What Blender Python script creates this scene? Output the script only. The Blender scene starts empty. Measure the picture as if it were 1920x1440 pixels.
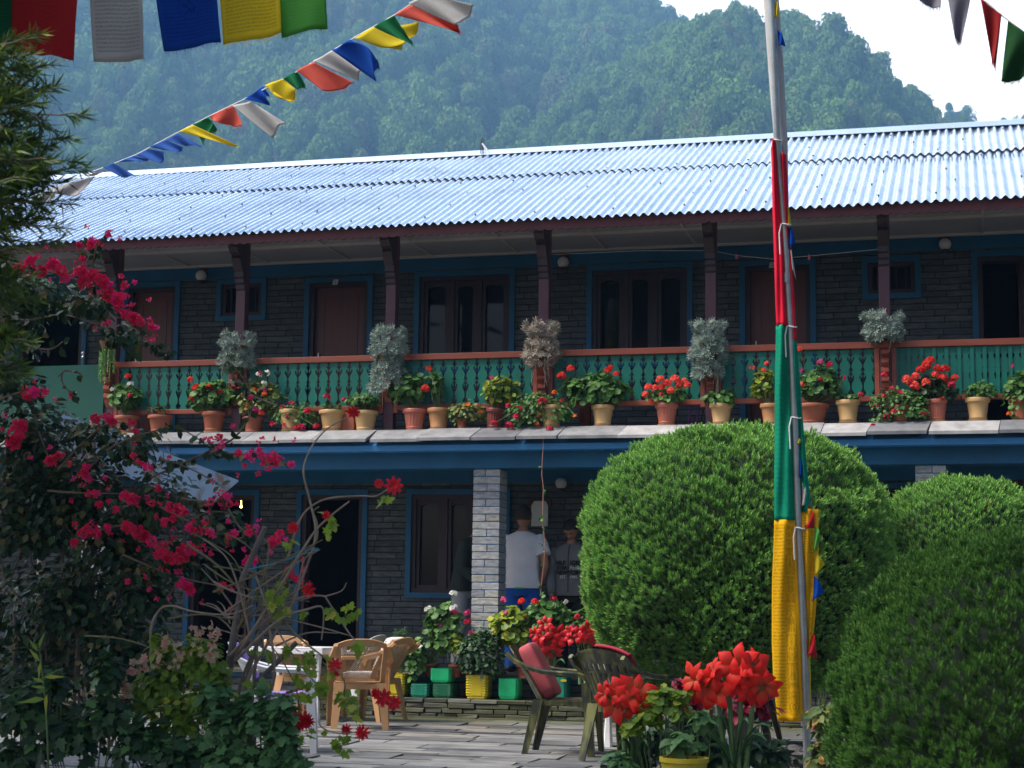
import bpy, bmesh, math, random
import numpy as np
from math import sin, cos, pi, radians, atan2, sqrt, exp, floor
from mathutils import Vector, Matrix
random.seed(7); RNG = np.random.default_rng(7)
SC = bpy.context.scene
COL = SC.collection
# ------------------------------------------------------------------ camera
FPX, YAW, PITCH, ROLL = 3200.0, 0.2596, 0.1332, 0.0134
CAM = np.array([0, 0, 1.0])
_f = np.array([-sin(YAW)*cos(PITCH), cos(YAW)*cos(PITCH), sin(PITCH)])
_r = np.array([cos(YAW), sin(YAW), 0.0]); _u = np.cross(_r, _f)
_R = cos(ROLL)*_r + sin(ROLL)*_u; _U = -sin(ROLL)*_r + cos(ROLL)*_u
cam = bpy.data.cameras.new('camera'); camo = bpy.data.objects.new('camera', cam); COL.objects.link(camo)
cam.sensor_width = 36; cam.lens = FPX/1920*36; cam.clip_start = .1; cam.clip_end = 6000
camo.matrix_world = Matrix(((_R[0], _U[0], -_f[0], CAM[0]), (_R[1], _U[1], -_f[1], CAM[1]), (_R[2], _U[2], -_f[2], CAM[2]), (0, 0, 0, 1)))
cam.dof.use_dof = True; cam.dof.focus_distance = 14.5; cam.dof.aperture_fstop = 5.0
SC.camera = camo
# ------------------------------------------------------------------ world, sun, exposure
SUN_EL, SUN_AZ = 56, -117      # azimuth from +Y (behind the lodge), negative = to the left
w = bpy.data.worlds.new("World"); SC.world = w; w.use_nodes = True
nt = w.node_tree; nt.nodes.clear()
sky = nt.nodes.new('ShaderNodeTexSky'); sky.sky_type = 'NISHITA'; sky.sun_disc = False
sky.sun_elevation = radians(SUN_EL); sky.sun_rotation = radians(SUN_AZ)
sky.air_density = 1.0; sky.dust_density = 7.0; sky.ozone_density = 1.2; sky.altitude = 800
bg = nt.nodes.new('ShaderNodeBackground'); bg.inputs[1].default_value = 0.10
wo = nt.nodes.new('ShaderNodeOutputWorld'); tcw = nt.nodes.new('ShaderNodeTexCoord'); spw = nt.nodes.new('ShaderNodeSeparateXYZ'); nt.links.new(tcw.outputs['Generated'], spw.inputs[0])
mr = nt.nodes.new('ShaderNodeMapRange'); mr.inputs[1].default_value = .45; mr.inputs[2].default_value = .85; dtw = nt.nodes.new('ShaderNodeVectorMath'); dtw.operation = 'DOT_PRODUCT'; dtw.inputs[1].default_value = (-.6, .8, 0); nt.links.new(tcw.outputs['Generated'], dtw.inputs[0]); nt.links.new(dtw.outputs['Value'], mr.inputs[0])   # white haze towards the valley
mxw = nt.nodes.new('ShaderNodeMix'); mxw.data_type = 'RGBA'; mxw.inputs[7].default_value = (25, 25.4, 26.2, 1)
nt.links.new(mr.outputs[0], mxw.inputs[0]); nt.links.new(sky.outputs[0], mxw.inputs[6])
nt.links.new(mxw.outputs[2], bg.inputs[0]); nt.links.new(bg.outputs[0], wo.inputs[0])
sl = bpy.data.lights.new('sun', 'SUN'); sl.energy = 3.7; sl.angle = radians(26); sl.color = (1, .95, .88)
so = bpy.data.objects.new('sun', sl); COL.objects.link(so)
_sd = Vector((sin(radians(SUN_AZ))*cos(radians(SUN_EL)), cos(radians(SUN_AZ))*cos(radians(SUN_EL)), sin(radians(SUN_EL))))
so.rotation_euler = _sd.to_track_quat('Z', 'Y').to_euler()
SC.view_settings.view_transform = 'Standard'; SC.view_settings.look = 'None'; SC.view_settings.gamma = 1
SC.view_settings.exposure = 0.82
# ------------------------------------------------------------------ helpers
_MT = np.array([_R, _U, _f]).T
def ray(x, y): return _MT @ np.array([(x-960)/FPX, -(y-720)/FPX, 1])
def P(x, y, Y):          # point of the world seen at (x, y) that lies at depth Y
    d = ray(x, y); return CAM + d*Y/d[1]
def PZ(x, y, Z):         # ... that lies at height Z
    d = ray(x, y); return CAM + d*(Z-1)/d[2]
def tag(o, label=None, cat=None, group=None, kind=None):
    if label: o['label'] = label
    if cat: o['category'] = cat
    if group: o['group'] = group
    if kind: o['kind'] = kind
    return o
def empty(name, loc=(0, 0, 0), rz=0, label=None, cat=None, group=None):
    o = bpy.data.objects.new(name, None); COL.objects.link(o); o.location = loc; o.rotation_euler = (0, 0, rz)
    o.empty_display_size = .1
    return tag(o, label, cat, group)
def link(name, me, parent=None, loc=None):
    o = bpy.data.objects.new(name, me); COL.objects.link(o)
    if parent is not None: o.parent = parent
    if loc is not None: o.location = loc
    return o
class MB:
    """collects faces of one mesh"""
    def __init__(s): s.v = []; s.f = []; s.m = []; s.uv = {}
    def add(s, vs, fs, m=0):
        o = len(s.v); s.v += [tuple(map(float, p)) for p in vs]
        for f in fs: s.f.append([i+o for i in f]); s.m.append(m)
        return o
    def box(s, x0, x1, y0, y1, z0, z1, m=0):
        vs = [(x, y, z) for z in (z0, z1) for y in (y0, y1) for x in (x0, x1)]
        s.add(vs, [(0, 2, 3, 1), (4, 5, 7, 6), (0, 1, 5, 4), (2, 6, 7, 3), (0, 4, 6, 2), (1, 3, 7, 5)], m); return s
    def obox(s, c, ax, ay, az, m=0):     # oriented box, half-axis vectors
        c, ax, ay, az = map(np.array, (c, ax, ay, az))
        vs = [c + i*ax + j*ay + k*az for k in (-1, 1) for j in (-1, 1) for i in (-1, 1)]
        s.add(vs, [(0, 2, 3, 1), (4, 5, 7, 6), (0, 1, 5, 4), (2, 6, 7, 3), (0, 4, 6, 2), (1, 3, 7, 5)], m); return s
    def tube(s, pts, r, n=8, m=0, cap=True, flat=None):
        pts = [np.array(p, float) for p in pts]; k = len(pts)
        rs = [r]*k if np.isscalar(r) else list(r)
        t = [pts[min(i+1, k-1)]-pts[max(i-1, 0)] for i in range(k)]
        t = [a/(np.linalg.norm(a)+1e-9) for a in t]
        up = np.array([0, 0, 1.]) if abs(t[0][2]) < .9 else np.array([1., 0, 0])
        vs = []; side = np.cross(t[0], up); side /= np.linalg.norm(side)
        for i in range(k):
            side = side - t[i]*np.dot(side, t[i]); side /= np.linalg.norm(side)+1e-9
            b = np.cross(side, t[i])
            for j in range(n):
                a = 2*pi*j/n
                fx, fy = (1, 1) if flat is None else flat
                vs.append(pts[i] + rs[i]*(cos(a)*side*fx + sin(a)*b*fy))
        fs = [(i*n+j, i*n+(j+1) % n, (i+1)*n+(j+1) % n, (i+1)*n+j) for i in range(k-1) for j in range(n)]
        if cap: fs += [tuple(range(n))[::-1], tuple((k-1)*n+j for j in range(n))]
        s.add(vs, fs, m); return s
    def lathe(s, prof, c=(0, 0, 0), n=24, m=0, flute=0, fn=0, fz=(0, 1), sx=1, sy=1):
        vs = []
        for (r, z) in prof:
            for j in range(n):
                a = 2*pi*j/n
                rr = r*(1 - (flute if (fn and j % 2 and fz[0] <= z <= fz[1]) else 0))
                vs.append((c[0]+rr*cos(a)*sx, c[1]+rr*sin(a)*sy, c[2]+z))
        k = len(prof)
        fs = [(i*n+j, i*n+(j+1) % n, (i+1)*n+(j+1) % n, (i+1)*n+j) for i in range(k-1) for j in range(n)]
        s.add(vs, fs, m); return s
    def grid(s, fn, nu, nv, m=0, thick=None, closeu=False):
        """fn(u,v) -> point; thick: offset function or scalar"""
        pts = [[np.array(fn(i/nu, j/nv), float) for j in range(nv+1)] for i in range(nu+1)]
        vs = [p for row in pts for p in row]
        fs = [(i*(nv+1)+j, (i+1)*(nv+1)+j, (i+1)*(nv+1)+j+1, i*(nv+1)+j+1) for i in range(nu) for j in range(nv)]
        if thick:
            A = np.array(vs).reshape(nu+1, nv+1, 3)
            du = np.gradient(A, axis=0); dv = np.gradient(A, axis=1); nn = np.cross(du, dv)
            nn /= np.linalg.norm(nn, axis=2, keepdims=True)+1e-9
            B = (A + nn*thick).reshape(-1, 3); o = len(vs)
            vs += list(B); fs2 = [tuple(o+i for i in f)[::-1] for f in fs]
            rim = [(i*(nv+1), (i+1)*(nv+1)) for i in range(nu)][::-1]
            e = []
            for i in range(nu): e.append(((i+1)*(nv+1), i*(nv+1))); e.append((i*(nv+1)+nv, (i+1)*(nv+1)+nv))
            for j in range(nv): e.append((j, j+1)); e.append((nu*(nv+1)+j+1, nu*(nv+1)+j))
            fs = fs + fs2 + [(a, b, b+o, a+o) for a, b in e]
        s.add(vs, fs, m)
        if not thick:
            pass
        return s
    def poly(s, pts2, y0, y1, place, m=0):
        """extruded outline: pts2 list of (x,z); place(x,y,z)->point"""
        n = len(pts2)
        vs = [place(x, y0, z) for x, z in pts2] + [place(x, y1, z) for x, z in pts2]
        fs = [tuple(range(n)), tuple(range(2*n-1, n-1, -1))] + [(i, (i+1) % n + 0, (i+1) % n + n, i+n)[::-1] for i in range(n)]
        s.add(vs, fs, m); return s
    def build(s, name, mats, parent=None, smooth=False, bevel=0, loc=None, uvfn=None, weld=False):
        me = bpy.data.meshes.new(name); me.from_pydata(s.v, [], s.f)
        if not isinstance(mats, (list, tuple)): mats = [mats]
        for mt in mats: me.materials.append(mt)
        me.polygons.foreach_set('material_index', s.m)
        bm = bmesh.new(); bm.from_mesh(me)
        if weld: bmesh.ops.remove_doubles(bm, verts=bm.verts, dist=1e-4)
        bmesh.ops.recalc_face_normals(bm, faces=bm.faces)
        bm.to_mesh(me); bm.free()
        if smooth: me.polygons.foreach_set('use_smooth', [True]*len(me.polygons))
        o = link(name, me, parent, loc)
        if smooth == 'auto': me.set_sharp_from_angle(angle=radians(40))
        if bevel:
            b = o.modifiers.new('bevel', 'BEVEL'); b.width = bevel; b.segments = 2; b.limit_method = 'ANGLE'
        return o
# ---- fast leaf scattering -------------------------------------------------
def norm(a): return a/(np.linalg.norm(a, axis=-1, keepdims=True)+1e-9)
class LF:
    """many small template copies gathered in one mesh"""
    def __init__(s): s.V = []; s.F = {}; s.n = 0; s.R = []; s.T = []
    def add(s, tm, Pn, N, S, D=None, rnd=None):
        Pn = np.atleast_2d(np.array(Pn, float)); k = len(Pn)
        if k == 0: return s
        N = norm(np.broadcast_to(np.array(N, float), (k, 3)).copy())
        if D is None: D = RNG.normal(size=(k, 3))
        D = np.broadcast_to(np.array(D, float), (k, 3))
        Yv = norm(D - N*np.sum(D*N, axis=1, keepdims=True)); Xv = np.cross(Yv, N)
        S = np.broadcast_to(np.array(S, float), (k,))
        V = tm[0]
        W = (V[None, :, 0:1]*Xv[:, None] + V[None, :, 1:2]*Yv[:, None] + V[None, :, 2:3]*N[:, None])*S[:, None, None] + Pn[:, None]
        m = len(V); s.V.append(W.reshape(-1, 3))
        r = RNG.random(k) if rnd is None else np.broadcast_to(np.array(rnd, float), (k,))
        s.R.append(np.repeat(r, m)); s.T.append(np.tile(tm[2] if len(tm) > 2 else V[:, 1], k))
        for f in tm[1]:
            base = (np.arange(k)*m + s.n)[:, None] + np.array(f)[None]
            s.F.setdefault(len(f), []).append(base)
        s.n += k*m; return s
    def build(s, name, mat, parent=None, smooth=False):
        V = np.concatenate(s.V); me = bpy.data.meshes.new(name)
        me.vertices.add(len(V)); me.vertices.foreach_set('co', V.astype(np.float32).ravel())
        loops = []; starts = []; tot = []; c = 0
        for n, L in s.F.items():
            A = np.concatenate(L); loops.append(A.ravel()); starts.append(c + np.arange(len(A))*n); tot.append(np.full(len(A), n)); c += len(A)*n
        loops = np.concatenate(loops).astype(np.int32); starts = np.concatenate(starts).astype(np.int32)
        me.loops.add(len(loops)); me.loops.foreach_set('vertex_index', loops)
        me.polygons.add(len(starts)); me.polygons.foreach_set('loop_start', starts)
        me.update(calc_edges=True)
        a = me.attributes.new('rnd', 'FLOAT', 'POINT'); a.data.foreach_set('value', np.concatenate(s.R).astype(np.float32))
        a = me.attributes.new('tip', 'FLOAT', 'POINT'); a.data.foreach_set('value', np.concatenate(s.T).astype(np.float32))
        me.materials.append(mat)
        if smooth: me.polygons.foreach_set('use_smooth', [True]*len(me.polygons))
        return link(name, me, parent)
def T(v, f, t=None):
    v = np.array(v, float); return (v, f, np.array(t, float) if t is not None else v[:, 1])
L_OVAL = T([(0, 0, 0), (.28, .3, .08), (.3, .6, .07), (0, 1, -.05), (-.3, .6, .07), (-.28, .3, .08), (0, .5, 0)],
           [(0, 1, 6), (1, 2, 6), (2, 3, 6), (3, 4, 6), (4, 5, 6), (5, 0, 6)])
def _round():
    v = [(0, .1, 0)]; n = 11
    for i in range(n):
        a = -pi/2 + 0.28 + (2*pi-.56)*i/(n-1); r = .52 if i % 2 else .44
        v.append((r*cos(a), .45+r*sin(a), .1+.05*(i % 2)))
    v.append((0, .45, 0)); c = n+1
    return T(v, [(i, i+1, c) for i in range(1, n)] + [(0, 1, c), (n, 0, c)], [0.5]*len(v))
L_ROUND = _round()
L_NEEDLE = T([(0, 0, 0), (.06, .4, .01), (0, 1, -.03), (-.06, .4, .01)], [(0, 1, 2, 3)])
def _lobed():
    pts = [(0, 0), (.1, .2), (.34, .22), (.26, .4), (.42, .62), (.2, .62), (.16, .85), (0, 1), (-.16, .85), (-.2, .62), (-.42, .62), (-.26, .4), (-.34, .22), (-.1, .2)]
    v = [(x, y, .12*abs(x)) for x, y in pts] + [(0, .45, 0)]
    n = len(pts); return T(v, [(i, (i+1) % n, n) for i in range(n)])
L_LOBED = _lobed()
L_QUAD = T([(-.5, -.5, 0), (.5, -.4, .1), (.4, .5, 0), (-.5, .4, -.1)], [(0, 1, 2, 3)], [0, 0, 1, 1])
def _flower(n=5, w=.34, cup=.25):
    v = []; f = []; t = []
    for k in range(n):
        a = 2*pi*k/n; c, s_ = cos(a), sin(a)
        for (x, y, z) in ((0, 0, 0), (w, .6, cup*.6), (0, 1, cup), (-w, .6, cup*.6)):
            v.append((x*c - y*s_, x*s_ + y*c, z)); t.append(y)
        f.append((4*k, 4*k+1, 4*k+2, 4*k+3))
    return T(v, f, t)
FL5 = _flower(); FL3 = _flower(3, .5, .55); FL6 = _flower(6, .3, .5); FL7 = _flower(7, .2, .1)
def _sprig():
    v = []; f = []; t = []; r = np.random.default_rng(3)
    for k in range(9):
        a = 2.4*k; h = .08+.07*k; rad = .34*(1-.55*k/9)
        b = np.array([.03*cos(a), .03*sin(a)]); tipz = h+.42
        sx, sy = -sin(a)*.085, cos(a)*.085
        o = len(v)
        v += [(b[0]-sx, h, b[1]-sy), (b[0]+sx, h, b[1]+sy), (cos(a)*rad, tipz, sin(a)*rad)]
        t += [h*.6, h*.6, min(1, tipz)]; f.append((o, o+1, o+2))
    return T(v, f, t)
SPRIG = _sprig()
def rdir(k, up=0.0, flat=1.0):
    d = RNG.normal(size=(k, 3)); d[:, 2] = d[:, 2]*flat + up; return norm(d)
# ---- materials -------------------------------------------------------------
def nmat(name):
    m = bpy.data.materials.new(name); m.use_nodes = True; n = m.node_tree.nodes; return m, n, m.node_tree.links, n['Principled BSDF']
def mix(n, l, fac, a, b, mode='MIX'):
    x = n.new('ShaderNodeMix'); x.data_type = 'RGBA'; x.blend_type = mode
    for sock, val in ((x.inputs[0], fac), (x.inputs[6], a), (x.inputs[7], b)):
        if isinstance(val, (int, float)): sock.default_value = val
        elif isinstance(val, tuple): sock.default_value = (*val[:3], 1)
        else: l.new(val, sock)
    return x.outputs[2]
def mth(n, l, op, a, b=None, c=None):
    x = n.new('ShaderNodeMath'); x.operation = op
    for i, val in enumerate((a, b, c)):
        if val is None: continue
        if isinstance(val, (int, float)): x.inputs[i].default_value = val
        else: l.new(val, x.inputs[i])
    return x.outputs[0]
def ramp(n, l, src, stops):
    x = n.new('ShaderNodeValToRGB'); l.new(src, x.inputs[0]); e = x.color_ramp.elements
    while len(e) < len(stops): e.new(.5)
    for i, (p, c) in enumerate(stops): e[i].position = p; e[i].color = (c, c, c, 1) if isinstance(c, (int, float)) else (*c, 1)
    return x.outputs[0]
def noise(n, l, scale, detail=4, vec=None, rough=.6, coord='Object', sc=None):
    if vec is None:
        tc = n.new('ShaderNodeTexCoord'); vec = tc.outputs[coord]
    if sc:
        mp = n.new('ShaderNodeMapping'); mp.inputs['Scale'].default_value = sc; l.new(vec, mp.inputs[0]); vec = mp.outputs[0]
    x = n.new('ShaderNodeTexNoise'); x.inputs['Scale'].default_value = scale; x.inputs['Detail'].default_value = detail; x.inputs['Roughness'].default_value = rough
    l.new(vec, x.inputs['Vector']); return x.outputs[0]
def bump(n, l, b, h, strength=.3, dist=.01):
    x = n.new('ShaderNodeBump'); x.inputs['Strength'].default_value = strength; x.inputs['Distance'].default_value = dist
    l.new(h, x.inputs['Height']); l.new(x.outputs[0], b.inputs['Normal'])
_mc = {}
def mat(name, c, rough=.6, var=.25, scale=6, bmp=.15, metal=0, c2=None, sc=None, spec=None):
    if name in _mc: return _mc[name]
    m, n, l, b = nmat(name)
    nz = noise(n, l, scale, 5, sc=sc)
    c2 = c2 or tuple(x*(1-var) for x in c)
    r = ramp(n, l, nz, [(.3, c2), (.7, c)])
    l.new(r, b.inputs['Base Color']); b.inputs['Roughness'].default_value = rough; b.inputs['Metallic'].default_value = metal
    if spec is not None: b.inputs['Specular IOR Level'].default_value = spec
    if bmp: bump(n, l, b, noise(n, l, scale*6, 4, sc=sc), bmp, .004)
    _mc[name] = m; return m
def leafmat(name, ca, cb, tipc=None, tipw=.6, rough=.5, trans=.3, third=None, tp=.92):
    if name in _mc: return _mc[name]
    m, n, l, b = nmat(name)
    a = n.new('ShaderNodeAttribute'); a.attribute_name = 'rnd'
    stops = [(0, ca), (.8, cb)] + ([(tp, third), (1, third)] if third else [])
    col = ramp(n, l, a.outputs['Fac'], stops)
    if tipc:
        t = n.new('ShaderNodeAttribute'); t.attribute_name = 'tip'
        col = mix(n, l, mth(n, l, 'MULTIPLY', t.outputs['Fac'], tipw), col, tipc)
    l.new(col, b.inputs['Base Color']); b.inputs['Roughness'].default_value = rough; b.inputs['Specular IOR Level'].default_value = .35
    if trans:
        tr = n.new('ShaderNodeBsdfTranslucent'); br = n.new('ShaderNodeMix'); 
        l.new(mix(n, l, .5, col, (.35, .5, .04), 'MIX') if trans > .35 else col, tr.inputs[0])
        ms = n.new('ShaderNodeMixShader'); ms.inputs[0].default_value = trans
        n.remove(br)
        l.new(b.outputs[0], ms.inputs[1]); l.new(tr.outputs[0], ms.inputs[2]); l.new(ms.outputs[0], n['Material Output'].inputs[0])
    _mc[name] = m; return m
def stone_wall(name, c1, c2, mort, bw, bh, m_size=.008, bstr=.5, plane='XZ', off=.5):
    if name in _mc: return _mc[name]
    m, n, l, b = nmat(name)
    g = n.new('ShaderNodeNewGeometry'); sp = n.new('ShaderNodeSeparateXYZ'); l.new(g.outputs['Position'], sp.inputs[0])
    nz = noise(n, l, 1.6, 2, g.outputs['Position'])
    cb = n.new('ShaderNodeCombineXYZ')
    xx = sp.outputs[0] if plane[0] == 'X' else sp.outputs[1]
    if plane == 'XZ': xx = mth(n, l, 'ADD', sp.outputs[0], sp.outputs[1])
    l.new(xx, cb.inputs[0]); zz = mth(n, l, 'ADD', sp.outputs[2], mth(n, l, 'MULTIPLY', nz, .03)); l.new(zz, cb.inputs[1])
    # per-row shifting of the brick lengths
    row = mth(n, l, 'FLOOR', mth(n, l, 'DIVIDE', zz, bh))
    wn = n.new('ShaderNodeTexWhiteNoise'); wn.noise_dimensions = '1D'; l.new(row, wn.inputs['W'])
    x2 = mth(n, l, 'ADD', xx, mth(n, l, 'MULTIPLY', wn.outputs[0], bw*2)); l.new(x2, cb.inputs[0])
    br = n.new('ShaderNodeTexBrick'); l.new(cb.outputs[0], br.inputs[0])
    br.inputs['Scale'].default_value = 1; br.inputs['Brick Width'].default_value = bw; br.inputs['Row Height'].default_value = bh
    br.inputs['Mortar Size'].default_value = m_size; br.inputs['Mortar Smooth'].default_value = .3; br.offset = off; br.offset_frequency = 1
    br.inputs['Color1'].default_value = (*c1, 1); br.inputs['Color2'].default_value = (*c2, 1); br.inputs['Mortar'].default_value = (*mort, 1)
    n2 = noise(n, l, 9, 6, g.outputs['Position'], sc=(1, 1, 3.5))
    col = mix(n, l, .75, br.outputs[0], ramp(n, l, n2, [(.3, .35), (.7, 1.15)]), 'MULTIPLY')
    l.new(col, b.inputs['Base Color']); b.inputs['Roughness'].default_value = .75
    h = mth(n, l, 'ADD', mth(n, l, 'MULTIPLY', br.outputs['Fac'], -1.0), mth(n, l, 'MULTIPLY', n2, .9))
    bump(n, l, b, h, bstr, .02)
    _mc[name] = m; return m
BLUE = mat('blue_paint', (.004, .125, .27), .55, .3, 2.2, .1)
BLUE2 = mat('lit_blue_paint', (.05, .27, .62), .5, .2, 3, .1)  # same blue paint, with the lit trim's brightness put into the colour
SLATE = stone_wall('slate_cladding', (.14, .15, .15), (.075, .088, .094), (.016, .021, .028), .34, .066, .006, .7)
WOODD = mat('dark_brown_wood', (.045, .02, .025), .5, .4, 8, .2, sc=(1, 1, .15))
PLUM = mat('plum_painted_wood', (.105, .034, .05), .45, .3, 9, .25, sc=(1, 1, .2))
MAROON = mat('maroon_board', (.13, .025, .028), .6, .4, 5, .2)
RAILW = mat('varnished_rail_wood', (.36, .085, .045), .4, .4, 4, .2, sc=(.3, 3, 3))
DOORW = mat('brown_door_wood', (.17, .036, .022), .4, .35, 3, .15, sc=(6, 6, .4))
DARKI = mat('dark_interior', (.006, .006, .008), .9, .3, 3, 0)  # near-black stands in for unlit rooms; pole grips use it too
WHITEP = mat('white_globe', (.75, .75, .72), .3, .1, 4, 0)
CEIL = mat('ceiling_board', (.46, .46, .48), .7, .15, 1.5, .05)
GREENP = mat('green_paint', (.0, .22, .15), .45, .25, 3, .15)
m, n, l, b = nmat('window_glass'); b.inputs['Base Color'].default_value = (.008, .01, .012, 1); b.inputs['Roughness'].default_value = .04; b.inputs['Specular IOR Level'].default_value = .25
l.new(ramp(n, l, noise(n, l, 3, 2), [(0, (.004, .005, .006)), (1, (.012, .014, .018))]), b.inputs['Base Color']); GLASS = m
# ================================================================== SETTING
Yw, Yp, Yc, Ye = 17.8, 16.5, 16.5, 15.95
X0, X1 = -12.5, 4.5
def X(px, py, Y): return float(P(px, py, Y)[0])
def Z(px, py, Y): return float(P(px, py, Y)[2])
# ---- ground sheet, hills
def struct(mb, name, mats, label=None, **k):
    o = mb.build(name, mats, **k); o['kind'] = 'structure'
    if label: o['label'] = label
    return o
g = MB(); g.box(-1190, 1190, -28, 1980, -.6, -.06)
struct(g, 'ground', mat('soil', (.05, .045, .03), .95, .4, .8, .3))
# patio of real slabs
PC = []
def patio():
    mb = MB(); y = 7.0; rnd = random.Random(4)
    while y < 16.0:
        d = rnd.uniform(.22, .42); x = -10 + rnd.uniform(0, .5)
        while x < 3:
            wd = rnd.uniform(.4, .95); zt = rnd.uniform(-.006, .006)
            g_ = .008
            j = [rnd.uniform(-.012, .012) for _ in range(8)]
            ty = rnd.uniform(-.006, .006)
            vs = [(x+g_+j[0], y+g_+j[1], -.05), (x+wd-g_+j[2], y+g_+j[3], -.05), (x+wd-g_+j[4], y+d-g_+j[5], -.05), (x+g_+j[6], y+d-g_+j[7], -.05)]
            vs += [(a, b_, zt + (ty if k > 1 else -ty)) for k, (a, b_, _) in enumerate(vs)]
            mb.add(vs, [(3, 2, 1, 0), (4, 5, 6, 7), (0, 1, 5, 4), (1, 2, 6, 5), (2, 3, 7, 6), (3, 0, 4, 7)])
            x += wd
        y += d
    return mb
m, n, l, b = nmat('patio_slate')
ge = n.new('ShaderNodeNewGeometry')
wn = n.new('ShaderNodeTexWhiteNoise'); wn.noise_dimensions = '1D'; l.new(ge.outputs['Random Per Island'], wn.inputs['W'])
c0 = ramp(n, l, wn.outputs[0], [(0, (.085, .088, .095)), (.5, (.165, .165, .168)), (.85, (.24, .235, .225)), (1, (.2, .17, .14))])
n2 = noise(n, l, 5, 7, ge.outputs['Position'], sc=(.6, 1.6, 1)); n3 = noise(n, l, 1.1, 4, ge.outputs['Position'])
c1 = mix(n, l, 1, c0, ramp(n, l, n2, [(.32, .42), (.55, 1.0), (.75, 1.25)]), 'MULTIPLY')
# darker olive tint towards the foot of the planting wall, broken up by noise
spx = n.new('ShaderNodeSeparateXYZ'); l.new(ge.outputs['Position'], spx.inputs[0])
al = mth(n, l, 'MULTIPLY', ramp(n, l, mth(n, l, 'SUBTRACT', spx.outputs[1], 14.55), [(0, 0), (.6, 1)]), ramp(n, l, n3, [(.4, .25), (.6, .9)]))
c2 = mix(n, l, al, c1, (.06, .065, .02))
l.new(c2, b.inputs['Base Color']); b.inputs['Roughness'].default_value = .6
bump(n, l, b, n2, .5, .012); PATIO = m
struct(patio(), 'patio', PATIO)
g = MB(); g.box(-10.5, 3.6, 6.9, 16.2, -.055, -.03); struct(g, 'patio_bed', mat('joint_soil', (.018, .018, .014), .95, .3, 5, .2))
# ---- hills in real distance
def skyl(tab, x): return float(np.interp(x, [t[0] for t in tab], [t[1] for t in tab]))
def hill(name, tab, d0, d1, seed, xr=(-500, 2500), lift=0.0):
    rs = np.random.default_rng(seed); ph = rs.random(8)*6
    NU, NV = 90, 40; mb = MB(); pts = []
    def surf(u, t):
        px = xr[0] + (xr[1]-xr[0])*u
        d = ray(px, 900); az = atan2(d[0], d[1])
        top = skyl(tab, px); dr = ray(px, top); el = dr[2]/sqrt(dr[0]**2+dr[1]**2)
        wob = 1 + .06*sin(az*31+ph[0]) + .04*sin(az*67+ph[1])
        dd = d0*wob + (d1-d0)*min(t, 1) + max(0, t-1)*(d1-d0)
        zt = el*(d0*wob + (d1-d0)) - lift
        z = zt*(min(t, 1)**.92) if t <= 1 else zt*(1-(t-1)*.8)
        z += 7*sin(az*45+t*6+ph[2])*t*(1-min(t, 1)) + 5*sin(az*90-t*9+ph[3])*t*(1-min(t, 1))
        return np.array([sin(az)*dd, cos(az)*dd, z-1])
    mb.grid(lambda u, v: surf(u, v*1.6), NU, NV)
    o = struct(mb, name, mat('forest_floor', (.03, .045, .02), .95, .4, .05, 0), smooth=True)
    return surf
TL = [(-500, -330), (200, -260), (700, -160), (1100, -40), (1230, 40), (1290, 90), (1400, 170), (1700, 300), (2500, 500)]
TR = [(-500, 900), (600, 520), (800, 350), (900, 320), (1000, 285), (1100, 200), (1200, 145), (1290, 105), (1330, 66), (1390, 70), (1440, 92), (1500, 75), (1560, 92), (1640, 155), (1700, 212), (1790, 262), (1840, 284), (2000, 330), (2500, 500)]
TF = [(-500, 900), (1500, 420), (1740, 260), (1790, 208), (1815, 200), (1840, 222), (1870, 240), (1960, 262), (2500, 480)]
sL = hill('hill', TL, 640, 1400, 1); sR = hill('hill', TR, 520, 980, 2); sF = hill('hill', TF, 1150, 1350, 3, (1000, 2600))
def crown_mesh(seed, nq=2300):
    r = np.random.default_rng(seed); nb = 20; cs = []
    for i in range(nb):
        a = r.random()*2*pi; h = r.random(); rad = (1-abs(h-.45)*1.3)*.62*sqrt(r.random())
        cs.append((rad*cos(a), rad*sin(a), .12+h*.8, .2+.16*r.random()))
    cs = np.array(cs); ci = r.integers(nb, size=nq); d = norm(r.normal(size=(nq, 3))); d[:, 2] = np.where(d[:, 2] < -.4, -d[:, 2], d[:, 2])
    Pn = cs[ci, :3] + d*cs[ci, 3:4]*(.8+.25*r.random(nq))[:, None]
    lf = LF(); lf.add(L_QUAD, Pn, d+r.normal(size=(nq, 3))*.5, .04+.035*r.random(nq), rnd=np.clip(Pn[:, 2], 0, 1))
    me = bpy.data.meshes.new('crown'); o = lf.build('crown', FM); me = o.data; bpy.data.objects.remove(o); return me
FM, n, l, b = nmat('forest_leaves')
at = n.new('ShaderNodeAttribute'); at.attribute_type = 'INSTANCER'; at.attribute_name = 'rnd'; a2 = n.new('ShaderNodeAttribute'); a2.attribute_name = 'rnd'
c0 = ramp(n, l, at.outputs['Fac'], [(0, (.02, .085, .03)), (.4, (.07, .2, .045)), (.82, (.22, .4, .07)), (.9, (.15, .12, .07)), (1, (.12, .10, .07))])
c1 = mix(n, l, mth(n, l, 'MULTIPLY', a2.outputs['Fac'], .4), c0, (.38, .55, .14))  # crown tops tinted lighter, light from above put into the leaf colour
l.new(c1, b.inputs['Base Color']); b.inputs['Roughness'].default_value = .8; b.inputs['Specular IOR Level'].default_value = .2
tr = n.new('ShaderNodeBsdfTranslucent'); l.new(c1, tr.inputs[0]); ms = n.new('ShaderNodeMixShader'); ms.inputs[0].default_value = .15; l.new(b.outputs[0], ms.inputs[1]); l.new(tr.outputs[0], ms.inputs[2]); l.new(ms.outputs[0], n['Material Output'].inputs[0])
CROWNS = bpy.data.collections.new('crowns')
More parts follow.
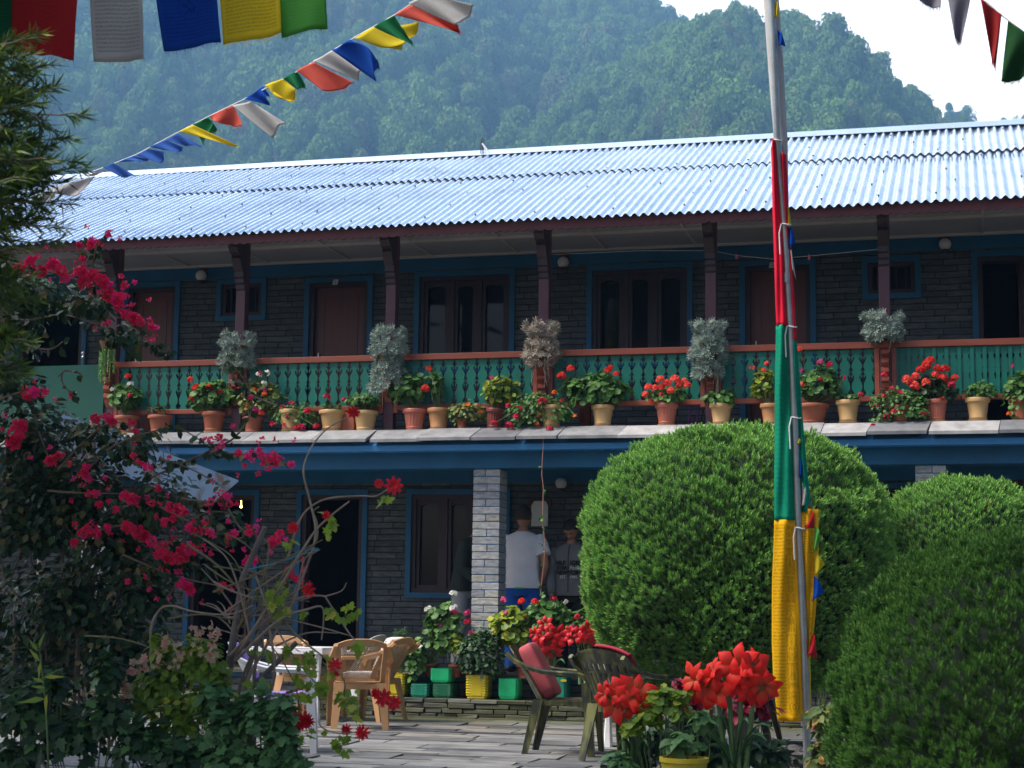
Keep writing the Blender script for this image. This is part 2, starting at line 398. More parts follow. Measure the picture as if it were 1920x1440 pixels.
for q in range(7): CROWNS.objects.link(bpy.data.objects.new('crown', crown_mesh(10+q)))
def grow_nodes():
    g = bpy.data.node_groups.new('grow_trees', 'GeometryNodeTree'); g.interface.new_socket('Geometry', in_out='INPUT', socket_type='NodeSocketGeometry'); g.interface.new_socket('Geometry', in_out='OUTPUT', socket_type='NodeSocketGeometry')
    N = g.nodes; gi = N.new('NodeGroupInput'); go = N.new('NodeGroupOutput'); ip = N.new('GeometryNodeInstanceOnPoints'); ci = N.new('GeometryNodeCollectionInfo')
    ci.inputs['Collection'].default_value = CROWNS; ci.inputs['Separate Children'].default_value = True; ci.inputs['Reset Children'].default_value = True
    def na(nm, ty): x = N.new('GeometryNodeInputNamedAttribute'); x.data_type = ty; x.inputs['Name'].default_value = nm; return x.outputs['Attribute']
    er = N.new('FunctionNodeEulerToRotation')
    g.links.new(gi.outputs[0], ip.inputs['Points']); g.links.new(ci.outputs[0], ip.inputs['Instance']); ip.inputs['Pick Instance'].default_value = True
    g.links.new(na('kind_index', 'INT'), ip.inputs['Instance Index']); g.links.new(na('turn', 'FLOAT_VECTOR'), er.inputs[0]); g.links.new(er.outputs[0], ip.inputs['Rotation']); g.links.new(na('size', 'FLOAT_VECTOR'), ip.inputs['Scale'])
    g.links.new(ip.outputs[0], go.inputs[0]); return g
GROW = grow_nodes()
def forest(name, surf, n_, px, tr, seed, mt, label, hs=(18, 30)):
    r = random.Random(seed); V = []; K = []; TU = []; SZ = []; RN = []
    for i in range(n_):
        u = r.uniform(*px); t = r.uniform(*tr); p = surf(u, t); h = r.uniform(*hs)*(1.25 if r.random() < .15 else 1)
        cn = .5+.5*sin(p[0]*.02+seed)*cos(p[1]*.017+p[0]*.01); w_ = h*.52*r.uniform(.85, 1.25)
        V.append(tuple(p+np.array([0, 0, -3.0]))); K.append(r.randrange(7)); TU += [0, 0, r.random()*6.28]; SZ += [w_, w_, h]
        RN.append(min(.84, .3*r.random() + .62*cn*r.random() + .08) if r.random() > .1 else r.uniform(.84, 1))
    me = bpy.data.meshes.new(name); me.from_pydata(V, [], [])
    me.attributes.new('kind_index', 'INT', 'POINT').data.foreach_set('value', K); me.attributes.new('turn', 'FLOAT_VECTOR', 'POINT').data.foreach_set('vector', TU)
    me.attributes.new('size', 'FLOAT_VECTOR', 'POINT').data.foreach_set('vector', SZ); me.attributes.new('rnd', 'FLOAT', 'POINT').data.foreach_set('value', RN); me.materials.append(FM)
    o = link(name, me); md = o.modifiers.new('grow', 'NODES'); md.node_group = GROW; tag(o, label, 'forest', kind='stuff'); return o
def uu(px): return (px+500)/3000
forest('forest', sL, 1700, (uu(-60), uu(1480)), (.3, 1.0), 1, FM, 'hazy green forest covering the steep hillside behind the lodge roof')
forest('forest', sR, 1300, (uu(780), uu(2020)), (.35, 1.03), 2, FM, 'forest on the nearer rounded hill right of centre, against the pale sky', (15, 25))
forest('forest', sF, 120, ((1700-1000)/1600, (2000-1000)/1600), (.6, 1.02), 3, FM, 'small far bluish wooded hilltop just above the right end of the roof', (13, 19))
# ================================================================== THE LODGE
lodge = empty('lodge_building', (-4, 16.5, 0), 0, 'long two storey stone lodge with blue trim, green carved balcony and corrugated metal roof', 'building')
def part(mb, name, mats, parent=lodge, **k):
    """geometry is given in world coordinates"""
    o = mb.build(name, mats, **k); o.parent = parent
    off = Vector((0, 0, 0)); q = parent
    while q is not None: off += q.location; q = q.parent
    o.location = -off if k.get('loc') is None else Vector(k['loc'])-off
    return o
def sub(mb, name, mats, par, **k):
    o = mb.build(name, mats, **k); o.parent = par; return o       # parent part sits with its origin at the world origin
LZ = 2.80      # balcony level
CZ = 4.90      # balcony ceiling
VZ = .37       # verandah floor
# openings: (kind, x0px, x1px, topy, bottom z or y)
UP = [('door', 30, 165, 548, None), ('door', 232, 338, 530, None), ('window_small', 407, 500, 523, 602), ('door', 572, 700, 520, None),
      ('window', 778, 966, 508, 700), ('window', 1101, 1299, 495, 690), ('door', 1387, 1530, 488, None), ('window_small', 1617, 1727, 481, 561), ('door', 1822, 1935, 470, None)]
LOW = [('door', 352, 487, 919, None), ('door', 557, 690, 918, None), ('window', 763, 957, 917, 1122), ('door', 1097, 1230, 914, None), ('window', 1620, 1720, 905, 1100), ('door', 1790, 1930, 880, None)]
def wall_holes(x0, x1, z0, z1, y0, y1, holes):
    mb = MB(); xs = sorted({x0, x1, *[h[0] for h in holes], *[h[1] for h in holes]})
    for a, b_ in zip(xs[:-1], xs[1:]):
        c = (a+b_)/2; hh = [h for h in holes if h[0] < c < h[1]]
        if not hh: mb.box(a, b_, y0, y1, z0, z1)
        else:
            h = hh[0]
            if h[2] > z0+.001: mb.box(a, b_, y0, y1, z0, h[2])
            if h[3] < z1-.001: mb.box(a, b_, y0, y1, h[3], z1)
    return mb
def openings(lst, floor, tag_):
    holes = []
    for (k, a, b_, ty, by) in lst:
        yy = ty+60; x0, x1 = X(a, yy, Yw), X(b_, yy, Yw)
        zt = Z((a+b_)/2, ty, Yw); zb = floor if by is None else Z((a+b_)/2, by, Yw)
        holes.append((x0, x1, zb, zt, k))
    return holes
HU, HL = openings(UP, LZ, 'u'), openings(LOW, VZ, 'l')
HU = [(a, b_, zb, zt, k) for (a, b_, zb, zt, k) in HU]
BZ = Z(700, 512, Yw)       # bottom of the blue band above
part(wall_holes(X0, X1, LZ, BZ, Yw, Yw+.25, HU), 'upper_wall', SLATE)
mb = MB(); mb.box(X0, X1, Yw-.02, Yw+.25, BZ, CZ+.02); part(mb, 'blue_band', BLUE)
BZ2 = Z(700, 907, Yw)
part(wall_holes(X0, X1, VZ, BZ2, Yw, Yw+.25, HL), 'ground_floor_wall', SLATE)
mb = MB(); mb.box(X0, X1, Yw-.02, Yw+.25, BZ2, LZ-.12); part(mb, 'blue_band', BLUE)
def frame(mb, x0, x1, z0, z1, y0, y1, w_, sides='tlrb'):
    if 't' in sides: mb.box(x0, x1, y0, y1, z1-w_, z1)
    if 'b' in sides: mb.box(x0, x1, y0, y1, z0, z0+w_)
    zz0 = z0+w_ if 'b' in sides else z0; zz1 = z1-w_ if 't' in sides else z1
    if 'l' in sides: mb.box(x0, x0+w_, y0, y1, zz0, zz1)
    if 'r' in sides: mb.box(x1-w_, x1, y0, y1, zz0, zz1)
def make_opening(h, upper, idx):
    x0, x1, z0, z1, k = h; fw = .058
    if k == 'door':
        fr = MB(); frame(fr, x0, x1, z0, z1, Yw-.035, Yw+.1, fw, 'tlr'); do = part(fr, 'door', BLUE)
        inn = MB(); frame(inn, x0+fw, x1-fw, z0, z1-fw, Yw+.0, Yw+.14, .05, 'tlr'); sub(inn, 'inner_frame', WOODD, do)
        lf = MB(); a, b_ = x0+fw+.05, x1-fw-.05; zt = z1-fw-.05
        opened = (not upper and idx in (0, 1, 3)) or (upper and idx in (0, 8))
        if opened:
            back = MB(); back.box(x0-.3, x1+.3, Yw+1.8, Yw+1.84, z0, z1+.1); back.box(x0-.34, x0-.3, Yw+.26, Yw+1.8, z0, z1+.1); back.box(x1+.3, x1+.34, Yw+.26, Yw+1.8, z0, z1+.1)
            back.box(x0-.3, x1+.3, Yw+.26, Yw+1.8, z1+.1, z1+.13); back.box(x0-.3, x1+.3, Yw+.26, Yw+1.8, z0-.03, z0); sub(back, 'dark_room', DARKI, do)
            lf.box(b_-.02, b_+.02, Yw+.15, Yw+.15+(b_-a), z0, zt)
            sub(lf, 'door_leaf', DOORW, do)
        else:
            lf.box(a, b_, Yw+.06, Yw+.1, z0+.01, zt)
            for q in range(1, 3): pass
            st = .09
            for (u0, u1) in ((z0+.12, z0+.8), (z0+.95, zt-.1)):
                frame(lf, a+st, b_-st, u0, u1, Yw+.052, Yw+.06, .02)
            sub(lf, 'door_leaf', DOORW, do)
            hd = MB(); hd.tube([(a+.06, Yw+.055, z0+.95), (a+.06, Yw+.02, z0+.95), (a+.06, Yw+.02, z0+1.07), (a+.06, Yw+.055, z0+1.07)], .008, 6); sub(hd, 'handle', mat('steel', (.6, .6, .6), .3, .1, 5, 0, 1), do)
    else:
        fr = MB(); frame(fr, x0, x1, z0, z1, Yw-.035, Yw+.1, fw); wi = part(fr, 'window', BLUE)
        a, b_, c, d = x0+fw, x1-fw, z0+fw, z1-fw
        inn = MB(); frame(inn, a, b_, c, d, Yw+.0, Yw+.14, .045)
        nm = 1 if k == 'window_small' else 3
        ws = (b_-a-.09)
        if nm == 3:
            for q in (1, 2):
                xx = a+.045+ws*q/3 + .0; inn.box(xx-.035, xx+.035, Yw+.01, Yw+.13, c+.045, d-.045)
            # sash rims with slightly arched heads
            for q in range(3):
                s0 = a+.045+ws*q/3+(.035 if q else 0); s1 = a+.045+ws*(q+1)/3-(.035 if q < 2 else 0)
                frame(inn, s0, s1, c+.045, d-.045, Yw+.03, Yw+.11, .038)
                am = (s0+s1)/2; hw = (s1-s0)/2-.038; zt = d-.045-.038
                pts = [(s0+.038, zt), (s0+.038, zt-.06)] + [(am + hw*cos(pi-pi*t/8), zt-.06+.045*sin(pi*t/8)) for t in range(1, 8)] + [(s1-.038, zt-.06), (s1-.038, zt)]
                inn.poly(pts, Yw+.04, Yw+.1, lambda x_, y_, z_: (x_, y_, z_))
        else:
            for q in range(1, 5):
                xx = a+(b_-a)*q/5; inn.box(xx-.006, xx+.006, Yw+.03, Yw+.042, c+.045, d-.045)
        sub(inn, 'sash', WOODD, wi)
        gl = MB(); gl.box(a, b_, Yw+.075, Yw+.081, c, d); sub(gl, 'pane', GLASS, wi)
        dk = MB(); dk.box(x0-.05, x1+.05, Yw+.3, Yw+.34, z0-.05, z1+.05); sub(dk, 'dark_backing', DARKI, wi)  # near-black panel standing in for the unlit room behind
for i, h in enumerate(HU): make_opening(h, True, i)
for i, h in enumerate(HL): make_opening(h, False, i)
# room number plates on two doors
def text_mesh(body, size, extr=.0015, bold=0):
    cu = bpy.data.curves.new('t', 'FONT'); cu.body = body; cu.size = size; cu.extrude = extr; cu.offset = bold; cu.align_x = 'CENTER'; cu.align_y = 'CENTER'
    o = bpy.data.objects.new('t', cu); COL.objects.link(o); bpy.context.view_layer.update()
    me = bpy.data.meshes.new_from_object(o.evaluated_get(bpy.context.evaluated_depsgraph_get()))
    bpy.data.objects.remove(o); bpy.data.curves.remove(cu); return me
PAPER = mat('paper', (.75, .73, .7), .7, .1, 5, 0)
REDI = mat('red_ink', (.5, .02, .03), .6, .1, 5, 0)
for (px, py) in ((629, 529), (1448, 497)):
    c = P(px, py, Yw-.05); mb = MB(); mb.obox(c, (.03, 0, 0), (0, .002, 0), (.006, 0, .03)); pl = part(mb, 'room_number_plate', PAPER)
    me = text_mesh('2', .05); me.materials.append(REDI); o = link('numeral', me, pl); o.location = c + np.array([0, -.003, 0]); o.rotation_euler = (pi/2, 0, 0)
# side and rear walls
mb = MB(); mb.box(X0, X0+.25, Yw+.25, 22, 0, 6.0); mb.box(X1-.25, X1, Yw+.25, 22, 0, 6.0); mb.box(X0, X1, 22, 22.25, 0, 4.9); part(mb, 'side_wall', SLATE)
# slab, verandah floor and front band
mb = MB(); mb.box(X0, X1, Yc-.3, Yw-.02, LZ-.12, LZ); part(mb, 'balcony_slab', mat('screed', (.3, .3, .29), .8, .2, 4, .1))
mb = MB(); mb.box(X0, X1, 16.3, 22, 0, VZ-.045); part(mb, "plinth", SLATE); mb = MB(); mb.box(X0, X1, 16.29, 22, VZ-.044, VZ-.001); part(mb, "blue_skirting", BLUE)
mb = MB(); mb.box(X0, X1, 16.22, Yw, VZ, VZ+.03); part(mb, 'verandah_floor', PATIO)
# sloping slate coping, individual slates
m, n, l, b = nmat('coping_slate'); ge = n.new('ShaderNodeNewGeometry')
c0 = ramp(n, l, ge.outputs['Random Per Island'], [(0, (.15, .155, .17)), (.5, (.3, .3, .305)), (1, (.42, .41, .41))])
n2 = noise(n, l, 7, 6, ge.outputs['Position'])
l.new(mix(n, l, 1, c0, ramp(n, l, n2, [(.3, .6), (.7, 1.1)]), 'MULTIPLY'), b.inputs['Base Color']); b.inputs['Roughness'].default_value = .65; bump(n, l, b, n2, .3, .006); COPING = m
za, zb = Z(737, 805, 16.2), Z(737, 822, 15.98)
mb = MB(); x = X0; rr = random.Random(5)
while x < X1:
    wd = rr.uniform(.36, .62); o_ = rr.uniform(-.006, .006); sk = rr.uniform(-.03, .03)-.02; th = .03
    y0, y1 = 16.22, 15.98-rr.uniform(0, .012); e = x+wd-.006
    top = [(x, y0, za+o_), (e, y0, za+o_), (e+sk, y1, zb+o_), (x+sk, y1, zb+o_)]
    mb.add([(p[0], p[1], p[2]-th) for p in top]+top, [(3, 2, 1, 0), (4, 5, 6, 7), (0, 1, 5, 4), (1, 2, 6, 5), (2, 3, 7, 6), (3, 0, 4, 7)]); x += wd
part(mb, 'slate_coping', COPING)
mb = MB(); mb.box(X0, X1, 16.225, Yp+.2, LZ+.001, za-.002); part(mb, 'pot_ledge', COPING)
# blue trim under the coping and beam
zt0, zt1 = Z(800, 834.5, 16.06), Z(800, 845, 16.06)
mb = MB(); mb.box(X0, X1, 16.06, 16.24, zt1, zt0); mb.add([(X0, 16.06, zt0), (X1, 16.06, zt0), (X1, 16.18, zt0+.07), (X0, 16.18, zt0+.07)], [(0, 1, 2, 3)])
part(mb, 'blue_cornice', BLUE2)
zb1 = Z(740, 879, 16.24)
mb = MB(); mb.box(X0, X1, 16.242, 16.52, zb1, LZ-.13); part(mb, 'front_beam', BLUE)
mb = MB(); mb.box(X0, X1, 16.525, Yw-.03, LZ-.2, LZ-.125); part(mb, 'verandah_ceiling', mat('dim_blue_ceiling', (.012, .09, .22), .6, .2, 2, .05))
# pillars of dressed stone with blue pointing
m, n, l, b = nmat('pillar_stone'); ge = n.new('ShaderNodeNewGeometry')
c0 = ramp(n, l, ge.outputs['Random Per Island'], [(0, (.26, .28, .3)), (.5, (.4, .41, .42)), (.8, (.46, .46, .44)), (1, (.38, .36, .31))])
n2 = noise(n, l, 16, 7, ge.outputs['Position'], sc=(1, 1, 2.6))
l.new(mix(n, l, 1, c0, ramp(n, l, n2, [(.3, .55), (.7, 1.15)]), 'MULTIPLY'), b.inputs['Base Color']); b.inputs['Roughness'].default_value = .7; bump(n, l, b, n2, .6, .01); PST = m
def pillar(xc):
    hw = .135; z0, z1 = VZ+.03, zb1-.012; y0 = 16.27; y1 = y0+.27
    mb = MB(); mb.box(xc-hw+.006, xc+hw-.006, y0+.006, y1-.006, z0, z1+.012); o = part(mb, 'stone_pillar', mat('blue_mortar', (.05, .2, .45), .8, .2, 5, .2))
    mb = MB(); rh = .0745; k = 0; z = z1; r = random.Random(int(xc*7))
    while z > z0:
        zz = max(z-rh+.009, z0)
        j = lambda: r.uniform(0, .004)
        if k % 2: mb.box(xc-hw-j(), xc+hw+j(), y0-j(), y1+j(), zz, z)
        else:
            mid = xc + r.uniform(-.015, .015)
            mb.box(xc-hw-j(), mid-.004, y0-j(), y1+.001+j(), zz, z); mb.box(mid+.004, xc+hw+j(), y0-j(), y1+.002, zz, z)
        z -= rh; k += 1
    sub(mb, 'stone', PST, o, bevel=.003)
xp = X(911, 1000, 16.27)
for q in (-1, 0, 1): pillar(xp + q*(X(1745, 890, 16.27)-xp))
# upper ceiling
mb = MB(); mb.box(X0, X1, Ye+.22, Yw-.02, CZ+.02, CZ+.03); mb.add([(X0, Ye+.05, 4.835), (X1, Ye+.05, 4.835), (X1, Ye+.22, CZ+.02), (X0, Ye+.22, CZ+.02)], [(0, 1, 2, 3)]); part(mb, 'balcony_ceiling', CEIL)
mb = MB()
for yb in (16.22, 16.95, 17.74): mb.box(X0, X1, yb-.02, yb+.02, CZ-.008, CZ+.019)
xx = X0
while xx < X1:
    for (ya, yb) in ((Ye+.23, 16.2), (16.24, 16.93), (16.97, 17.72)): mb.box(xx-.012, xx+.012, ya, yb, CZ+.003, CZ+.019)
    xx += .98
part(mb, 'batten', mat('white_batten', (.62, .56, .54), .6, .1, 3, 0))
# posts with carved brackets
postx = [X(-5, 650, Yp)-.0] + [X(a, b_, Yp) for a, b_ in ((214, 640), (452, 640), (734, 640), (1021, 620), (1334, 600), (1659, 580))] + [.55+.35, 2.6]
for i, xq in enumerate(postx):
    mb = MB(); mb.box(xq-.053, xq+.053, Yp-.055, Yp+.055, LZ, CZ); po = part(mb, 'balcony_post', PLUM, bevel=.006)
    br = MB(); pr_ = [(Yp-.056, 4.34), (Yp-.075, 4.36), (Yp-.072, 4.40), (Yp-.098, 4.42), (Yp-.095, 4.46), (Yp-.12, 4.475), (Yp-.118, 4.53), (Yp-.15, 4.56), (Yp-.19, 4.62), (Yp-.21, 4.66), (Yp-.2, 4.69), (Yp-.26, 4.71), (Yp-.3, 4.76), (Yp-.31, 4.80), (Yp-.36, 4.83), (Yp-.38, CZ), (Yp-.056, CZ)]
    br.poly(pr_, -.05, .05, lambda a, y_, z_, xq=xq: (xq+y_, a, z_)); sub(br, 'carved_bracket', WOODD, po)
    # carved corbel below the hand rail
    cb = MB(); k0 = Yp-.058
    pr2 = [(k0, 3.6), (k0-.1, 3.6), (k0-.1, 3.55)]
    for q in range(4):
        z_ = 3.53-q*.085; d_ = .1-.015*q; pr2 += [(k0-d_+.02, z_), (k0-d_-.01, z_-.02), (k0-d_-.01, z_-.05), (k0-d_+.02, z_-.07)]
    pr2 += [(k0-.03, 3.17), (k0, 3.12)]
    cb.poly(pr2, -.035, .035, lambda a, y_, z_, xq=xq: (xq+y_, a, z_)); sub(cb, 'carved_corbel', RAILW, po)
# balcony railing bays
rz1, rz0 = Z(890, 661, Yp-.05), Z(890, 661, Yp-.05)-.062
def unit(mb, xc, z1, h, w_, y, slats=False):
    k = h/(1165-380); s_ = w_/2/110
    H1 = [(95, 380), (97, 415), (80, 445), (60, 468), (85, 485), (99, 512), (95, 545), (78, 556), (70, 540), (80, 526), (70, 506), (50, 512), (38, 538), (46, 565), (76, 604), (95, 645), (96, 685), (80, 718), (55, 735), (90, 745), (96, 760), (80, 785), (62, 792), (85, 803), (99, 826), (93, 852), (76, 856), (72, 842), (80, 832), (70, 815), (52, 820), (46, 850), (60, 900), (88, 950), (97, 1000), (92, 1050), (70, 1085), (50, 1105), (70, 1140), (90, 1165)]
    # split into two simple outlines so that each face stays planar and simple
    out = [(a*s_+xc, z1-(b_-380)*k) for a, b_ in H1] + [(-a*s_+xc, z1-(b_-380)*k) for a, b_ in reversed(H1)]
    mb.poly(out, y, y+.012, lambda x_, y_, z_: (x_, y_, z_))
m, n, l, b = nmat('green_fretwork'); ge = n.new('ShaderNodeNewGeometry'); sp = n.new('ShaderNodeSeparateXYZ'); l.new(ge.outputs['Position'], sp.inputs[0])
gx = mth(n, l, 'GREATER_THAN', mth(n, l, 'FRACT', mth(n, l, 'DIVIDE', sp.outputs[0], .0128)), .72); gz = mth(n, l, 'GREATER_THAN', mth(n, l, 'FRACT', mth(n, l, 'DIVIDE', sp.outputs[2], .0128)), .72)
gg = mth(n, l, 'MULTIPLY', mth(n, l, 'MAXIMUM', gx, gz), .35)
l.new(mix(n, l, gg, ramp(n, l, noise(n, l, 3, 3), [(.3, (.0, .14, .1)), (.7, (.0, .2, .14))]), (.0, .06, .05)), b.inputs['Base Color']); b.inputs['Roughness'].default_value = .45; FRET = m
for i in range(1, len(postx)-1):
    a, b_ = postx[i]+.056, postx[i+1]-.056
    mb = MB(); mb.box(a-.056+.0, b_+.056, Yp-.062, Yp+.05, rz0, rz1); rl = part(mb, 'balcony_railing', RAILW, bevel=.004)
    mb = MB(); z0b = rz0-.51; mb.box(a+.045, b_-.045, Yp-.05, Yp+.01, z0b, z0b+.05)
    mb.box(a, a+.045, Yp-.056, Yp+.03, z0b-.03, rz0); mb.box(b_-.045, b_, Yp-.056, Yp+.03, z0b-.03, rz0); sub(mb, 'rail_frame', RAILW, rl, bevel=.003)
    mb = MB(); n_ = max(1, round((b_-a-.09)/.1145)); wd = (b_-a-.09)/n_
    last = i == len(postx)-3
    for q in range(n_):
        unit(mb, a+.045+wd*(q+.5), rz0-.001, .455, wd*.99, Yp-.03)
        if last and q % 1 == 0: mb.box(a+.045+wd*q-.018, a+.045+wd*q+.018, Yp-.045, Yp-.032, z0b+.052, rz0-.002)
    o = sub(mb, 'fretwork_panel', FRET, rl)
    if last: o['label'] = 'green fretwork panel with extra upright slats'
# solid green parapet at the left end with steel newel
xa, xb = X(-60, 700, Yp), X(203, 700, Yp)
mb = MB(); mb.box(xa, xb, Yp-.08, Yp+.02, LZ, Z(100, 688, Yp)); part(mb, 'green_parapet', mat('green_render', (.0, .085, .06), .7, .35, 1.2, .2))
c = P(155, 686, Yp); mb = MB(); mb.lathe([(.0, .16), (.012, .158), (.022, .145), (.022, .13), (.012, .12), (.01, .105), (.02, .1), (.02, .085), (.012, .08), (.012, -.1)], c, 14); part(mb, 'steel_newel', mat('steel', (.6, .6, .6), .3, .1, 5, 0, 1), smooth=True)
# wall lamps
def lampw(px, py, blk=True):
    c = P(px, py, Yw-.09); mb = MB()
    if blk: mb.box(c[0]-.05, c[0]+.05, Yw-.03, Yw-.021, c[2]+.02, c[2]+.13)
    o = None
    if blk: o = part(mb, 'wall_lamp', MAROON); mb = MB()
    mb.lathe([(.0, -.085), (.035, -.085), (.04, -.055), (.0, -.055)], c, 14); mb.tube([c+np.array([0, 0, -.07]), (c[0], Yw-.02, c[2]-.07)], .012, 8)
    o = sub(mb, 'lamp_holder', WOODD, o, weld=True) if o else part(mb, 'wall_lamp', WOODD, weld=True)
    mb = MB(); mb.lathe([(.062*sin(pi*t/12)+1e-4, -.062*cos(pi*t/12)) for t in range(13)], c, 20); sub(mb, 'globe', WHITEP, o, smooth=True)
for q in ((377, 517), (1056, 492), (1772, 458)): lampw(*q)
lampw(1052, 906, False)
# lit bulb inside the left ground floor doorway
c = P(452, 950, Yw+.9); mb = MB(); mb.lathe([(.016*sin(pi*t/8)+1e-4, -.016*cos(pi*t/8)) for t in range(9)], c, 12); mb.tube([c, c+np.array([0, 0, .2])], .006, 6)
m, n, l, b = nmat('lit_bulb'); b.inputs['Emission Color'].default_value = (1, .65, .15, 1); b.inputs['Emission Strength'].default_value = 6; b.inputs['Base Color'].default_value = (.8, .6, .2, 1); part(mb, 'lit_bulb', m)
# ---- roof
BETA = radians(24.3); rd = np.array([0, cos(BETA), sin(BETA)]); rn = np.array([0, -sin(BETA), cos(BETA)])
eave = np.array([0, Ye-.04, Z(1040, 411, Ye)])
L1, L2 = 2.62, 4.42; RX0, RX1 = -13.2, 5.2
m, n, l, b = nmat('corrugated_zinc'); ge = n.new('ShaderNodeNewGeometry'); sp = n.new('ShaderNodeSeparateXYZ'); l.new(ge.outputs['Position'], sp.inputs[0])
sheet = mth(n, l, 'FLOOR', mth(n, l, 'DIVIDE', sp.outputs[0], .81)); wn = n.new('ShaderNodeTexWhiteNoise'); wn.noise_dimensions = '2D'
cbx = n.new('ShaderNodeCombineXYZ'); l.new(sheet, cbx.inputs[0]); l.new(mth(n, l, 'GREATER_THAN', sp.outputs[2], eave[2]+L1*sin(BETA)), cbx.inputs[1]); l.new(cbx.outputs[0], wn.inputs['Vector'])
nz = noise(n, l, 1.3, 5, ge.outputs['Position']); n4 = noise(n, l, 14, 5, ge.outputs['Position'], sc=(1, .25, .25))
c0 = mix(n, l, mth(n, l, 'MULTIPLY', wn.outputs[0], .45), (.64, .74, .88), (.42, .55, .76))
c1 = mix(n, l, ramp(n, l, nz, [(.45, 0), (.75, .5)]), c0, (.24, .32, .46))
c1 = mix(n, l, ramp(n, l, n4, [(.6, 0), (.78, .3)]), c1, (.2, .25, .33))
l.new(c1, b.inputs['Base Color']); b.inputs['Metallic'].default_value = .85
l.new(ramp(n, l, n4, [(.3, .13), (.7, .27)]), b.inputs['Roughness']); bump(n, l, b, nz, .08, .02); ZINC = m
def corr(l0, l1, off):
    mb = MB(); pitch = .0885; seg = 6; nx = int((RX1-RX0)/pitch*seg); vs = []; fs = []; NL = 6
    for i in range(nx+1):
        x_ = RX0+i*pitch/seg; h = .0165*cos(2*pi*i/seg)
        sh = .003*sin(i*.013)+.002*sin(i*.37)
        for j in range(NL+1):
            q = eave + rd*(l0+(l1-l0)*j/NL) + rn*(h+off+sh + .004*sin(j*1.9+x_*.8)); vs.append((x_, q[1], q[2]))
    for i in range(nx):
        for j in range(NL): a = i*(NL+1)+j; fs.append((a, a+NL+1, a+NL+2, a+1))
    mb.add(vs, fs); return mb
rf = part(corr(0, L1+.12, .0), 'roof', ZINC, smooth=True)
o = sub(corr(L1-.02, L2, .016), 'upper_sheet', ZINC, rf, smooth=True)
top = eave + rd*L2
mb = MB(); a = top+rn*.035; b2 = top + rn*.035 - rd*.2; mb.add([(RX0, b2[1], b2[2]), (RX1, b2[1], b2[2]), (RX1, a[1], a[2]+.03), (RX0, a[1], a[2]+.03), (RX1, a[1]+.2, b2[2]-.01), (RX0, a[1]+.2, b2[2]-.01)], [(0, 1, 2, 3), (3, 2, 4, 5)])
o = sub(mb, 'ridge_cap', mat('ridge_zinc', (.62, .74, .9), .3, .15, 3, 0, .7), rf); so_ = o.modifiers.new('s', 'SOLIDIFY'); so_.thickness = .004
mb = MB(); e2 = np.array([0, 2*top[1]-eave[1], eave[2]]); mb.add([(RX0, top[1], top[2]-.02), (RX1, top[1], top[2]-.02), (RX1, e2[1], e2[2]), (RX0, e2[1], e2[2])], [(0, 1, 2, 3)])
o = sub(mb, 'rear_slope', ZINC, rf); so_ = o.modifiers.new('s', 'SOLIDIFY'); so_.thickness = .02
# hook bolts
mb = MB(); rr = random.Random(9)
for ll in (.28, .95, 1.62, 2.3, 2.78, 3.4, 3.95):
    xq = RX0 + rr.uniform(0, .3)
    while xq < RX1:
        k = round((xq-RX0)/.0885); xr = RX0+k*.0885; q = eave + rd*(ll+rr.uniform(-.03, .03)) + rn*(.014 + (.012 if ll > L1 else 0))
        mb.lathe([(.0, .012), (.005, .011), (.01, .006), (.011, .0)], (xr, q[1], q[2]), 7); xq += rr.choice((.53, .62, .71, .8))
rbo = sub(mb, 'roof_bolts', mat('bolt_dark', (.03, .035, .05), .6, .2, 5, 0), rf); rbo['kind'] = 'stuff'
# fascia with scalloped lower edge
zf1 = eave[2]-.002; zf0 = Z(1040, 430, Ye); pts = [(RX0, zf1)]
mb = MB(); y_ = Ye+.02; xq = RX0; k = 0
while xq < RX1:
    st = .09; mb.poly([(xq, zf1), (xq, zf0+.016), (xq+st*.2, zf0+.004), (xq+st*.5, zf0), (xq+st*.8, zf0+.004), (xq+st, zf0+.016), (xq+st, zf1)], y_, y_+.02, lambda a, b_, c_: (a, b_, c_)); xq += st
fa = part(mb, 'fascia_board', MAROON, weld=True)
mb = MB(); mb.box(RX0+.2, RX1-.2, y_+.025, y_+.1, zf0+.03, zf0+.1); part(mb, 'eave_beam', WOODD)
# rebar stub with rag above the ridge
c = P(903, 284, 19.8); mb = MB()
for dx in (-.012, .006, .022): mb.tube([(c[0]+dx, c[1], c[2]-.15), (c[0]+dx+.004, c[1], c[2]+.18-abs(dx))], .005, 6)
rb = part(mb, 'rebar_stub', mat('rusty_steel', (.05, .04, .04), .7, .3, 9, .1))
mb = MB(); mb.tube([(c[0]+.01, c[1]-.01, c[2]+.1), (c[0]+.05, c[1]-.01, c[2]+.04), (c[0]+.12, c[1]-.02, c[2]-.04)], [.01, .014, .004], 5); mb.tube([(c[0]+.05, c[1]-.01, c[2]+.04), (c[0]+.04, c[1], c[2]-.1)], [.01, .004], 5); sub(mb, 'rag', PAPER, rb)
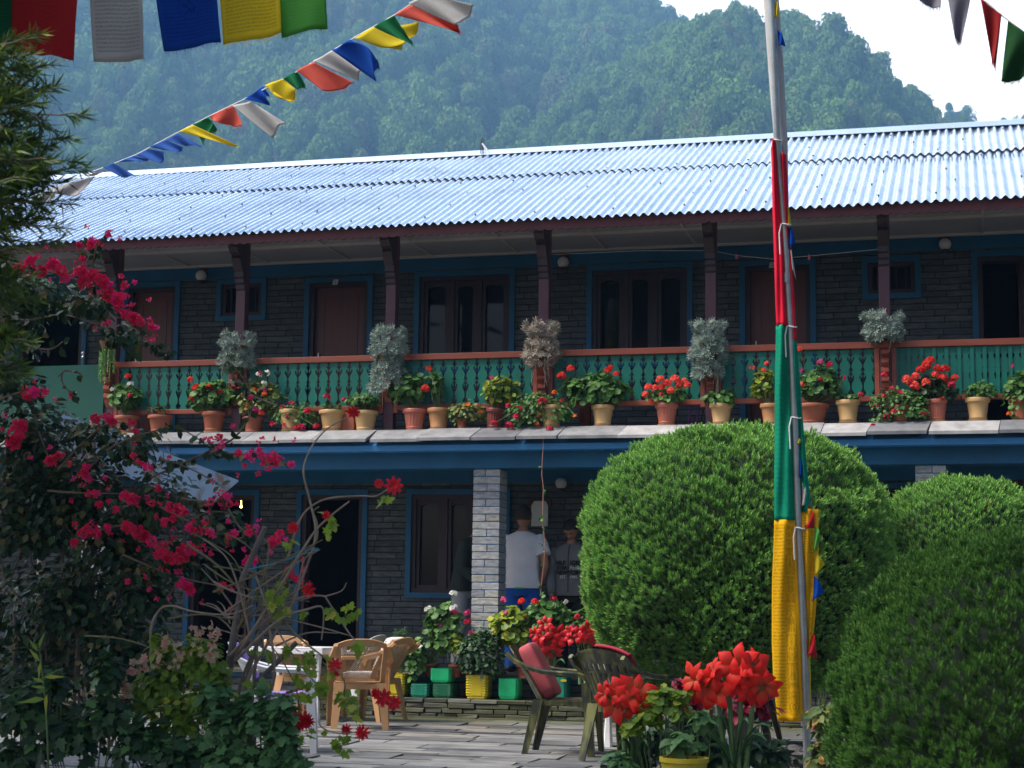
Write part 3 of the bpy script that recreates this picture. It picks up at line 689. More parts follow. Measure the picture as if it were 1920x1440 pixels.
# clothes line with pegs, bamboo/bench behind the railing
# ================================================================== POTS AND PLANTS
def sc_at(px, py, Y):
    q = P(px, py, Y); return FPX/float(np.dot(q-CAM, _f))
TERRA = mat('terracotta', (.36, .1, .045), .6, .25, 5, .15); BEIGE = mat('beige_plastic', (.58, .36, .15), .4, .15, 3, .05)
TANP = mat('tan_plastic', (.47, .22, .09), .45, .2, 3, .05); SALM = mat('salmon_plastic', (.52, .15, .095), .45, .15, 3, .05); DRED = mat('dark_red_plastic', (.2, .04, .03), .45, .2, 3, .05)
SOIL = mat('potting_soil', (.03, .02, .012), .95, .4, 20, .4)
STEM = mat('green_stem', (.1, .16, .04), .6, .3, 6, .1); BARK = mat('grey_bark', (.22, .17, .13), .8, .4, 14, .4); TWIG = mat('green_brown_stem', (.2, .17, .08), .7, .4, 9, .2)
LG = leafmat('geranium_leaf', (.025, .085, .02), (.08, .2, .035), tipc=(.16, .3, .07), tipw=.35, trans=.25)
LY = leafmat('yellowing_leaf', (.06, .16, .02), (.28, .38, .03), tipc=(.4, .45, .05), tipw=.3, trans=.35, third=(.5, .42, .03), tp=.85)
LD = leafmat('dark_small_leaf', (.01, .034, .013), (.03, .085, .024), trans=.2, third=(.07, .17, .04))  # green darkened to carry some of the lower-left shade
LO = leafmat('variegated_leaf', (.05, .12, .03), (.2, .26, .06), trans=.3, third=(.45, .28, .06), tp=.9)
LB = leafmat('bougainvillea_leaf', (.006, .024, .011), (.026, .078, .022), trans=.2, third=(.16, .13, .04), tp=.965)  # extra dark green, part of the lower-left shade put into the colour
LGREY = leafmat('grey_succulent_leaf', (.13, .2, .17), (.25, .33, .28), tipc=(.42, .48, .42), tipw=.4, trans=.05, rough=.7)
LGREY2 = leafmat('faded_succulent_leaf', (.2, .19, .14), (.36, .35, .27), tipc=(.5, .42, .36), tipw=.5, trans=.05, rough=.7, third=(.42, .25, .22), tp=.88)
LSED = leafmat('burro_tail_leaf', (.12, .3, .07), (.25, .45, .12), trans=.1)
def fl(name, c, c2=None, t=.3): return leafmat(name, c2 or tuple(x*.6 for x in c), c, trans=t, rough=.6)
RED = fl('scarlet_petal', (.85, .03, .015)); CRIM = fl('crimson_petal', (.65, .01, .06)); CORAL = fl('coral_petal', (.95, .12, .08), (.8, .05, .04)); PINK = fl('pink_petal', (.8, .08, .28)); WHT = fl('white_petal', (.85, .85, .8), (.7, .72, .6)); ORAN = fl('orange_petal', (.95, .16, .01)); LPINK = fl('pale_pink_petal', (.6, .3, .25), (.5, .42, .26))
MAG = leafmat('bougainvillea_bract', (.62, .006, .07), (.92, .015, .13), tipc=(.98, .05, .18), tipw=.35, trans=.34, third=(.85, .03, .38), tp=.8)
POIN = leafmat('poinsettia_bract', (.5, .0, .02), (.8, .015, .03), trans=.3)
def bloom_mesh(name, mt, n_=26, s=.3, tm=FL5):
    d = norm(RNG.normal(size=(n_, 3))); d[:, 2] = np.abs(d[:, 2])*.9-.2; d = norm(d)
    lf = LF(); lf.add(tm, d*.62, d+RNG.normal(size=(n_, 3))*.2, s*(1+.3*RNG.random(n_)))
    o = lf.build(name, mt); me = o.data; bpy.data.objects.remove(o); return me
BM = {k: bloom_mesh('flower_head', v) for k, v in dict(red=RED, crimson=CRIM, coral=CORAL, pink=PINK, white=WHT, orange=ORAN).items()}
BMF = {k: bloom_mesh('flower', v, 4, .7, FL5) for k, v in dict(red=RED, crimson=CRIM, orange=ORAN, pink=PINK, white=WHT, coral=CORAL).items()}
def put(me, name, parent, w_, r, rot=None):
    o = link(name, me, parent); o.location = Vector(w_)-worldloc(parent); o.scale = (r,)*3
    o.rotation_euler = rot or (random.uniform(-.4, .4), random.uniform(-.4, .4), random.uniform(0, 6)); return o
def worldloc(o):
    v = Vector((0, 0, 0))
    while o is not None: v += o.location; o = o.parent
    return v
def put0(o, parent): o.parent = parent; o.location = -worldloc(parent); return o    # mesh given in world coordinates
def pot(root, base, h, r, mt, fluted=False, saucer=False, tilt=0):
    """pot with rolled rim, soil and optional saucer; base in world coordinates"""
    mb = MB(); rb = r*.68; k = 36 if fluted else 28
    prof = [(.001, .012), (rb*.97, .012), (rb*.97, 0), (rb, .004), (rb*1.0, h*.08), (rb*1.045, h*.1), (rb*1.05, h*.15), (rb*1.02, h*.17), (r*.86, h*.78), (r*.88, h*.8), (r*.985, h*.82), (r*1.0, h*.86), (r*1.0, h*.96), (r*.97, h), (r*.9, h), (r*.87, h*.92), (r*.85, h*.9), (.001, h*.88)]
    mb.lathe(prof, (0, 0, 0), k, 0, .05 if fluted else 0, fluted, (h*.19, h*.79))
    o = mb.build('pot', mt, root, smooth='auto' if not fluted else False); o.location = Vector(base)-worldloc(root)
    if tilt: o.rotation_euler = (0, tilt, 0)
    mb = MB(); mb.lathe([(.001, h*.9), (r*.86, h*.895)], (0, 0, 0), 18); s_ = mb.build('soil', SOIL, o)
    if saucer:
        mb = MB(); mb.lathe([(.001, -.001), (rb*.95, -.001), (rb*1.15, .012), (rb*1.18, .02), (rb*1.12, .02), (rb*1.06, .012)], (0, 0, 0), 24); sa = mb.build('saucer', BEIGE, root, smooth='auto'); sa.location = Vector(base)-worldloc(root)+Vector((0, 0, .002))
        o.location.z += .012
    return o
def blob(c, rx, ry, rz, n_, tm, size, lf, up=.5, shell=.55, droop=0):
    d = rdir(n_); d[:, 2] = np.where(d[:, 2] < -.5, -d[:, 2], d[:, 2])
    rad = shell + (1-shell)*RNG.random(n_)
    lump = 1 + .18*np.sin(d[:, 0]*7+c[0]*9)*np.cos(d[:, 2]*6+c[0]*5)
    Pn = np.array(c) + d*rad[:, None]*lump[:, None]*np.array([rx, ry, rz])
    N = d*.8 + np.array([0, -.25, up]) + RNG.normal(size=(n_, 3))*.35
    D = d + np.array([0, 0, -droop]) + RNG.normal(size=(n_, 3))*.5
    lf.add(tm, Pn - norm(D)*size*.3, N, size*(.65+.6*RNG.random(n_)), D); return lf
def stems(base, tips, parent, mt=STEM, r=.004, bend=.03, name='stem'):
    mb = MB()
    for t in tips:
        t = np.array(t); b_ = np.array(base) + RNG.normal(size=3)*np.array([.02, .02, 0]); mid = (t+b_)/2 + RNG.normal(size=3)*bend; mid[2] += .02
        mb.tube([b_, (b_+mid)/2, mid, (mid+t)/2, t], [r*1.3, r*1.2, r, r*.9, r*.7], 5)
    o = mb.build(name, mt); return put0(o, parent)
LEDZ = za + .001
def ledge_plant(spec):
    (x, ty, by, w_, pm, flu, sau, box, tm, lm, nl, ls, heads, label, group) = spec[:15]
    Y = spec[15] if len(spec) > 15 else 16.36
    gz = spec[16] if len(spec) > 16 else LEDZ
    s = sc_at(x, by, Y); q = P(x, by, Y); base = np.array([q[0], Y, gz])
    h = (by-ty)/s; r = w_/2/s
    root = empty('potted_plant', base, 0, label, 'potted plant', group)
    if pm is not None: pot(root, base, h, r, pm, flu, sau, spec[17] if len(spec) > 17 else 0)
    if box:
        x0, y0, x1, y1 = box; c = P((x0+x1)/2, (y0+y1)/2, Y-.01); rx = (x1-x0)/2/s*1.12; rz = (y1-y0)/2/s*1.1
        lf = LF(); nl = int(nl*1.45)
        nb = 5
        blob(c, rx*.9, min(rx, .18), rz*.95, nl//2, tm, ls, lf)
        for k in range(nb):
            a = 2*pi*k/nb+random.random(); cc = c + np.array([cos(a)*rx*.55, random.uniform(-.05, .04), sin(a)*rz*.5]); blob(cc, rx*.42, rx*.35, rz*.45, nl//(2*nb), tm, ls, lf)
        put0(lf.build('foliage', lm), root)
        top = np.array([base[0], Y, gz+h*.88])
        tips = [c + np.array([random.uniform(-.7, .7)*rx, random.uniform(-.08, .02), random.uniform(-.5, .6)*rz]) for _ in range(7)]
        hw = []
        for (hx, hy, hr, hc) in heads:
            wq = P(hx, hy, Y-.09-random.random()*.05); hw.append(wq); put((BM if hr > 5 else BMF)[hc], 'flower_head' if hr > 5 else 'flower', root, wq, hr*1.18/s)
        stems(top, tips + hw, root)
    return root
R_, C_, O_, W_, PK, CO = 'red', 'crimson', 'orange', 'white', 'pink', 'coral'
GL = 'potted plants along the balcony ledge'
SPEC = [
 (238, 773, 806, 48, TERRA, 0, 1, (203, 722, 270, 775), L_ROUND, LG, 130, .065, [(212, 730, 6, W_), (245, 720, 7, W_), (240, 706, 7, R_), (243, 742, 6, C_)], 'terracotta pot of dark geranium with white and crimson flowers beside the green parapet', GL),
 (300, 775, 808, 48, TERRA, 0, 1, (272, 759, 315, 776), L_OVAL, LD, 60, .04, [], 'low terracotta pot with only short green shoots, right of the green parapet', GL),
 (400, 772, 810, 46, TERRA, 0, 1, (345, 715, 445, 776), L_ROUND, LG, 190, .072, [(357, 712, 7, R_), (368, 727, 9, R_), (393, 726, 8, R_), (360, 748, 7, R_), (402, 741, 7, R_), (413, 735, 6, R_)], 'wide scarlet geranium in a terracotta pot, leaves hanging over the rim', GL),
 (474, 780, 810, 40, TERRA, 0, 0, (440, 712, 535, 790), L_ROUND, LO, 190, .055, [(450, 727, 6, R_), (478, 733, 6, R_), (495, 740, 6, O_), (490, 775, 7, CO), (485, 703, 7, W_), (495, 718, 6, W_), (463, 760, 5, O_), (500, 700, 5, 'white')], 'tall mixed pot with white and orange flowers right behind the bougainvillea spray', GL),
 (545, 768, 808, 46, BEIGE, 0, 1, (500, 755, 603, 808), L_LOBED, LG, 330, .04, [(530, 764, 5, C_), (577, 772, 9, C_), (540, 780, 7, C_), (512, 796, 5, C_), (565, 802, 9, C_), (593, 800, 7, C_), (546, 757, 5, C_), (534, 799, 5, C_), (555, 803, 7, C_)], 'crimson ivy geranium spilling over a beige pot onto the ledge', GL, 16.34),
 (622, 768, 806, 50, BEIGE, 0, 1, (600, 757, 640, 769), L_ROUND, LG, 26, .045, [(613, 745, 8, C_), (646, 750, 6, C_)], 'almost bare beige pot with one crimson bloom', GL),
 (685, 768, 806, 48, BEIGE, 0, 0, (648, 738, 712, 768), L_LOBED, LG, 260, .05, [], 'beige pot of feathery light green marigold leaves, no flowers', GL),
 (777, 766, 806, 46, SALM, 36, 0, (722, 700, 800, 765), L_ROUND, LG, 120, .068, [(728, 713, 10, R_), (797, 729, 9, R_)], 'salmon fluted pot of leggy geranium with two scarlet heads by the second post', GL),
 (822, 765, 806, 44, TANP, 0, 0, (800, 695, 832, 750), L_ROUND, LG, 50, .06, [(804, 691, 5, R_)], 'tan pot with a thin upright geranium', GL),
 (866, 785, 806, 22, TERRA, 0, 0, (835, 752, 912, 804), L_LOBED, LO, 240, .045, [(877, 760, 5, O_), (900, 773, 4, O_)], 'small terracotta pot hidden under a bushy plant with tiny orange flowers', GL),
 (925, 764, 803, 36, DRED, 36, 0, (900, 708, 974, 762), L_ROUND, LY, 130, .062, [(919, 709, 5, PK)], 'dark red fluted pot leaning left under a yellow green geranium', GL, 16.36, LEDZ, .1),
 (1034, 765, 806, 44, BEIGE, 0, 0, (945, 738, 1075, 815), L_LOBED, LG, 620, .046, [(953, 761, 6, C_), (973, 766, 5, C_), (968, 782, 8, C_), (955, 799, 9, C_), (926, 794, 7, C_), (1016, 754, 10, C_), (1040, 737, 6, O_), (1010, 779, 5, O_), (1007, 797, 5, O_), (1009, 811, 5, O_), (1031, 806, 8, C_), (1078, 781, 4, O_), (1055, 751, 4, C_)], 'large trailing mass of dark ivy geranium and orange nasturtium spilling over the coping', GL, 16.26),
 (1130, 763, 803, 44, BEIGE, 0, 1, (1052, 700, 1182, 768), L_ROUND, LG, 270, .075, [(1053, 706, 10, R_), (1070, 692, 9, R_), (1140, 695, 8, R_), (1155, 702, 7, R_), (1145, 689, 6, R_), (1142, 730, 5, C_)], 'biggest scarlet geranium on the ledge, spreading wide over a beige pot', GL),
 (1250, 760, 801, 44, SALM, 36, 1, (1212, 725, 1292, 765), L_ROUND, LG, 130, .05, [(1238, 712, 9, CO), (1250, 720, 10, CO), (1265, 711, 10, CO), (1275, 724, 9, CO), (1289, 722, 8, CO), (1258, 733, 9, CO), (1216, 727, 9, CO), (1228, 728, 8, CO), (1210, 740, 8, CO), (1222, 753, 7, CO), (1240, 742, 8, CO), (1283, 716, 8, CO), (1240, 727, 8, CO)], 'salmon fluted pot crowned with a dense mass of coral pink geraniums', GL),
 (1352, 760, 799, 44, BEIGE, 0, 1, (1320, 730, 1382, 768), L_ROUND, LG, 110, .055, [], 'beige pot of bright green leaves trailing down its right side', GL),
 (1446, 757, 797, 42, TANP, 0, 0, (1409, 690, 1452, 762), L_ROUND, LY, 110, .055, [(1409, 690, 5, CO), (1438, 682, 6, CO), (1432, 695, 6, CO)], 'tan pot with yellow mottled geranium just left of the flagpole', GL),
 (1522, 757, 795, 66, TERRA, 0, 0, (1500, 685, 1572, 765), L_ROUND, LG, 190, .066, [(1538, 680, 8, PK), (1556, 685, 8, C_), (1538, 713, 6, C_), (1504, 722, 7, CO), (1500, 695, 5, PK), (1500, 655, 6, CO), (1580, 708, 5, C_)], 'wide terracotta tub of tall geranium with pink and magenta heads just right of the flagpole', GL),
 (1590, 752, 794, 46, BEIGE, 0, 1, (1568, 740, 1612, 754), L_ROUND, LG, 40, .045, [(1614, 741, 7, C_)], 'beige pot with short green leaves between the flagpole and the crimson trailing plant', GL),
 (1690, 762, 794, 40, TERRA, 0, 0, (1630, 728, 1745, 808), L_LOBED, LG, 620, .042, [(1658, 704, 8, C_), (1657, 743, 6, C_), (1672, 729, 5, C_), (1677, 773, 8, C_), (1662, 780, 6, C_), (1637, 800, 7, C_), (1641, 763, 5, C_), (1688, 737, 5, C_), (1732, 777, 5, C_)], 'crimson ivy geranium trailing over the ledge by the last carved post', GL, 16.28),
 (1756, 752, 793, 44, SALM, 36, 1, (1705, 700, 1795, 768), L_ROUND, LD, 260, .05, [(1744, 677, 10, R_), (1735, 690, 10, R_), (1725, 694, 9, R_), (1737, 684, 10, R_), (1700, 712, 10, CO), (1717, 706, 9, CO), (1715, 725, 11, CO), (1736, 718, 10, CO), (1757, 692, 9, R_), (1772, 693, 10, R_), (1754, 704, 10, CO), (1768, 709, 10, R_), (1790, 709, 8, R_), (1783, 723, 10, C_), (1768, 747, 6, R_), (1708, 718, 9, CO)], 'tallest orange red geranium in a fluted pot, right of the last carved post', GL),
 (1834, 748, 791, 46, BEIGE, 0, 1, (1808, 716, 1866, 752), L_OVAL, LG, 160, .05, [], 'beige pot of dark green leaves near the right end of the ledge', GL),
 (1912, 750, 792, 40, TERRA, 0, 0, (1884, 695, 1945, 800), L_ROUND, LG, 240, .055, [(1895, 686, 5, PK), (1892, 777, 6, O_), (1914, 802, 6, O_)], 'trailing nasturtium with orange flowers at the right edge of the photo', GL),
]
for s_ in SPEC: ledge_plant(s_)
# brown planter box between two beige pots
c = P(652, 800, 16.42); mb = MB(); mb.box(c[0]-.09, c[0]+.09, 16.36, 16.46, LEDZ, LEDZ+.2); o = mb.build('planter_box', TERRA, bevel=.006); tag(o, 'plain brown planter box half hidden between the bare and the feathery beige pots', 'planter box')
# ---- plants hung on the posts
def hanging(px, y0, y1, w_, lm, n_, label, trail, basket):
    Y = 16.32; s = sc_at(px, y0, Y); c = P(px, (y0+y1)/2, Y); root = empty('hanging_planter', P(px, y1, Y), 0, label, 'hanging plant', 'grey succulents hung on the balcony posts')
    hw = w_/2/s; hh = (y1-y0)/2/s
    lf = LF(); k = n_
    u = RNG.uniform(-1, 1, k); v = RNG.uniform(-1, 1, k); a = RNG.uniform(-pi, pi, k)
    wob = 1+.16*np.sin(v*5+px)+.1*np.sin(v*11+px*2)
    Pn = np.stack([c[0]+np.sin(a)*hw*.85*wob, c[1]-np.cos(a)*hw*.75*wob, c[2]+v*hh*.92], 1)
    N = np.stack([np.sin(a), -np.cos(a), .35+v*.35], 1) + RNG.normal(size=(k, 3))*.35
    lf.add(_flower(7, .13, .35), Pn, N, .03+.014*RNG.random(k), rnd=RNG.random(k))
    lf.add(_flower(6, .14, 1.2), Pn[:k//2] + N[:k//2]*.012, N[:k//2], .03+.01*RNG.random(k//2))
    put0(lf.build('foliage', lm), root)
    mb = MB(); mb.lathe([(.001, -hh*.5), (hw*.5, -hh*.5), (hw*.72, hh*.25), (hw*.74, hh*.3), (.001, hh*.3)], c, 16); put0(mb.build('basket', mat('basket_weave', (.2, .1, .045), .8, .3, 20, .4)), root)
    mb = MB()
    for q in range(trail):
        x_ = random.uniform(-hw*.8, hw*.8); z_ = c[2]-hh*.6; ln = random.uniform(.1, .3); y_ = c[1]-random.uniform(0, hw*.5)
        mb.tube([(c[0]+x_, y_, z_), (c[0]+x_+random.uniform(-.03, .03), y_-.03, z_-ln*.4), (c[0]+x_+random.uniform(-.03, .03), y_-.02, z_-ln)], [.004, .004, .002], 5)
        lf2 = LF()
    if trail: put0(mb.build('bare_stem', mat('pale_stem', (.42, .3, .22), .7, .3, 9, .2)), root)
    if basket:
        mb = MB(); mb.lathe([(.09, -.0), (.11, .0), (.115, .03), (.1, .035)], P(px, y1-8, Y), 18); put0(mb.build('rim', TANP), root)
    return root
hanging(445, 624, 690, 58, LGREY, 330, 'squat grey green succulent hanging on the post above the bougainvillea spray', 4, 0)
hanging(728, 612, 742, 60, LGREY, 640, 'longest blue grey succulent, reaching below the hand rail, on the second post', 3, 0)
hanging(1015, 604, 690, 58, LGREY2, 400, 'faded pinkish succulent with bare dangling stems on the middle post', 11, 0)
hanging(1328, 600, 712, 58, LGREY, 580, 'upright grey green succulent on the post left of the flagpole', 7, 0)
hanging(1656, 588, 640, 64, LGREY, 330, 'bushy grey succulent in a shallow basket on the last post, right of the flagpole', 2, 1)
# burro's tail
c0_ = P(202, 648, 16.3); s = sc_at(202, 648, 16.3)
root = empty('hanging_planter', c0_, 0, 'light green burro tail succulent with long drooping strands above the green parapet', 'hanging plant')
lf = LF()
for q in range(26):
    a = random.uniform(-pi, pi); r = random.uniform(.03, .1); ln = random.uniform(.12, .42) if q % 3 else random.uniform(.3, .45)
    pts = [c0_ + np.array([cos(a)*r*min(1, t*4), sin(a)*r*min(1, t*4), .05-(ln*t if t > .1 else 0)]) for t in np.linspace(0, 1, int(ln/.009))]
    k = len(pts)*3; PP = np.repeat(np.array(pts), 3, 0) + RNG.normal(size=(k, 3))*.003; N = norm(RNG.normal(size=(k, 3))*np.array([1, 1, .3]))
    lf.add(T([(0, 0, 0), (.35, .5, .15), (0, 1, 0), (-.35, .5, .15)], [(0, 1, 2, 3)]), PP, N, .017, np.array([0, 0, -1.0])+N*.8)
put0(lf.build('foliage', LSED), root)
mb = MB(); mb.lathe([(.001, -.03), (.06, -.03), (.09, .04), (.092, .045), (.001, .045)], c0_, 16); put0(mb.build('basket', mat('basket_weave', (.2, .1, .045), .8, .3, 20, .4)), root)
# dangling vine from the middle mass
vp = [(1018, 815), (1019, 835), (1017, 862), (1016, 890), (1019, 915), (1018, 950), (1017, 975), (1020, 1000), (1022, 1020), (1020, 1060), (1016, 1090), (1013, 1118)]
pts = [P(a, b_, 16.0) for a, b_ in vp]
root = empty('trailing_vine', pts[0], 0, 'single thin reddish vine dangling in front of the white shirt from the balcony ledge', 'vine')
mb = MB(); mb.tube(pts, .0045, 5); put0(mb.build('stem', mat('red_vine', (.35, .16, .12), .6, .3, 9, .1)), root)
lf = LF()
for i_, (a, b_) in enumerate([(1016, 973), (1014, 1019), (1017, 992), (1021, 1034), (1018, 1062), (1014, 1100), (1017, 1108), (1014, 875), (1021, 924)]):
    q = P(a, b_, 15.99); lf.add(L_ROUND, q + RNG.normal(size=(3, 3))*.012, RNG.normal(size=(3, 3))+np.array([0, -1, .5]), .022+.012*(i_ in (0, 5, 6)))
put0(lf.build('leaf', LG), root)
# ---- planting terrace below: dry stone edge, jerry can planters and beds
TZ = .18
mb = MB(); mb.box(-10.4, 3.5, 15.98, 16.3, 0, TZ-.012); tm_ = mb.build('terrace_bed', SOIL); tm_['kind'] = 'structure'
mb = MB(); z = 0; rr = random.Random(3)
for row, hgt in enumerate((.04, .046, .05, .042)):
    x = -10.5 + rr.uniform(0, .2)
    while x < 3.5:
        wd = rr.uniform(.12, .34); j = [rr.uniform(-.008, .008) for _ in range(12)]; y0 = 15.9+rr.uniform(-.014, .014)
        vs = [(x+j[0], y0+j[1], z+.002), (x+wd-.012+j[2], y0+j[3], z+.002), (x+wd-.01, 16.0, z+.002), (x, 16.0, z+.002), (x+j[4], y0+j[5]*.6, z+hgt-.005+j[6]*.4), (x+wd-.012+j[7], y0+j[8]*.6, z+hgt-.005+j[9]*.4), (x+wd-.01, 16.0, z+hgt-.004), (x, 16.0, z+hgt-.004)]
        mb.add(vs, [(3, 2, 1, 0), (4, 5, 6, 7), (0, 1, 5, 4), (1, 2, 6, 5), (2, 3, 7, 6), (3, 0, 4, 7)]); x += wd
    z += hgt
o = mb.build('stone_edging', PATIO, bevel=.004); tag(o, 'low dry stone edging of thin dark slates in front of the can planters', 'stone wall')
def canmat(nm, c): return mat(nm, c, .4, .3, 6, .1)
YEL = canmat('yellow_can', (.62, .48, .02)); GRN = canmat('green_can', (.01, .42, .16)); TEAL = canmat('teal_can', (.01, .22, .14)); DGR = canmat('dark_green_can', (.01, .13, .06))
def jerry(px0, px1, ty, by, Y, z0, mt, ribs, label, plant=None):
    s = sc_at((px0+px1)/2, by, Y); q = P((px0+px1)/2, by, Y); w_ = (px1-px0)/s; h = (by-ty)/s; root = empty('can_planter', (q[0], Y, z0), 0, label, 'planter', 'planters cut from plastic cans')
    mb = MB(); hw = w_/2; d = .1
    nl = 9; rows = []
    for i in range(nl*2+1):
        t = i/(nl*2); z_ = h*t; ins = (.008 if ribs and i % 2 else 0) + (.015*(1-min(1, t*6)))
        rows.append((z_, ins))
    def ring(z_, ins, out=1):
        pts = []
        for (sx, sy) in ((-1, -1), (1, -1), (1, 1), (-1, 1)):
            c_ = .022
            if sx*sy > 0: order = ((0, c_), (c_, 0))
            else: order = ((c_, 0), (0, c_))
            for (a, b_) in order: pts.append((sx*(hw-a-(ins if ribs else ins)), sy*(d-b_-ins*.3), z_))
        return pts
    vs = []; 
    for z_, ins in rows: vs += ring(z_, ins)
    n_ = 8; fs = [(i*n_+j, i*n_+(j+1) % n_, (i+1)*n_+(j+1) % n_, (i+1)*n_+j) for i in range(len(rows)-1) for j in range(n_)]
    o_ = len(vs); vs += ring(h, .006); vs += ring(h-.03, .006); i0 = len(rows)-1
    fs += [(i0*n_+j, i0*n_+(j+1) % n_, o_+(j+1) % n_, o_+j) for j in range(n_)] + [(o_+j, o_+(j+1) % n_, o_+8+(j+1) % n_, o_+8+j) for j in range(n_)] + [tuple(range(8)), tuple(o_+8+j for j in range(8))]
    mb.add(vs, fs)
    if ribs:      # label recess on the front
        mb.box(-hw*.45, hw*.45, -d-.001, -d+.01, h*.12, h*.86)
    mb.build('can', mt, root); return root
jerry(724, 765, 1260, 1302, 16.12, TZ, YEL, 1, 'yellow ribbed can planter, leftmost of the row')
jerry(773, 811, 1279, 1304, 16.1, TZ, TEAL, 1, 'low teal ribbed can between the yellow can and the stacked pair')
jerry(814, 855, 1279, 1305, 16.1, TZ, DGR, 1, 'dark green can, lower of the stacked pair')
jerry(811, 851, 1252, 1278, 16.1, TZ+.142, GRN, 0, 'bright green can, upper of the stacked pair')
jerry(876, 920, 1264, 1307, 16.1, TZ, YEL, 1, 'yellow ribbed can planter below the brick pillar, overgrown by leaves')
jerry(938, 976, 1270, 1308, 16.1, TZ, GRN, 0, 'plain bright green can left of the olive chair')
jerry(1015, 1045, 1268, 1308, 16.12, TZ, YEL, 1, 'yellow can seen between the arms of the olive chairs')
jerry(1046, 1066, 1265, 1308, 16.12, TZ, TEAL, 0, 'narrow teal can with a small yellow sticker behind the olive chairs')
c = P(1056, 1276, 16.0); mb = MB(); mb.lathe([(.001, 0), (.03, 0), (.03, .003), (.001, .003)], (0, 0, 0), 16, sy=.45); o = mb.build('sticker', YEL); o.location = (c[0], 16.015, c[2]); o.rotation_euler = (pi/2, 0, 0); o.parent = bpy.data.objects['can_planter.007']; o.location -= bpy.data.objects['can_planter.007'].location
GT = 'pots along the planting terrace'
TS = [
 (752, 1240, 1262, 30, None, 0, 0, (733, 1178, 772, 1262), L_NEEDLE, LD, 1500, .05, [], 'dark bluish juniper seedling rising from the yellow can', GT, 16.12, TZ+.1),
 (792, 1240, 1280, 26, None, 0, 0, (764, 1195, 802, 1285), L_ROUND, LG, 120, .06, [(768, 1217, 7, W_), (790, 1214, 4, W_)], 'low geranium with one white flower head in the teal can', GT, 16.08, TZ+.1),
 (806, 1228, 1252, 36, DRED, 0, 0, (797, 1132, 868, 1240), L_ROUND, LG, 330, .07, [(850, 1113, 8, W_), (850, 1140, 9, W_), (803, 1142, 8, W_), (852, 1148, 8, PK), (876, 1150, 8, PK), (877, 1167, 8, C_), (824, 1171, 5, PK)], 'tall geranium with white and pink heads left of the brick pillar', GT, 16.16, .37),
 (855, 1228, 1252, 30, DRED, 0, 0, (835, 1190, 875, 1235), L_ROUND, LY, 60, .06, [], 'small dark red pot of yellow green geranium against the pillar', GT, 16.12, .37),
 (905, 1240, 1264, 30, None, 0, 0, (855, 1178, 950, 1285), L_LOBED, LD, 1000, .042, [(885, 1188, 5, PK)], 'fine leaved grey green bush in front of the brick pillar foot', GT, 16.06, TZ+.1),
 (985, 1225, 1252, 36, DRED, 0, 0, (918, 1140, 1000, 1215), L_ROUND, LY, 230, .072, [(944, 1125, 7, PK), (978, 1128, 8, R_), (947, 1150, 5, PK)], 'light green geranium in front of the man in the white shirt', GT, 16.15, .37),
 (1030, 1225, 1252, 36, DRED, 0, 0, (975, 1125, 1075, 1215), L_ROUND, LG, 330, .075, [(1003, 1129, 8, R_), (1040, 1123, 6, C_), (1062, 1130, 5, W_), (983, 1157, 4, R_)], 'broad geranium with small red heads in front of the grey jacket', GT, 16.15, .37),
 (1098, 1225, 1252, 36, DRED, 0, 0, (1075, 1140, 1122, 1215), L_ROUND, LG, 150, .065, [(1083, 1157, 7, C_), (1078, 1175, 5, PK)], 'geranium half hidden by the left edge of the large clipped bush', GT, 16.15, .37),
 (1535, 1292, 1318, 46, TERRA, 0, 0, (1520, 1262, 1555, 1295), L_NEEDLE, LG, 120, .09, [], 'square toned terracotta pot with thin blades right of the flagpole', GT, 15.6, .0),
 (1574, 1285, 1316, 50, DRED, 0, 0, (1552, 1262, 1600, 1290), L_NEEDLE, LD, 60, .09, [], 'dark red bowl pot between flagpole and foreground bush', GT, 15.4, .0),
 (1610, 1240, 1270, 40, None, 0, 0, (1570, 1228, 1650, 1290), L_OVAL, LY, 330, .06, [(1600, 1245, 5, PK)], 'sunny light green shrub between the clipped bushes', GT, 14.6, .3),
]
for s_ in TS:
    r_ = ledge_plant(s_)
# ================================================================== FURNITURE
TANC = mat('tan_chair_plastic', (.46, .25, .11), .35, .12, 2, .03); WHC = mat('white_chair_plastic', (.72, .72, .74), .35, .1, 2, .03)
m, n, l, b = nmat('olive_marbled_plastic'); nz = noise(n, l, 5, 3, rough=.5, sc=(3, 3, .8))
l.new(mix(n, l, ramp(n, l, nz, [(.45, 0), (.62, 1)]), (.028, .033, .02), (.12, .12, .035)), b.inputs['Base Color']); b.inputs['Roughness'].default_value = .3; OLIVE = m
ROSE = mat('rose_cushion_fabric', (.42, .07, .085), .85, .2, 7, .3); ROSE2 = mat('crimson_cloth', (.42, .02, .05), .9, .25, 7, .4); PURP = mat('purple_cloth', (.35, .2, .6), .85, .2, 6, .3)
m, n, l, b = nmat('floral_fabric'); vo = n.new('ShaderNodeTexVoronoi'); vo.inputs['Scale'].default_value = 13; tc = n.new('ShaderNodeTexCoord'); l.new(tc.outputs['Object'], vo.inputs[0])
a_ = ramp(n, l, vo.outputs['Distance'], [(.1, 1), (.16, 0), (.28, 0), (.33, .9), (.37, .0)]); a_.node.color_ramp.interpolation = 'LINEAR'
nz = noise(n, l, 20, 3); cc_ = mix(n, l, ramp(n, l, nz, [(.45, 0), (.55, 1)]), (.4, .07, .03), (.05, .07, .16))
l.new(mix(n, l, mth(n, l, 'MAXIMUM', mth(n, l, 'MULTIPLY', a_, .9), ramp(n, l, nz, [(.62, 0), (.66, .7)])), (.72, .7, .64), cc_), b.inputs['Base Color']); b.inputs['Roughness'].default_value = .85; FLORAL = m
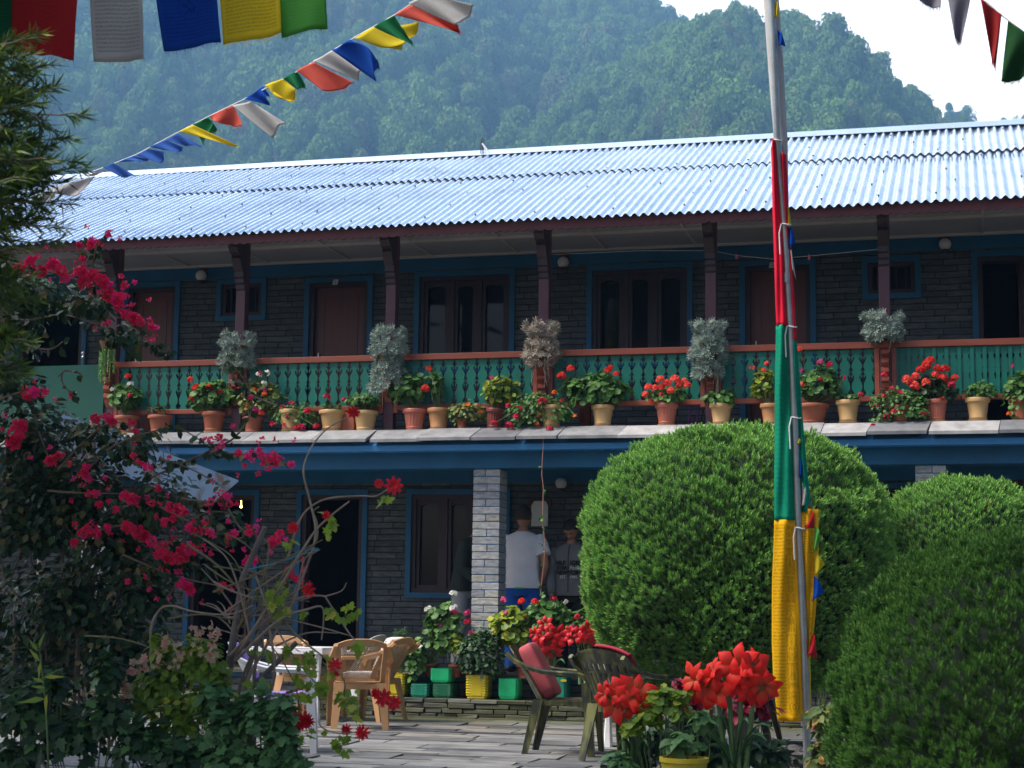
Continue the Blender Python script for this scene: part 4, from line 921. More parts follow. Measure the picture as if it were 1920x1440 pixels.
def back_pt(u, v, w0=.225, off=0.0):
    x = w0*u*(1+.14*v) ; z = .40 + .45*v - .06*abs(u)**2.6*v**3; y = -.19 - .25*v + .075*u*u + off
    return np.array([x, y, z])
def seat_pt(u, v, off=0.0):
    return np.array([u*(.235-.02*(1-v)), -.215+.44*v, .415 + .012*u*u + .012*v - .03*max(0, v-.88)/.12 - off])
def leg_mesh(top, bot, w0, w1):
    mb = MB(); top = np.array(top); bot = np.array(bot); vs = []
    for t in np.linspace(0, 1, 5):
        c = top+(bot-top)*t; w_ = w0+(w1-w0)*t; sx = 1 if top[0] > 0 else -1; sy = 1 if top[1] > 0 else -1
        # angle section: outer corner, two wings, inner corner
        for (a, b_) in ((0, 0), (-w_, 0), (-w_, -.012), (-.014, -.014), (-.012, -w_*.8), (0, -w_*.8)): vs.append((c[0]+sx*a, c[1]+sy*b_, c[2]))
    fs = [(i*6+j, i*6+(j+1) % 6, (i+1)*6+(j+1) % 6, (i+1)*6+j) for i in range(4) for j in range(6)] + [tuple(range(6)), tuple(24+j for j in range(6))]
    mb.add(vs, fs); return mb
def chair(loc, face, mt, label, style='slat', group=None, tilt=None):
    """face: direction the sitter looks, radians from +X"""
    root = empty('garden_chair', loc, face-pi/2, label, 'chair', group); root.scale = (.9, .9, .9)
    if tilt: root.rotation_euler = (tilt[0], tilt[1], face-pi/2)
    mb = MB(); mb.grid(lambda u, v: seat_pt(2*u-1, v), 10, 10, thick=-.008)
    mb.grid(lambda u, v: np.array([(2*u-1)*.235, -.215, .42-.05*v]), 6, 1, thick=.006)
    mb.grid(lambda u, v: np.array([(2*u-1)*.232, .222+.004*v, .41-.055*v - .0*u]), 6, 1, thick=.006)
    for sx in (-1, 1): mb.grid(lambda u, v, sx=sx: np.array([sx*.236, -.21+.43*u, .425-.06*v*(1-.5*sin(pi*u))]), 8, 1, thick=.006)
    mb.build('seat', mt, root, smooth='auto')
    mb = MB()
    if style == 'slat':
        ns = 9
        for k in range(ns):
            u0 = -1+2*k/ns+.022; u1 = -1+2*(k+1)/ns-.022
            mb.grid(lambda u, v, u0=u0, u1=u1: back_pt(u0+(u1-u0)*u, .04+.72*v) + np.array([0, -.008*sin(pi*u), 0]), 4, 8, thick=.005)
        mb.grid(lambda u, v: back_pt(2*u-1, .76+.24*v) + np.array([0, -.006*sin(v*pi*3)**2 - .004*sin((2*u-1)*9*pi/2)**2, 0]), 36, 8, thick=.008)
        mb.grid(lambda u, v: back_pt(2*u-1, .0+.05*v), 12, 1, thick=.008)
        mb.grid(lambda u, v: back_pt(2*u-1, .60+.03*v, off=-.006), 14, 1, thick=.006)
    else:
        # solid rim and woven centre, with an arched opening low on the back
        mb.grid(lambda u, v: back_pt(2*u-1, .86+.14*v), 16, 3, thick=.012); mb.grid(lambda u, v: back_pt(2*u-1, .0+.1*v), 16, 2, thick=.012)
        for sx in (-1, 1): mb.grid(lambda u, v, sx=sx: back_pt(sx*(.8+.2*u), .1+.76*v), 2, 10, thick=.012)
        N_ = 30
        for k in range(-N_, N_):
            for sg in (1, -1):
                a0 = 2*k/N_*1.0
                pts = [(a0 + sg*t*1.2, .1+.76*t) for t in np.linspace(0, 1, 9)]
                seg = [p for p in pts if -.8 <= p[0] <= .8]
                if len(seg) < 2: continue
                P_ = [back_pt(a, b_, off=-.004+.004*sg) for a, b_ in seg]
                w_ = .0032; vs = []; 
                for p in P_: vs += [p+np.array([-w_, 0, 0]), p+np.array([w_, 0, 0])]
                mb.add(vs, [(2*i, 2*i+1, 2*i+3, 2*i+2) for i in range(len(P_)-1)])
    mb.build('backrest', mt, root, smooth='auto' if style == 'slat' else False)
    for sx in (-1, 1):
        mb = MB()
        pts = [(sx*.247, -.43, .79), (sx*.262, -.37, .735), (sx*.275, -.26, .685), (sx*.287, -.13, .652), (sx*.293, 0, .642), (sx*.293, .13, .638), (sx*.287, .20, .625), (sx*.28, .225, .59), (sx*.272, .228, .54)]
        vs = []; k = len(pts)
        for i, p in enumerate(pts):
            p = np.array(p); t = np.array(pts[min(i+1, k-1)])-np.array(pts[max(i-1, 0)]); t = t/np.linalg.norm(t)
            s_ = np.array([1., 0, 0]); nn = np.cross(s_, t); nn /= np.linalg.norm(nn); w_ = (.016, .02, .026, .03, .031, .03, .028, .027, .028)[i]; h_ = .019
            for (a, b_) in ((-1, -1), (1, -1), (1.15, .4), (.7, 1), (-.7, 1), (-1.15, .4)): vs.append(p + s_*a*w_ - nn*b_*h_*(-1 if nn[2] > 0 else 1))
        fs = [(i*6+j, i*6+(j+1) % 6, (i+1)*6+(j+1) % 6, (i+1)*6+j) for i in range(k-1) for j in range(6)] + [tuple(range(6)), tuple((k-1)*6+j for j in range(6))]
        mb.add(vs, fs); mb.build('armrest', mt, root, smooth='auto')
        mb = leg_mesh((sx*.302, .25, .57), (sx*.305, .285, 0), .095, .062); mb.build('leg', mt, root)
        mb = leg_mesh((sx*.25, -.215, .43), (sx*.272, -.30, 0), .10, .058); mb.build('leg', mt, root)
    return root
def cushion(root_local, name, mt, sx, sy, sz, label, chair_, rot=(0, 0, 0), ex=.35, group=None, cat='cushion'):
    mb = MB(); sg = lambda a, e: math.copysign(abs(a)**e, a)
    def f_(u, v):
        a = 2*pi*u; b_ = pi*(v-.5); wr = 1+.012*sin(a*9+v*12)*cos(b_)
        return np.array([sx/2*sg(cos(b_), ex)*sg(cos(a), ex)*wr, sy/2*sg(cos(b_), ex)*sg(sin(a), ex)*wr, sz/2*sg(sin(b_), ex)])
    mb.grid(f_, 40, 20); o = mb.build(name, mt, smooth=True, weld=True)
    q = Matrix.Translation(chair_.location) @ Matrix.Rotation(chair_.rotation_euler[2], 4, 'Z') @ Matrix.Scale(.9, 4) @ Matrix.Translation(Vector(root_local)) @ Matrix.Rotation(rot[2], 4, 'Z') @ Matrix.Rotation(rot[0], 4, 'X') @ Matrix.Rotation(rot[1], 4, 'Y')
    o.matrix_world = q; tag(o, label, cat, group); return o
def G0(px, py): q = PZ(px, py, 0); return q
def chair_from_rear_leg(px, py, face, side):
    """place so that the rear leg on the given side (-1 left, 1 right of the sitter) stands at the pixel"""
    q = G0(px, py); a = face-pi/2; lx, ly = side*.272*.9, -.30*.9
    return (q[0] - (lx*cos(a)-ly*sin(a)), q[1] - (lx*sin(a)+ly*cos(a)), 0)
fA = radians(4); cA = chair(chair_from_rear_leg(977, 1416, fA, 1), fA, OLIVE, 'olive marbled plastic armchair seen from its side, holding an upright rose cushion', group='olive marbled armchairs')
cushion((0, -.2, .65), 'cushion', ROSE, .38, .13, .47, 'rose red foam cushion standing upright in the side-on olive armchair', cA, (radians(29), 0, 0), .3)
fB = radians(64); cB = chair(chair_from_rear_leg(1084, 1426, fB, -1), fB, OLIVE, 'olive marbled plastic armchair seen from behind with a crimson cloth over its back', group='olive marbled armchairs')
# the first leg seen is the rear-right one of a chair turned away; shift so that its back spans the photograph's place
mb = MB()
def cl(u, v):
    a = .05+.95*u; t = v
    p = back_pt(a*1.05, 1.0)
    if t < .12: q = p + np.array([0, .0-.03+.25*t, .015+.01*sin(t*20)])
    else: q = back_pt(min(1, a*1.0), 1-(t-.12)*.85) + np.array([.02*(t), .022+.012*sin(a*26+t*2), .012])
    return q
mb.grid(cl, 30, 20, thick=.012); o = mb.build('draped_cloth', ROSE2, smooth=True); o.matrix_world = Matrix.Translation(cB.location) @ Matrix.Rotation(cB.rotation_euler[2], 4, 'Z') @ Matrix.Scale(.9, 4); tag(o, 'crimson cloth draped over the back of the olive armchair seen from behind', 'cloth')
qC = G0(1300, 1395); cC = chair((qC[0]+.35, qC[1]+.35, 0), radians(175), OLIVE, 'olive marbled armchair with a pink cushion, mostly hidden behind the red amaryllis', group='olive marbled armchairs')
cushion((0, -.11, .64), 'cushion', ROSE, .40, .1, .42, 'rose pink cushion on the armchair behind the amaryllis', cC, (radians(24), 0, 0), .3)
def table(x0, x1, y0, y1, h, mt, label, leg_w=.06):
    root = empty('garden_table', ((x0+x1)/2, (y0+y1)/2, 0), 0, label, 'table'); cx, cy = (x0+x1)/2, (y0+y1)/2
    mb = MB(); mb.box(x0-cx, x1-cx, y0-cy, y1-cy, h-.012, h); mb.box(x0-cx, x1-cx, y0-cy, y0-cy+.01, h-.06, h-.013); mb.box(x0-cx, x0-cx+.01, y0-cy+.011, y1-cy, h-.06, h-.013); mb.box(x1-cx-.01, x1-cx, y0-cy+.011, y1-cy, h-.06, h-.013); mb.box(x0-cx+.011, x1-cx-.011, y1-cy-.01, y1-cy, h-.06, h-.013)
    mb.build('table_top', mt, root, bevel=.005)
    for sx in (x0-cx+.06, x1-cx-.06):
        for sy in (y0-cy+.06, y1-cy-.06):
            mb = MB(); vs = []
            for t in np.linspace(0, 1, 7):
                w_ = leg_w*(.55 + .55*abs(1-2*min(t*.9, 1))**1.5); z_ = (h-.06)*(1-t)
                for a, b_ in ((-1, -.6), (-.6, -1), (.6, -1), (1, -.6), (1, .6), (.6, 1), (-.6, 1), (-1, .6)): vs.append((sx+a*w_/2, sy+b_*w_/2, z_))
            mb.add(vs, [(i*8+j, i*8+(j+1) % 8, (i+1)*8+(j+1) % 8, (i+1)*8+j) for i in range(6) for j in range(8)] + [tuple(range(8)), tuple(48+j for j in range(8))])
            mb.build('leg', mt, root)
    return root
q1 = G0(1104, 1413); table(q1[0]-.06, q1[0]+1.0, q1[1]-.05, q1[1]+.75, .66, WHC, 'white plastic table between the olive armchairs and the clipped bush', .075)
# left group
q = G0(560, 1352); table(q[0]-.5, q[0]+.22, q[1]-.02, q[1]+.62, .66, WHC, 'white plastic table between the tan armchairs', .05)
fT = radians(112); t2 = chair(chair_from_rear_leg(620, 1368, fT, -1), fT, TANC, 'tan woven-back plastic armchair seen from behind, in the middle of the left group', 'weave', 'tan woven-back armchairs')
fT3 = radians(168); q = G0(700, 1352); t3 = chair((q[0]-.05, q[1]+.02, 0), fT3, TANC, 'tan plastic armchair with white floral cushions, right of the left group', 'weave', 'tan woven-back armchairs')
cushion((0, -.24, .66), 'cushion', FLORAL, .40, .09, .40, 'white floral cushion upright against the back of the right tan armchair', t3, (radians(26), 0, 0), .35)
cushion((0, .02, .46), 'cushion', FLORAL, .42, .42, .075, 'white floral seat cushion lying on the right tan armchair', t3, (0, 0, 0), .35)
fT1 = radians(75); t1 = chair(chair_from_rear_leg(503, 1345, fT1, -1), fT1, TANC, 'tan woven-back armchair behind the bare twigs, beside the purple cloth', 'weave', 'tan woven-back armchairs')
cushion((0, -.0, .47), 'cushion', mat('grey_floral', (.3, .25, .2), .85, .4, 14, .3), .4, .4, .1, 'dull patterned seat cushion in the tan armchair beside the purple cloth', t1, (0, 0, 0), .35)
fW = radians(20); cW = chair(chair_from_rear_leg(452, 1412, fW, 1), fW, WHC, 'white plastic armchair covered with a purple cloth, half hidden by the shrubs', 'slat')
mb = MB(); mb.grid(lambda u, v: back_pt(1.7*u-.85, 1-v*.95) + np.array([0, .02+.006*sin(u*20), .006]), 24, 16, thick=.01); mb.grid(lambda u, v: seat_pt(1.7*u-.85, v) + np.array([0, 0, .02]), 10, 10, thick=.01); o = mb.build('purple_cloth', PURP, smooth=True); o.matrix_world = Matrix.Translation(cW.location) @ Matrix.Rotation(cW.rotation_euler[2], 4, 'Z') @ Matrix.Scale(.9, 4); tag(o, 'light purple cloth hung over the white armchair among the shrubs', 'cloth')
q = G0(600, 1340); cT = chair((q[0]+.02, q[1]+.62, 0), radians(176), WHC, 'white plastic armchair behind the white table, mostly hidden by the tan chairs', 'slat')
# rusty tin awning
MTIN, n, l, b = nmat('rusty_tin'); nz = noise(n, l, 4, 8, rough=.7); col = mix(n, l, ramp(n, l, nz, [(.5, 0), (.62, 1)]), (.42, .5, .6), (.32, .17, .09)); l.new(col, b.inputs['Base Color']); b.inputs['Roughness'].default_value = .5; b.inputs['Metallic'].default_value = .3; bump(n, l, b, nz, .3, .01)
pA = P(447, 903, 13.2); pB = P(120, 780, 11.8); pC = P(392, 950, 12.9); pD = pB + (pC-pA)
mb = MB(); q = [pA, pB, pD, pC]; up_ = np.array([0, 0, .012]); mb.add([*q, *[p+up_ for p in q]], [(0, 1, 2, 3), (7, 6, 5, 4), (0, 4, 5, 1), (1, 5, 6, 2), (2, 6, 7, 3), (3, 7, 4, 0)])
aw = empty('tin_awning', (pA+pB)/2, 0, 'pale blue rusty tin awning sheet poking out behind the bougainvillea', 'awning'); put0(mb.build('tin_sheet', MTIN), aw)
for pq in (pB+np.array([.1, 0, 0]), pD): mb = MB(); mb.tube([(pq[0]+.1, pq[1]+.1, -.05), (pq[0]+.1, pq[1]+.1, pq[2])], .03, 10); put0(mb.build('post', BARK), aw)
# ---- things seen on the balcony floor: bench, trekking poles, clothes line
mb = MB(); xa, xb = X(1085, 780, 16.9), X(1260, 780, 16.9); root = empty('wooden_bench', (xa, 17.0, LZ), 0, 'brown wooden bench on the balcony behind the rail near the coral geraniums', 'bench')
mb.box(xa, xb, 16.85, 17.2, LZ+.36, LZ+.4); put0(mb.build('seat', RAILW), root)
for xq in (xa+.04, xb-.04):
    for yq in (16.9, 17.16): mb = MB(); mb.box(xq-.03, xq+.03, yq-.03, yq+.03, LZ, LZ+.36); put0(mb.build('leg', RAILW), root)
for px, c_, lb in ((1294, (.35, .02, .4), 'left magenta trekking pole leaning behind the balcony rail'), (1309, (.35, .02, .4), 'right magenta trekking pole leaning behind the balcony rail'), (1318, (.01, .02, .04), 'left black trekking pole leaning behind the balcony rail'), (1324, (.01, .02, .04), 'right black trekking pole leaning behind the balcony rail')):
    q = P(px, 795, 16.75); mb = MB(); mb.tube([(q[0]-.02, 16.7, LZ+.03), (q[0]+.1, 16.95, LZ+1.0)], .008, 7); root = empty('trekking_pole', (q[0], 16.7, LZ), 0, lb, 'trekking pole'); put0(mb.build('shaft', mat('pole_%d' % (c_[0] > .1), c_, .4, .1, 5, 0)), root)
    mb = MB(); mb.tube([(q[0]+.088, 16.92, LZ+.88), (q[0]+.1, 16.952, LZ+1.005)], .015, 8); put0(mb.build('grip', DARKI), root)
pts = [P(a, b_, 16.62) for a, b_ in ((1024, 478), (1200, 470), (1335, 470), (1381, 479), (1450, 486), (1517, 480), (1660, 466))]
root = empty('clothes_line', pts[0], 0, 'thin clothes line strung between the balcony posts with two pink pegs', 'clothes line'); mb = MB(); mb.tube(pts, .0022, 5); put0(mb.build('line', PAPER), root)
for a, b_ in ((1381, 482), (1517, 483)):
    q = P(a, b_, 16.62); mb = MB(); mb.poly([(-.009, -.03), (-.012, 0), (-.006, .03), (.006, .03), (.012, 0), (.009, -.03), (0, -.005)], -.005, .005, lambda x_, y_, z_: q + np.array([x_, y_, z_])); put0(mb.build('peg', mat('pink_plastic', (.8, .1, .2), .5, .1, 4, 0)), root)
# notice on the wall by the men
q = P(1012, 963, Yw-.03); hw, hh = .092, .135; pts = [(-hw, -hh), (hw, -hh), (hw, hh-.05), (hw-.03, hh), (-hw+.03, hh), (-hw, hh-.05)]
mb = MB(); mb.poly(pts, -.008, .008, lambda x_, y_, z_: q + np.array([x_, y_, z_])); root = empty('notice_board', q, 0, 'plain white notice board on the wall beside the man in the white shirt', 'sign'); put0(mb.build('board', PAPER, bevel=.002), root)
for sx in (-1, 1): mb = MB(); mb.box(q[0]+sx*.1-.025, q[0]+sx*.1+.025, q[1]-.004, q[1]+.02, q[2]+.08, q[2]+.15); put0(mb.build('bracket', MAROON), root)
# ================================================================== CLIPPED BUSHES
TOP1 = leafmat('clipped_juniper', (.015, .075, .035), (.05, .18, .055), tipc=(.34, .62, .1), tipw=.9, rough=.7, trans=.15, third=(.2, .1, .05), tp=.985)
TOP2 = leafmat('shaded_yellow_juniper', (.01, .05, .01), (.03, .11, .015), tipc=(.13, .28, .03), tipw=.7, rough=.7, trans=.15)  # yellower juniper, its dark tone is corner shade put into the colour
def clipped(c, rx, ry, rz, n_, size, lm, label, seed, cut=-.62, px=2.55):
    r = np.random.default_rng(seed); root = empty('clipped_bush', (c[0], c[1], 0), 0, label, 'bush', 'round clipped bushes')
    i = np.arange(n_)+.5; ph = np.arccos(1-2*i/n_); th = pi*(1+5**.5)*i
    d = np.stack([np.cos(th)*np.sin(ph), np.sin(th)*np.sin(ph), np.cos(ph)], 1)
    d = norm(d + r.normal(size=d.shape)*.02); d = d[d[:, 2] > cut]; k = len(d)
    q = d*4.2 + seed
    lump = .035*np.sin(q[:, 0]*2.1+np.sin(q[:, 2]*2))*np.cos(q[:, 1]*2.3+q[:, 2]) + .022*np.sin(q[:, 0]*5.2+q[:, 1]*3)*np.cos(q[:, 2]*4.7+q[:, 0]) + .026*np.sin(q[:, 0]*11)*np.cos(q[:, 2]*12+q[:, 1]*9)
    pit = np.zeros(k)
    for _ in range(46):
        pd = norm(r.normal(size=3)); pit += .13*np.exp(-((d-pd)**2).sum(1)/r.uniform(.0012, .004))
    sq = (np.abs(d)**px).sum(1)**(-1/px)
    rad = sq*(1+lump-pit+r.normal(size=k)*.012)
    Pn = np.array(c) + d*rad[:, None]*np.array([rx, ry, rz])
    N = norm(d*np.array([1/rx, 1/ry, 1/rz])); dirn = norm(N*.85 + np.array([0, 0, .75]) + r.normal(size=(k, 3))*.22)
    # sprig template grows along its own +Y
    side = norm(np.cross(dirn, r.normal(size=(k, 3)))); lf = LF(); cn = .5+.5*np.sin(q[:, 0]*1.7)*np.cos(q[:, 2]*1.9+1)
    lf.add(SPRIG, Pn-dirn*size*.4, side, size*(.7+.6*r.random(k)), dirn, np.where(r.random(k) > .99, 1, np.clip(.45*cn+.45*r.random(k), 0, .97)))
    put0(lf.build('foliage', lm), root)
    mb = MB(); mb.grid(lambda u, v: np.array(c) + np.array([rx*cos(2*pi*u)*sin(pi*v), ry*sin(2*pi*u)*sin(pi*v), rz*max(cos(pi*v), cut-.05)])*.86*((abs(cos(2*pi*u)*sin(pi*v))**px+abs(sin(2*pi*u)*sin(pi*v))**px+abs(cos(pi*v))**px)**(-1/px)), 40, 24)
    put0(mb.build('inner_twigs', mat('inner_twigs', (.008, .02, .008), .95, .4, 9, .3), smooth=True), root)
    mb = MB(); mb.tube([(c[0], c[1], -.04), (c[0]+.02, c[1], .25), (c[0], c[1], c[2]-rz*.4)], [.07, .055, .04], 10)
    for a in range(5): mb.tube([(c[0], c[1], .15), (c[0]+.3*cos(a*1.3), c[1]+.3*sin(a*1.3), c[2]-rz*.6)], [.03, .015], 7)
    put0(mb.build('trunk', BARK), root); return root
def cl_at(px, py, Y, rpx, rzpx, n_, size, lm, label, seed, cut=-.62):
    s = sc_at(px, py, Y); clipped(P(px, py, Y), rpx/s, rpx/s, rzpx/s, n_, size, lm, label, seed, cut)
cl_at(1384, 1052, 12.6, 276, 240, 42000, .058, TOP1, 'large dome shaped clipped green bush behind the flagpole', 3, -.9)
cl_at(1805, 1085, 13.6, 160, 180, 18000, .056, TOP1, 'medium rounded clipped bush between the large dome and the right edge of the photo', 5, -.84)
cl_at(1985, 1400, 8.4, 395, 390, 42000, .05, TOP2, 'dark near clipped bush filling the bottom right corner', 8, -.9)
# ================================================================== FLAGPOLE WITH BANNER
def cloth_text(name, base, ink, rows=30, cols=24, marg=.08, col2=None, strong=.8, block=None, ring=None):
    m, n, l, b = nmat(name); uv = n.new('ShaderNodeUVMap'); sp = n.new('ShaderNodeSeparateXYZ'); l.new(uv.outputs[0], sp.inputs[0]); u, v = sp.outputs[0], sp.outputs[1]
    ro = mth(n, l, 'FRACT', mth(n, l, 'MULTIPLY', v, rows)); rid = mth(n, l, 'FLOOR', mth(n, l, 'MULTIPLY', v, rows))
    cb = n.new('ShaderNodeCombineXYZ'); l.new(mth(n, l, 'MULTIPLY', u, cols), cb.inputs[0]); l.new(mth(n, l, 'MULTIPLY', v, rows*2.2), cb.inputs[1])
    nz = n.new('ShaderNodeTexNoise'); nz.inputs['Scale'].default_value = 1.7; nz.inputs['Detail'].default_value = 2; l.new(cb.outputs[0], nz.inputs['Vector'])
    g_ = mth(n, l, 'GREATER_THAN', nz.outputs[0], .47); band = mth(n, l, 'MULTIPLY', mth(n, l, 'GREATER_THAN', ro, .3), mth(n, l, 'LESS_THAN', ro, .85))
    ink_ = mth(n, l, 'MULTIPLY', g_, band)
    inside = mth(n, l, 'MULTIPLY', mth(n, l, 'MULTIPLY', mth(n, l, 'GREATER_THAN', u, marg), mth(n, l, 'LESS_THAN', u, 1-marg if block is None else block[0]-.02)), mth(n, l, 'MULTIPLY', mth(n, l, 'GREATER_THAN', v, marg), mth(n, l, 'LESS_THAN', v, 1-marg*.6)))
    ink_ = mth(n, l, 'MULTIPLY', ink_, inside)
    if block:
        # column of large ornamental block print between u=block[0] and block[1], in tiles with frame lines
        vb = mth(n, l, 'FRACT', mth(n, l, 'MULTIPLY', v, block[2])); cb2 = n.new('ShaderNodeCombineXYZ')
        mid = (block[0]+block[1])/2; au = mth(n, l, 'ABSOLUTE', mth(n, l, 'SUBTRACT', u, mid)); l.new(mth(n, l, 'MULTIPLY', au, 7), cb2.inputs[0]); l.new(mth(n, l, 'MULTIPLY', v, block[2]*2.0), cb2.inputs[1])
        n3 = n.new('ShaderNodeTexNoise'); n3.inputs['Scale'].default_value = 1.3; n3.inputs['Detail'].default_value = 3; n3.inputs['Distortion'].default_value = 1.4; l.new(cb2.outputs[0], n3.inputs['Vector'])
        sw = mth(n, l, 'LESS_THAN', mth(n, l, 'ABSOLUTE', mth(n, l, 'SUBTRACT', mth(n, l, 'FRACT', mth(n, l, 'MULTIPLY', n3.outputs[0], 4)), .5)), .26)
        ins = mth(n, l, 'MULTIPLY', mth(n, l, 'LESS_THAN', au, (block[1]-block[0])/2-.015), mth(n, l, 'GREATER_THAN', vb, .09))
        fr = mth(n, l, 'MULTIPLY', mth(n, l, 'LESS_THAN', mth(n, l, 'ABSOLUTE', mth(n, l, 'SUBTRACT', au, (block[1]-block[0])/2)), .011), 1.0)
        fr = mth(n, l, 'MAXIMUM', fr, mth(n, l, 'MULTIPLY', mth(n, l, 'LESS_THAN', vb, .03), mth(n, l, 'LESS_THAN', au, (block[1]-block[0])/2)))
        bk = mth(n, l, 'MAXIMUM', mth(n, l, 'MULTIPLY', sw, ins), fr)
        vm = mth(n, l, 'MULTIPLY', mth(n, l, 'GREATER_THAN', v, .03), mth(n, l, 'LESS_THAN', v, .97))
        ink_ = mth(n, l, 'MAXIMUM', ink_, mth(n, l, 'MULTIPLY', bk, vm))
    if ring:
        du = mth(n, l, 'MULTIPLY', mth(n, l, 'SUBTRACT', u, ring[0]), ring[2]); dv = mth(n, l, 'MULTIPLY', mth(n, l, 'SUBTRACT', v, ring[1]), ring[3])
        dd = mth(n, l, 'SQRT', mth(n, l, 'ADD', mth(n, l, 'MULTIPLY', du, du), mth(n, l, 'MULTIPLY', dv, dv)))
        rg = mth(n, l, 'LESS_THAN', mth(n, l, 'ABSOLUTE', mth(n, l, 'SUBTRACT', dd, 1)), .06); cb3 = n.new('ShaderNodeCombineXYZ'); l.new(du, cb3.inputs[0]); l.new(dv, cb3.inputs[1])
        n6 = n.new('ShaderNodeTexNoise'); n6.inputs['Scale'].default_value = 2.6; l.new(cb3.outputs[0], n6.inputs['Vector'])
        fig = mth(n, l, 'MULTIPLY', mth(n, l, 'LESS_THAN', dd, .8), mth(n, l, 'GREATER_THAN', n6.outputs[0], .48))
        ink_ = mth(n, l, 'MAXIMUM', mth(n, l, 'MULTIPLY', ink_, mth(n, l, 'GREATER_THAN', dd, 1.1)), mth(n, l, 'MAXIMUM', rg, fig))
    n5 = noise(n, l, 3, 3)
    bc = mix(n, l, ramp(n, l, n5, [(.3, 0), (.7, 1)]), tuple(x*.8 for x in base), base)
    l.new(mix(n, l, mth(n, l, 'MULTIPLY', ink_, strong), bc, ink), b.inputs['Base Color']); b.inputs['Roughness'].default_value = .85; b.inputs['Specular IOR Level'].default_value = .1
    wv = n.new('ShaderNodeTexNoise'); wv.inputs['Scale'].default_value = 180; bump(n, l, b, wv.outputs[0], .25, .002)
    tr = n.new('ShaderNodeBsdfTranslucent'); l.new(bc, tr.inputs[0]); ms = n.new('ShaderNodeMixShader'); ms.inputs[0].default_value = .35
    l.new(b.outputs[0], ms.inputs[1]); l.new(tr.outputs[0], ms.inputs[2]); l.new(ms.outputs[0], n['Material Output'].inputs[0]); return m
FR = cloth_text('red_flag_cloth', (.62, .03, .035), (.3, .01, .02), strong=.35); FW = cloth_text('white_flag_cloth', (.68, .66, .64), (.1, .1, .12), strong=.65)
FB = cloth_text('blue_flag_cloth', (.01, .09, .5), (.0, .03, .22), strong=.5); FY = cloth_text('yellow_flag_cloth', (.85, .68, .03), (.25, .22, .03), strong=.75)
FG = cloth_text('green_flag_cloth', (.02, .22, .08), (.0, .1, .04), strong=.4); FG2 = cloth_text('light_green_flag_cloth', (.12, .45, .08), (.05, .25, .05), strong=.4)
FBR = cloth_text('blue_flag_with_medallion', (.01, .09, .5), (.0, .02, .16), strong=.6, ring=(.5, .36, 6.2, 9.6))
FRL = cloth_text('light_red_flag_cloth', (.75, .14, .1), (.4, .03, .03), strong=.4)
BRED = cloth_text('red_banner_cloth', (.82, .02, .06), (.5, .01, .03), strong=.2); BGRN = cloth_text('green_banner_cloth', (.01, .34, .2), (.0, .17, .1), 40, 14, strong=.5, block=(.55, .9, 5)); BYEL = cloth_text('yellow_banner_cloth', (.95, .55, .01), (.14, .08, .0), 58, 7, .04, strong=.55, block=(.5, .84, 7))
def cloth(name, fn, nu, nv, mt, root, thick=.0015):
    """fn(u,v); u across, v down; keeps a UV map for the print"""
    pts = np.array([[fn(i/nu, j/nv) for j in range(nv+1)] for i in range(nu+1)]); V = pts.reshape(-1, 3)
    F_ = [(i*(nv+1)+j, (i+1)*(nv+1)+j, (i+1)*(nv+1)+j+1, i*(nv+1)+j+1) for i in range(nu) for j in range(nv)]
    me = bpy.data.meshes.new(name); me.from_pydata([tuple(p) for p in V], [], F_); me.materials.append(mt)
    uvl = me.uv_layers.new(name='UVMap'); co = []
    for f in F_:
        for vi in f: co += [(vi//(nv+1))/nu, 1-(vi % (nv+1))/nv]
    uvl.data.foreach_set('uv', co); me.polygons.foreach_set('use_smooth', [True]*len(F_))
    o = link(name, me); put0(o, root)
    if thick: md = o.modifiers.new('s', 'SOLIDIFY'); md.thickness = thick
    return o
PYY = 10.9
pole_px = [(1440, -120), (1449, 60), (1457, 262), (1471, 430), (1482, 620), (1490, 800), (1497, 985), (1505, 1150), (1511, 1300), (1514, 1470), (1515, 1560)]
p0 = P(1515, 1500, PYY); base = P(1516, 1560, PYY); base[2] = max(base[2], -.05)
pole = empty('flagpole', (p0[0], PYY, 0), 0, 'tall leaning steel flagpole wrapped in a red, green and yellow prayer banner', 'flagpole')
pts = [P(a, b_, PYY) for a, b_ in pole_px]
STEEL = mat('galvanised_pipe', (.36, .38, .38), .4, .3, 12, .1, .75)
mb = MB(); mb.tube(pts, .0235, 16); put0(mb.build('steel_pipe', STEEL, smooth='auto'), pole)
mb = MB()
for (a, b_) in ((1475, 522), (1510, 1352)): q = P(a, b_, PYY); t = .03; mb.tube([q+np.array([0, 0, -t]), q+np.array([0, 0, t])], .029, 16)
put0(mb.build('pipe_coupling', STEEL, smooth='auto'), pole)
pts = [P(a, b_, PYY+.09) for a, b_ in ((1436, -150), (1446, 0), (1455, 130), (1464, 262), (1470, 380))]
mb = MB(); mb.tube(pts, [.05, .052, .051, .045, .03], 14); put0(mb.build('wooden_mast', mat('weathered_white_pole', (.5, .48, .47), .7, .35, 10, .3, sc=(1, 1, .2)), smooth=True), pole)
def polex(y): return float(np.interp(y, [b_ for _, b_ in pole_px], [a for a, _ in pole_px]))
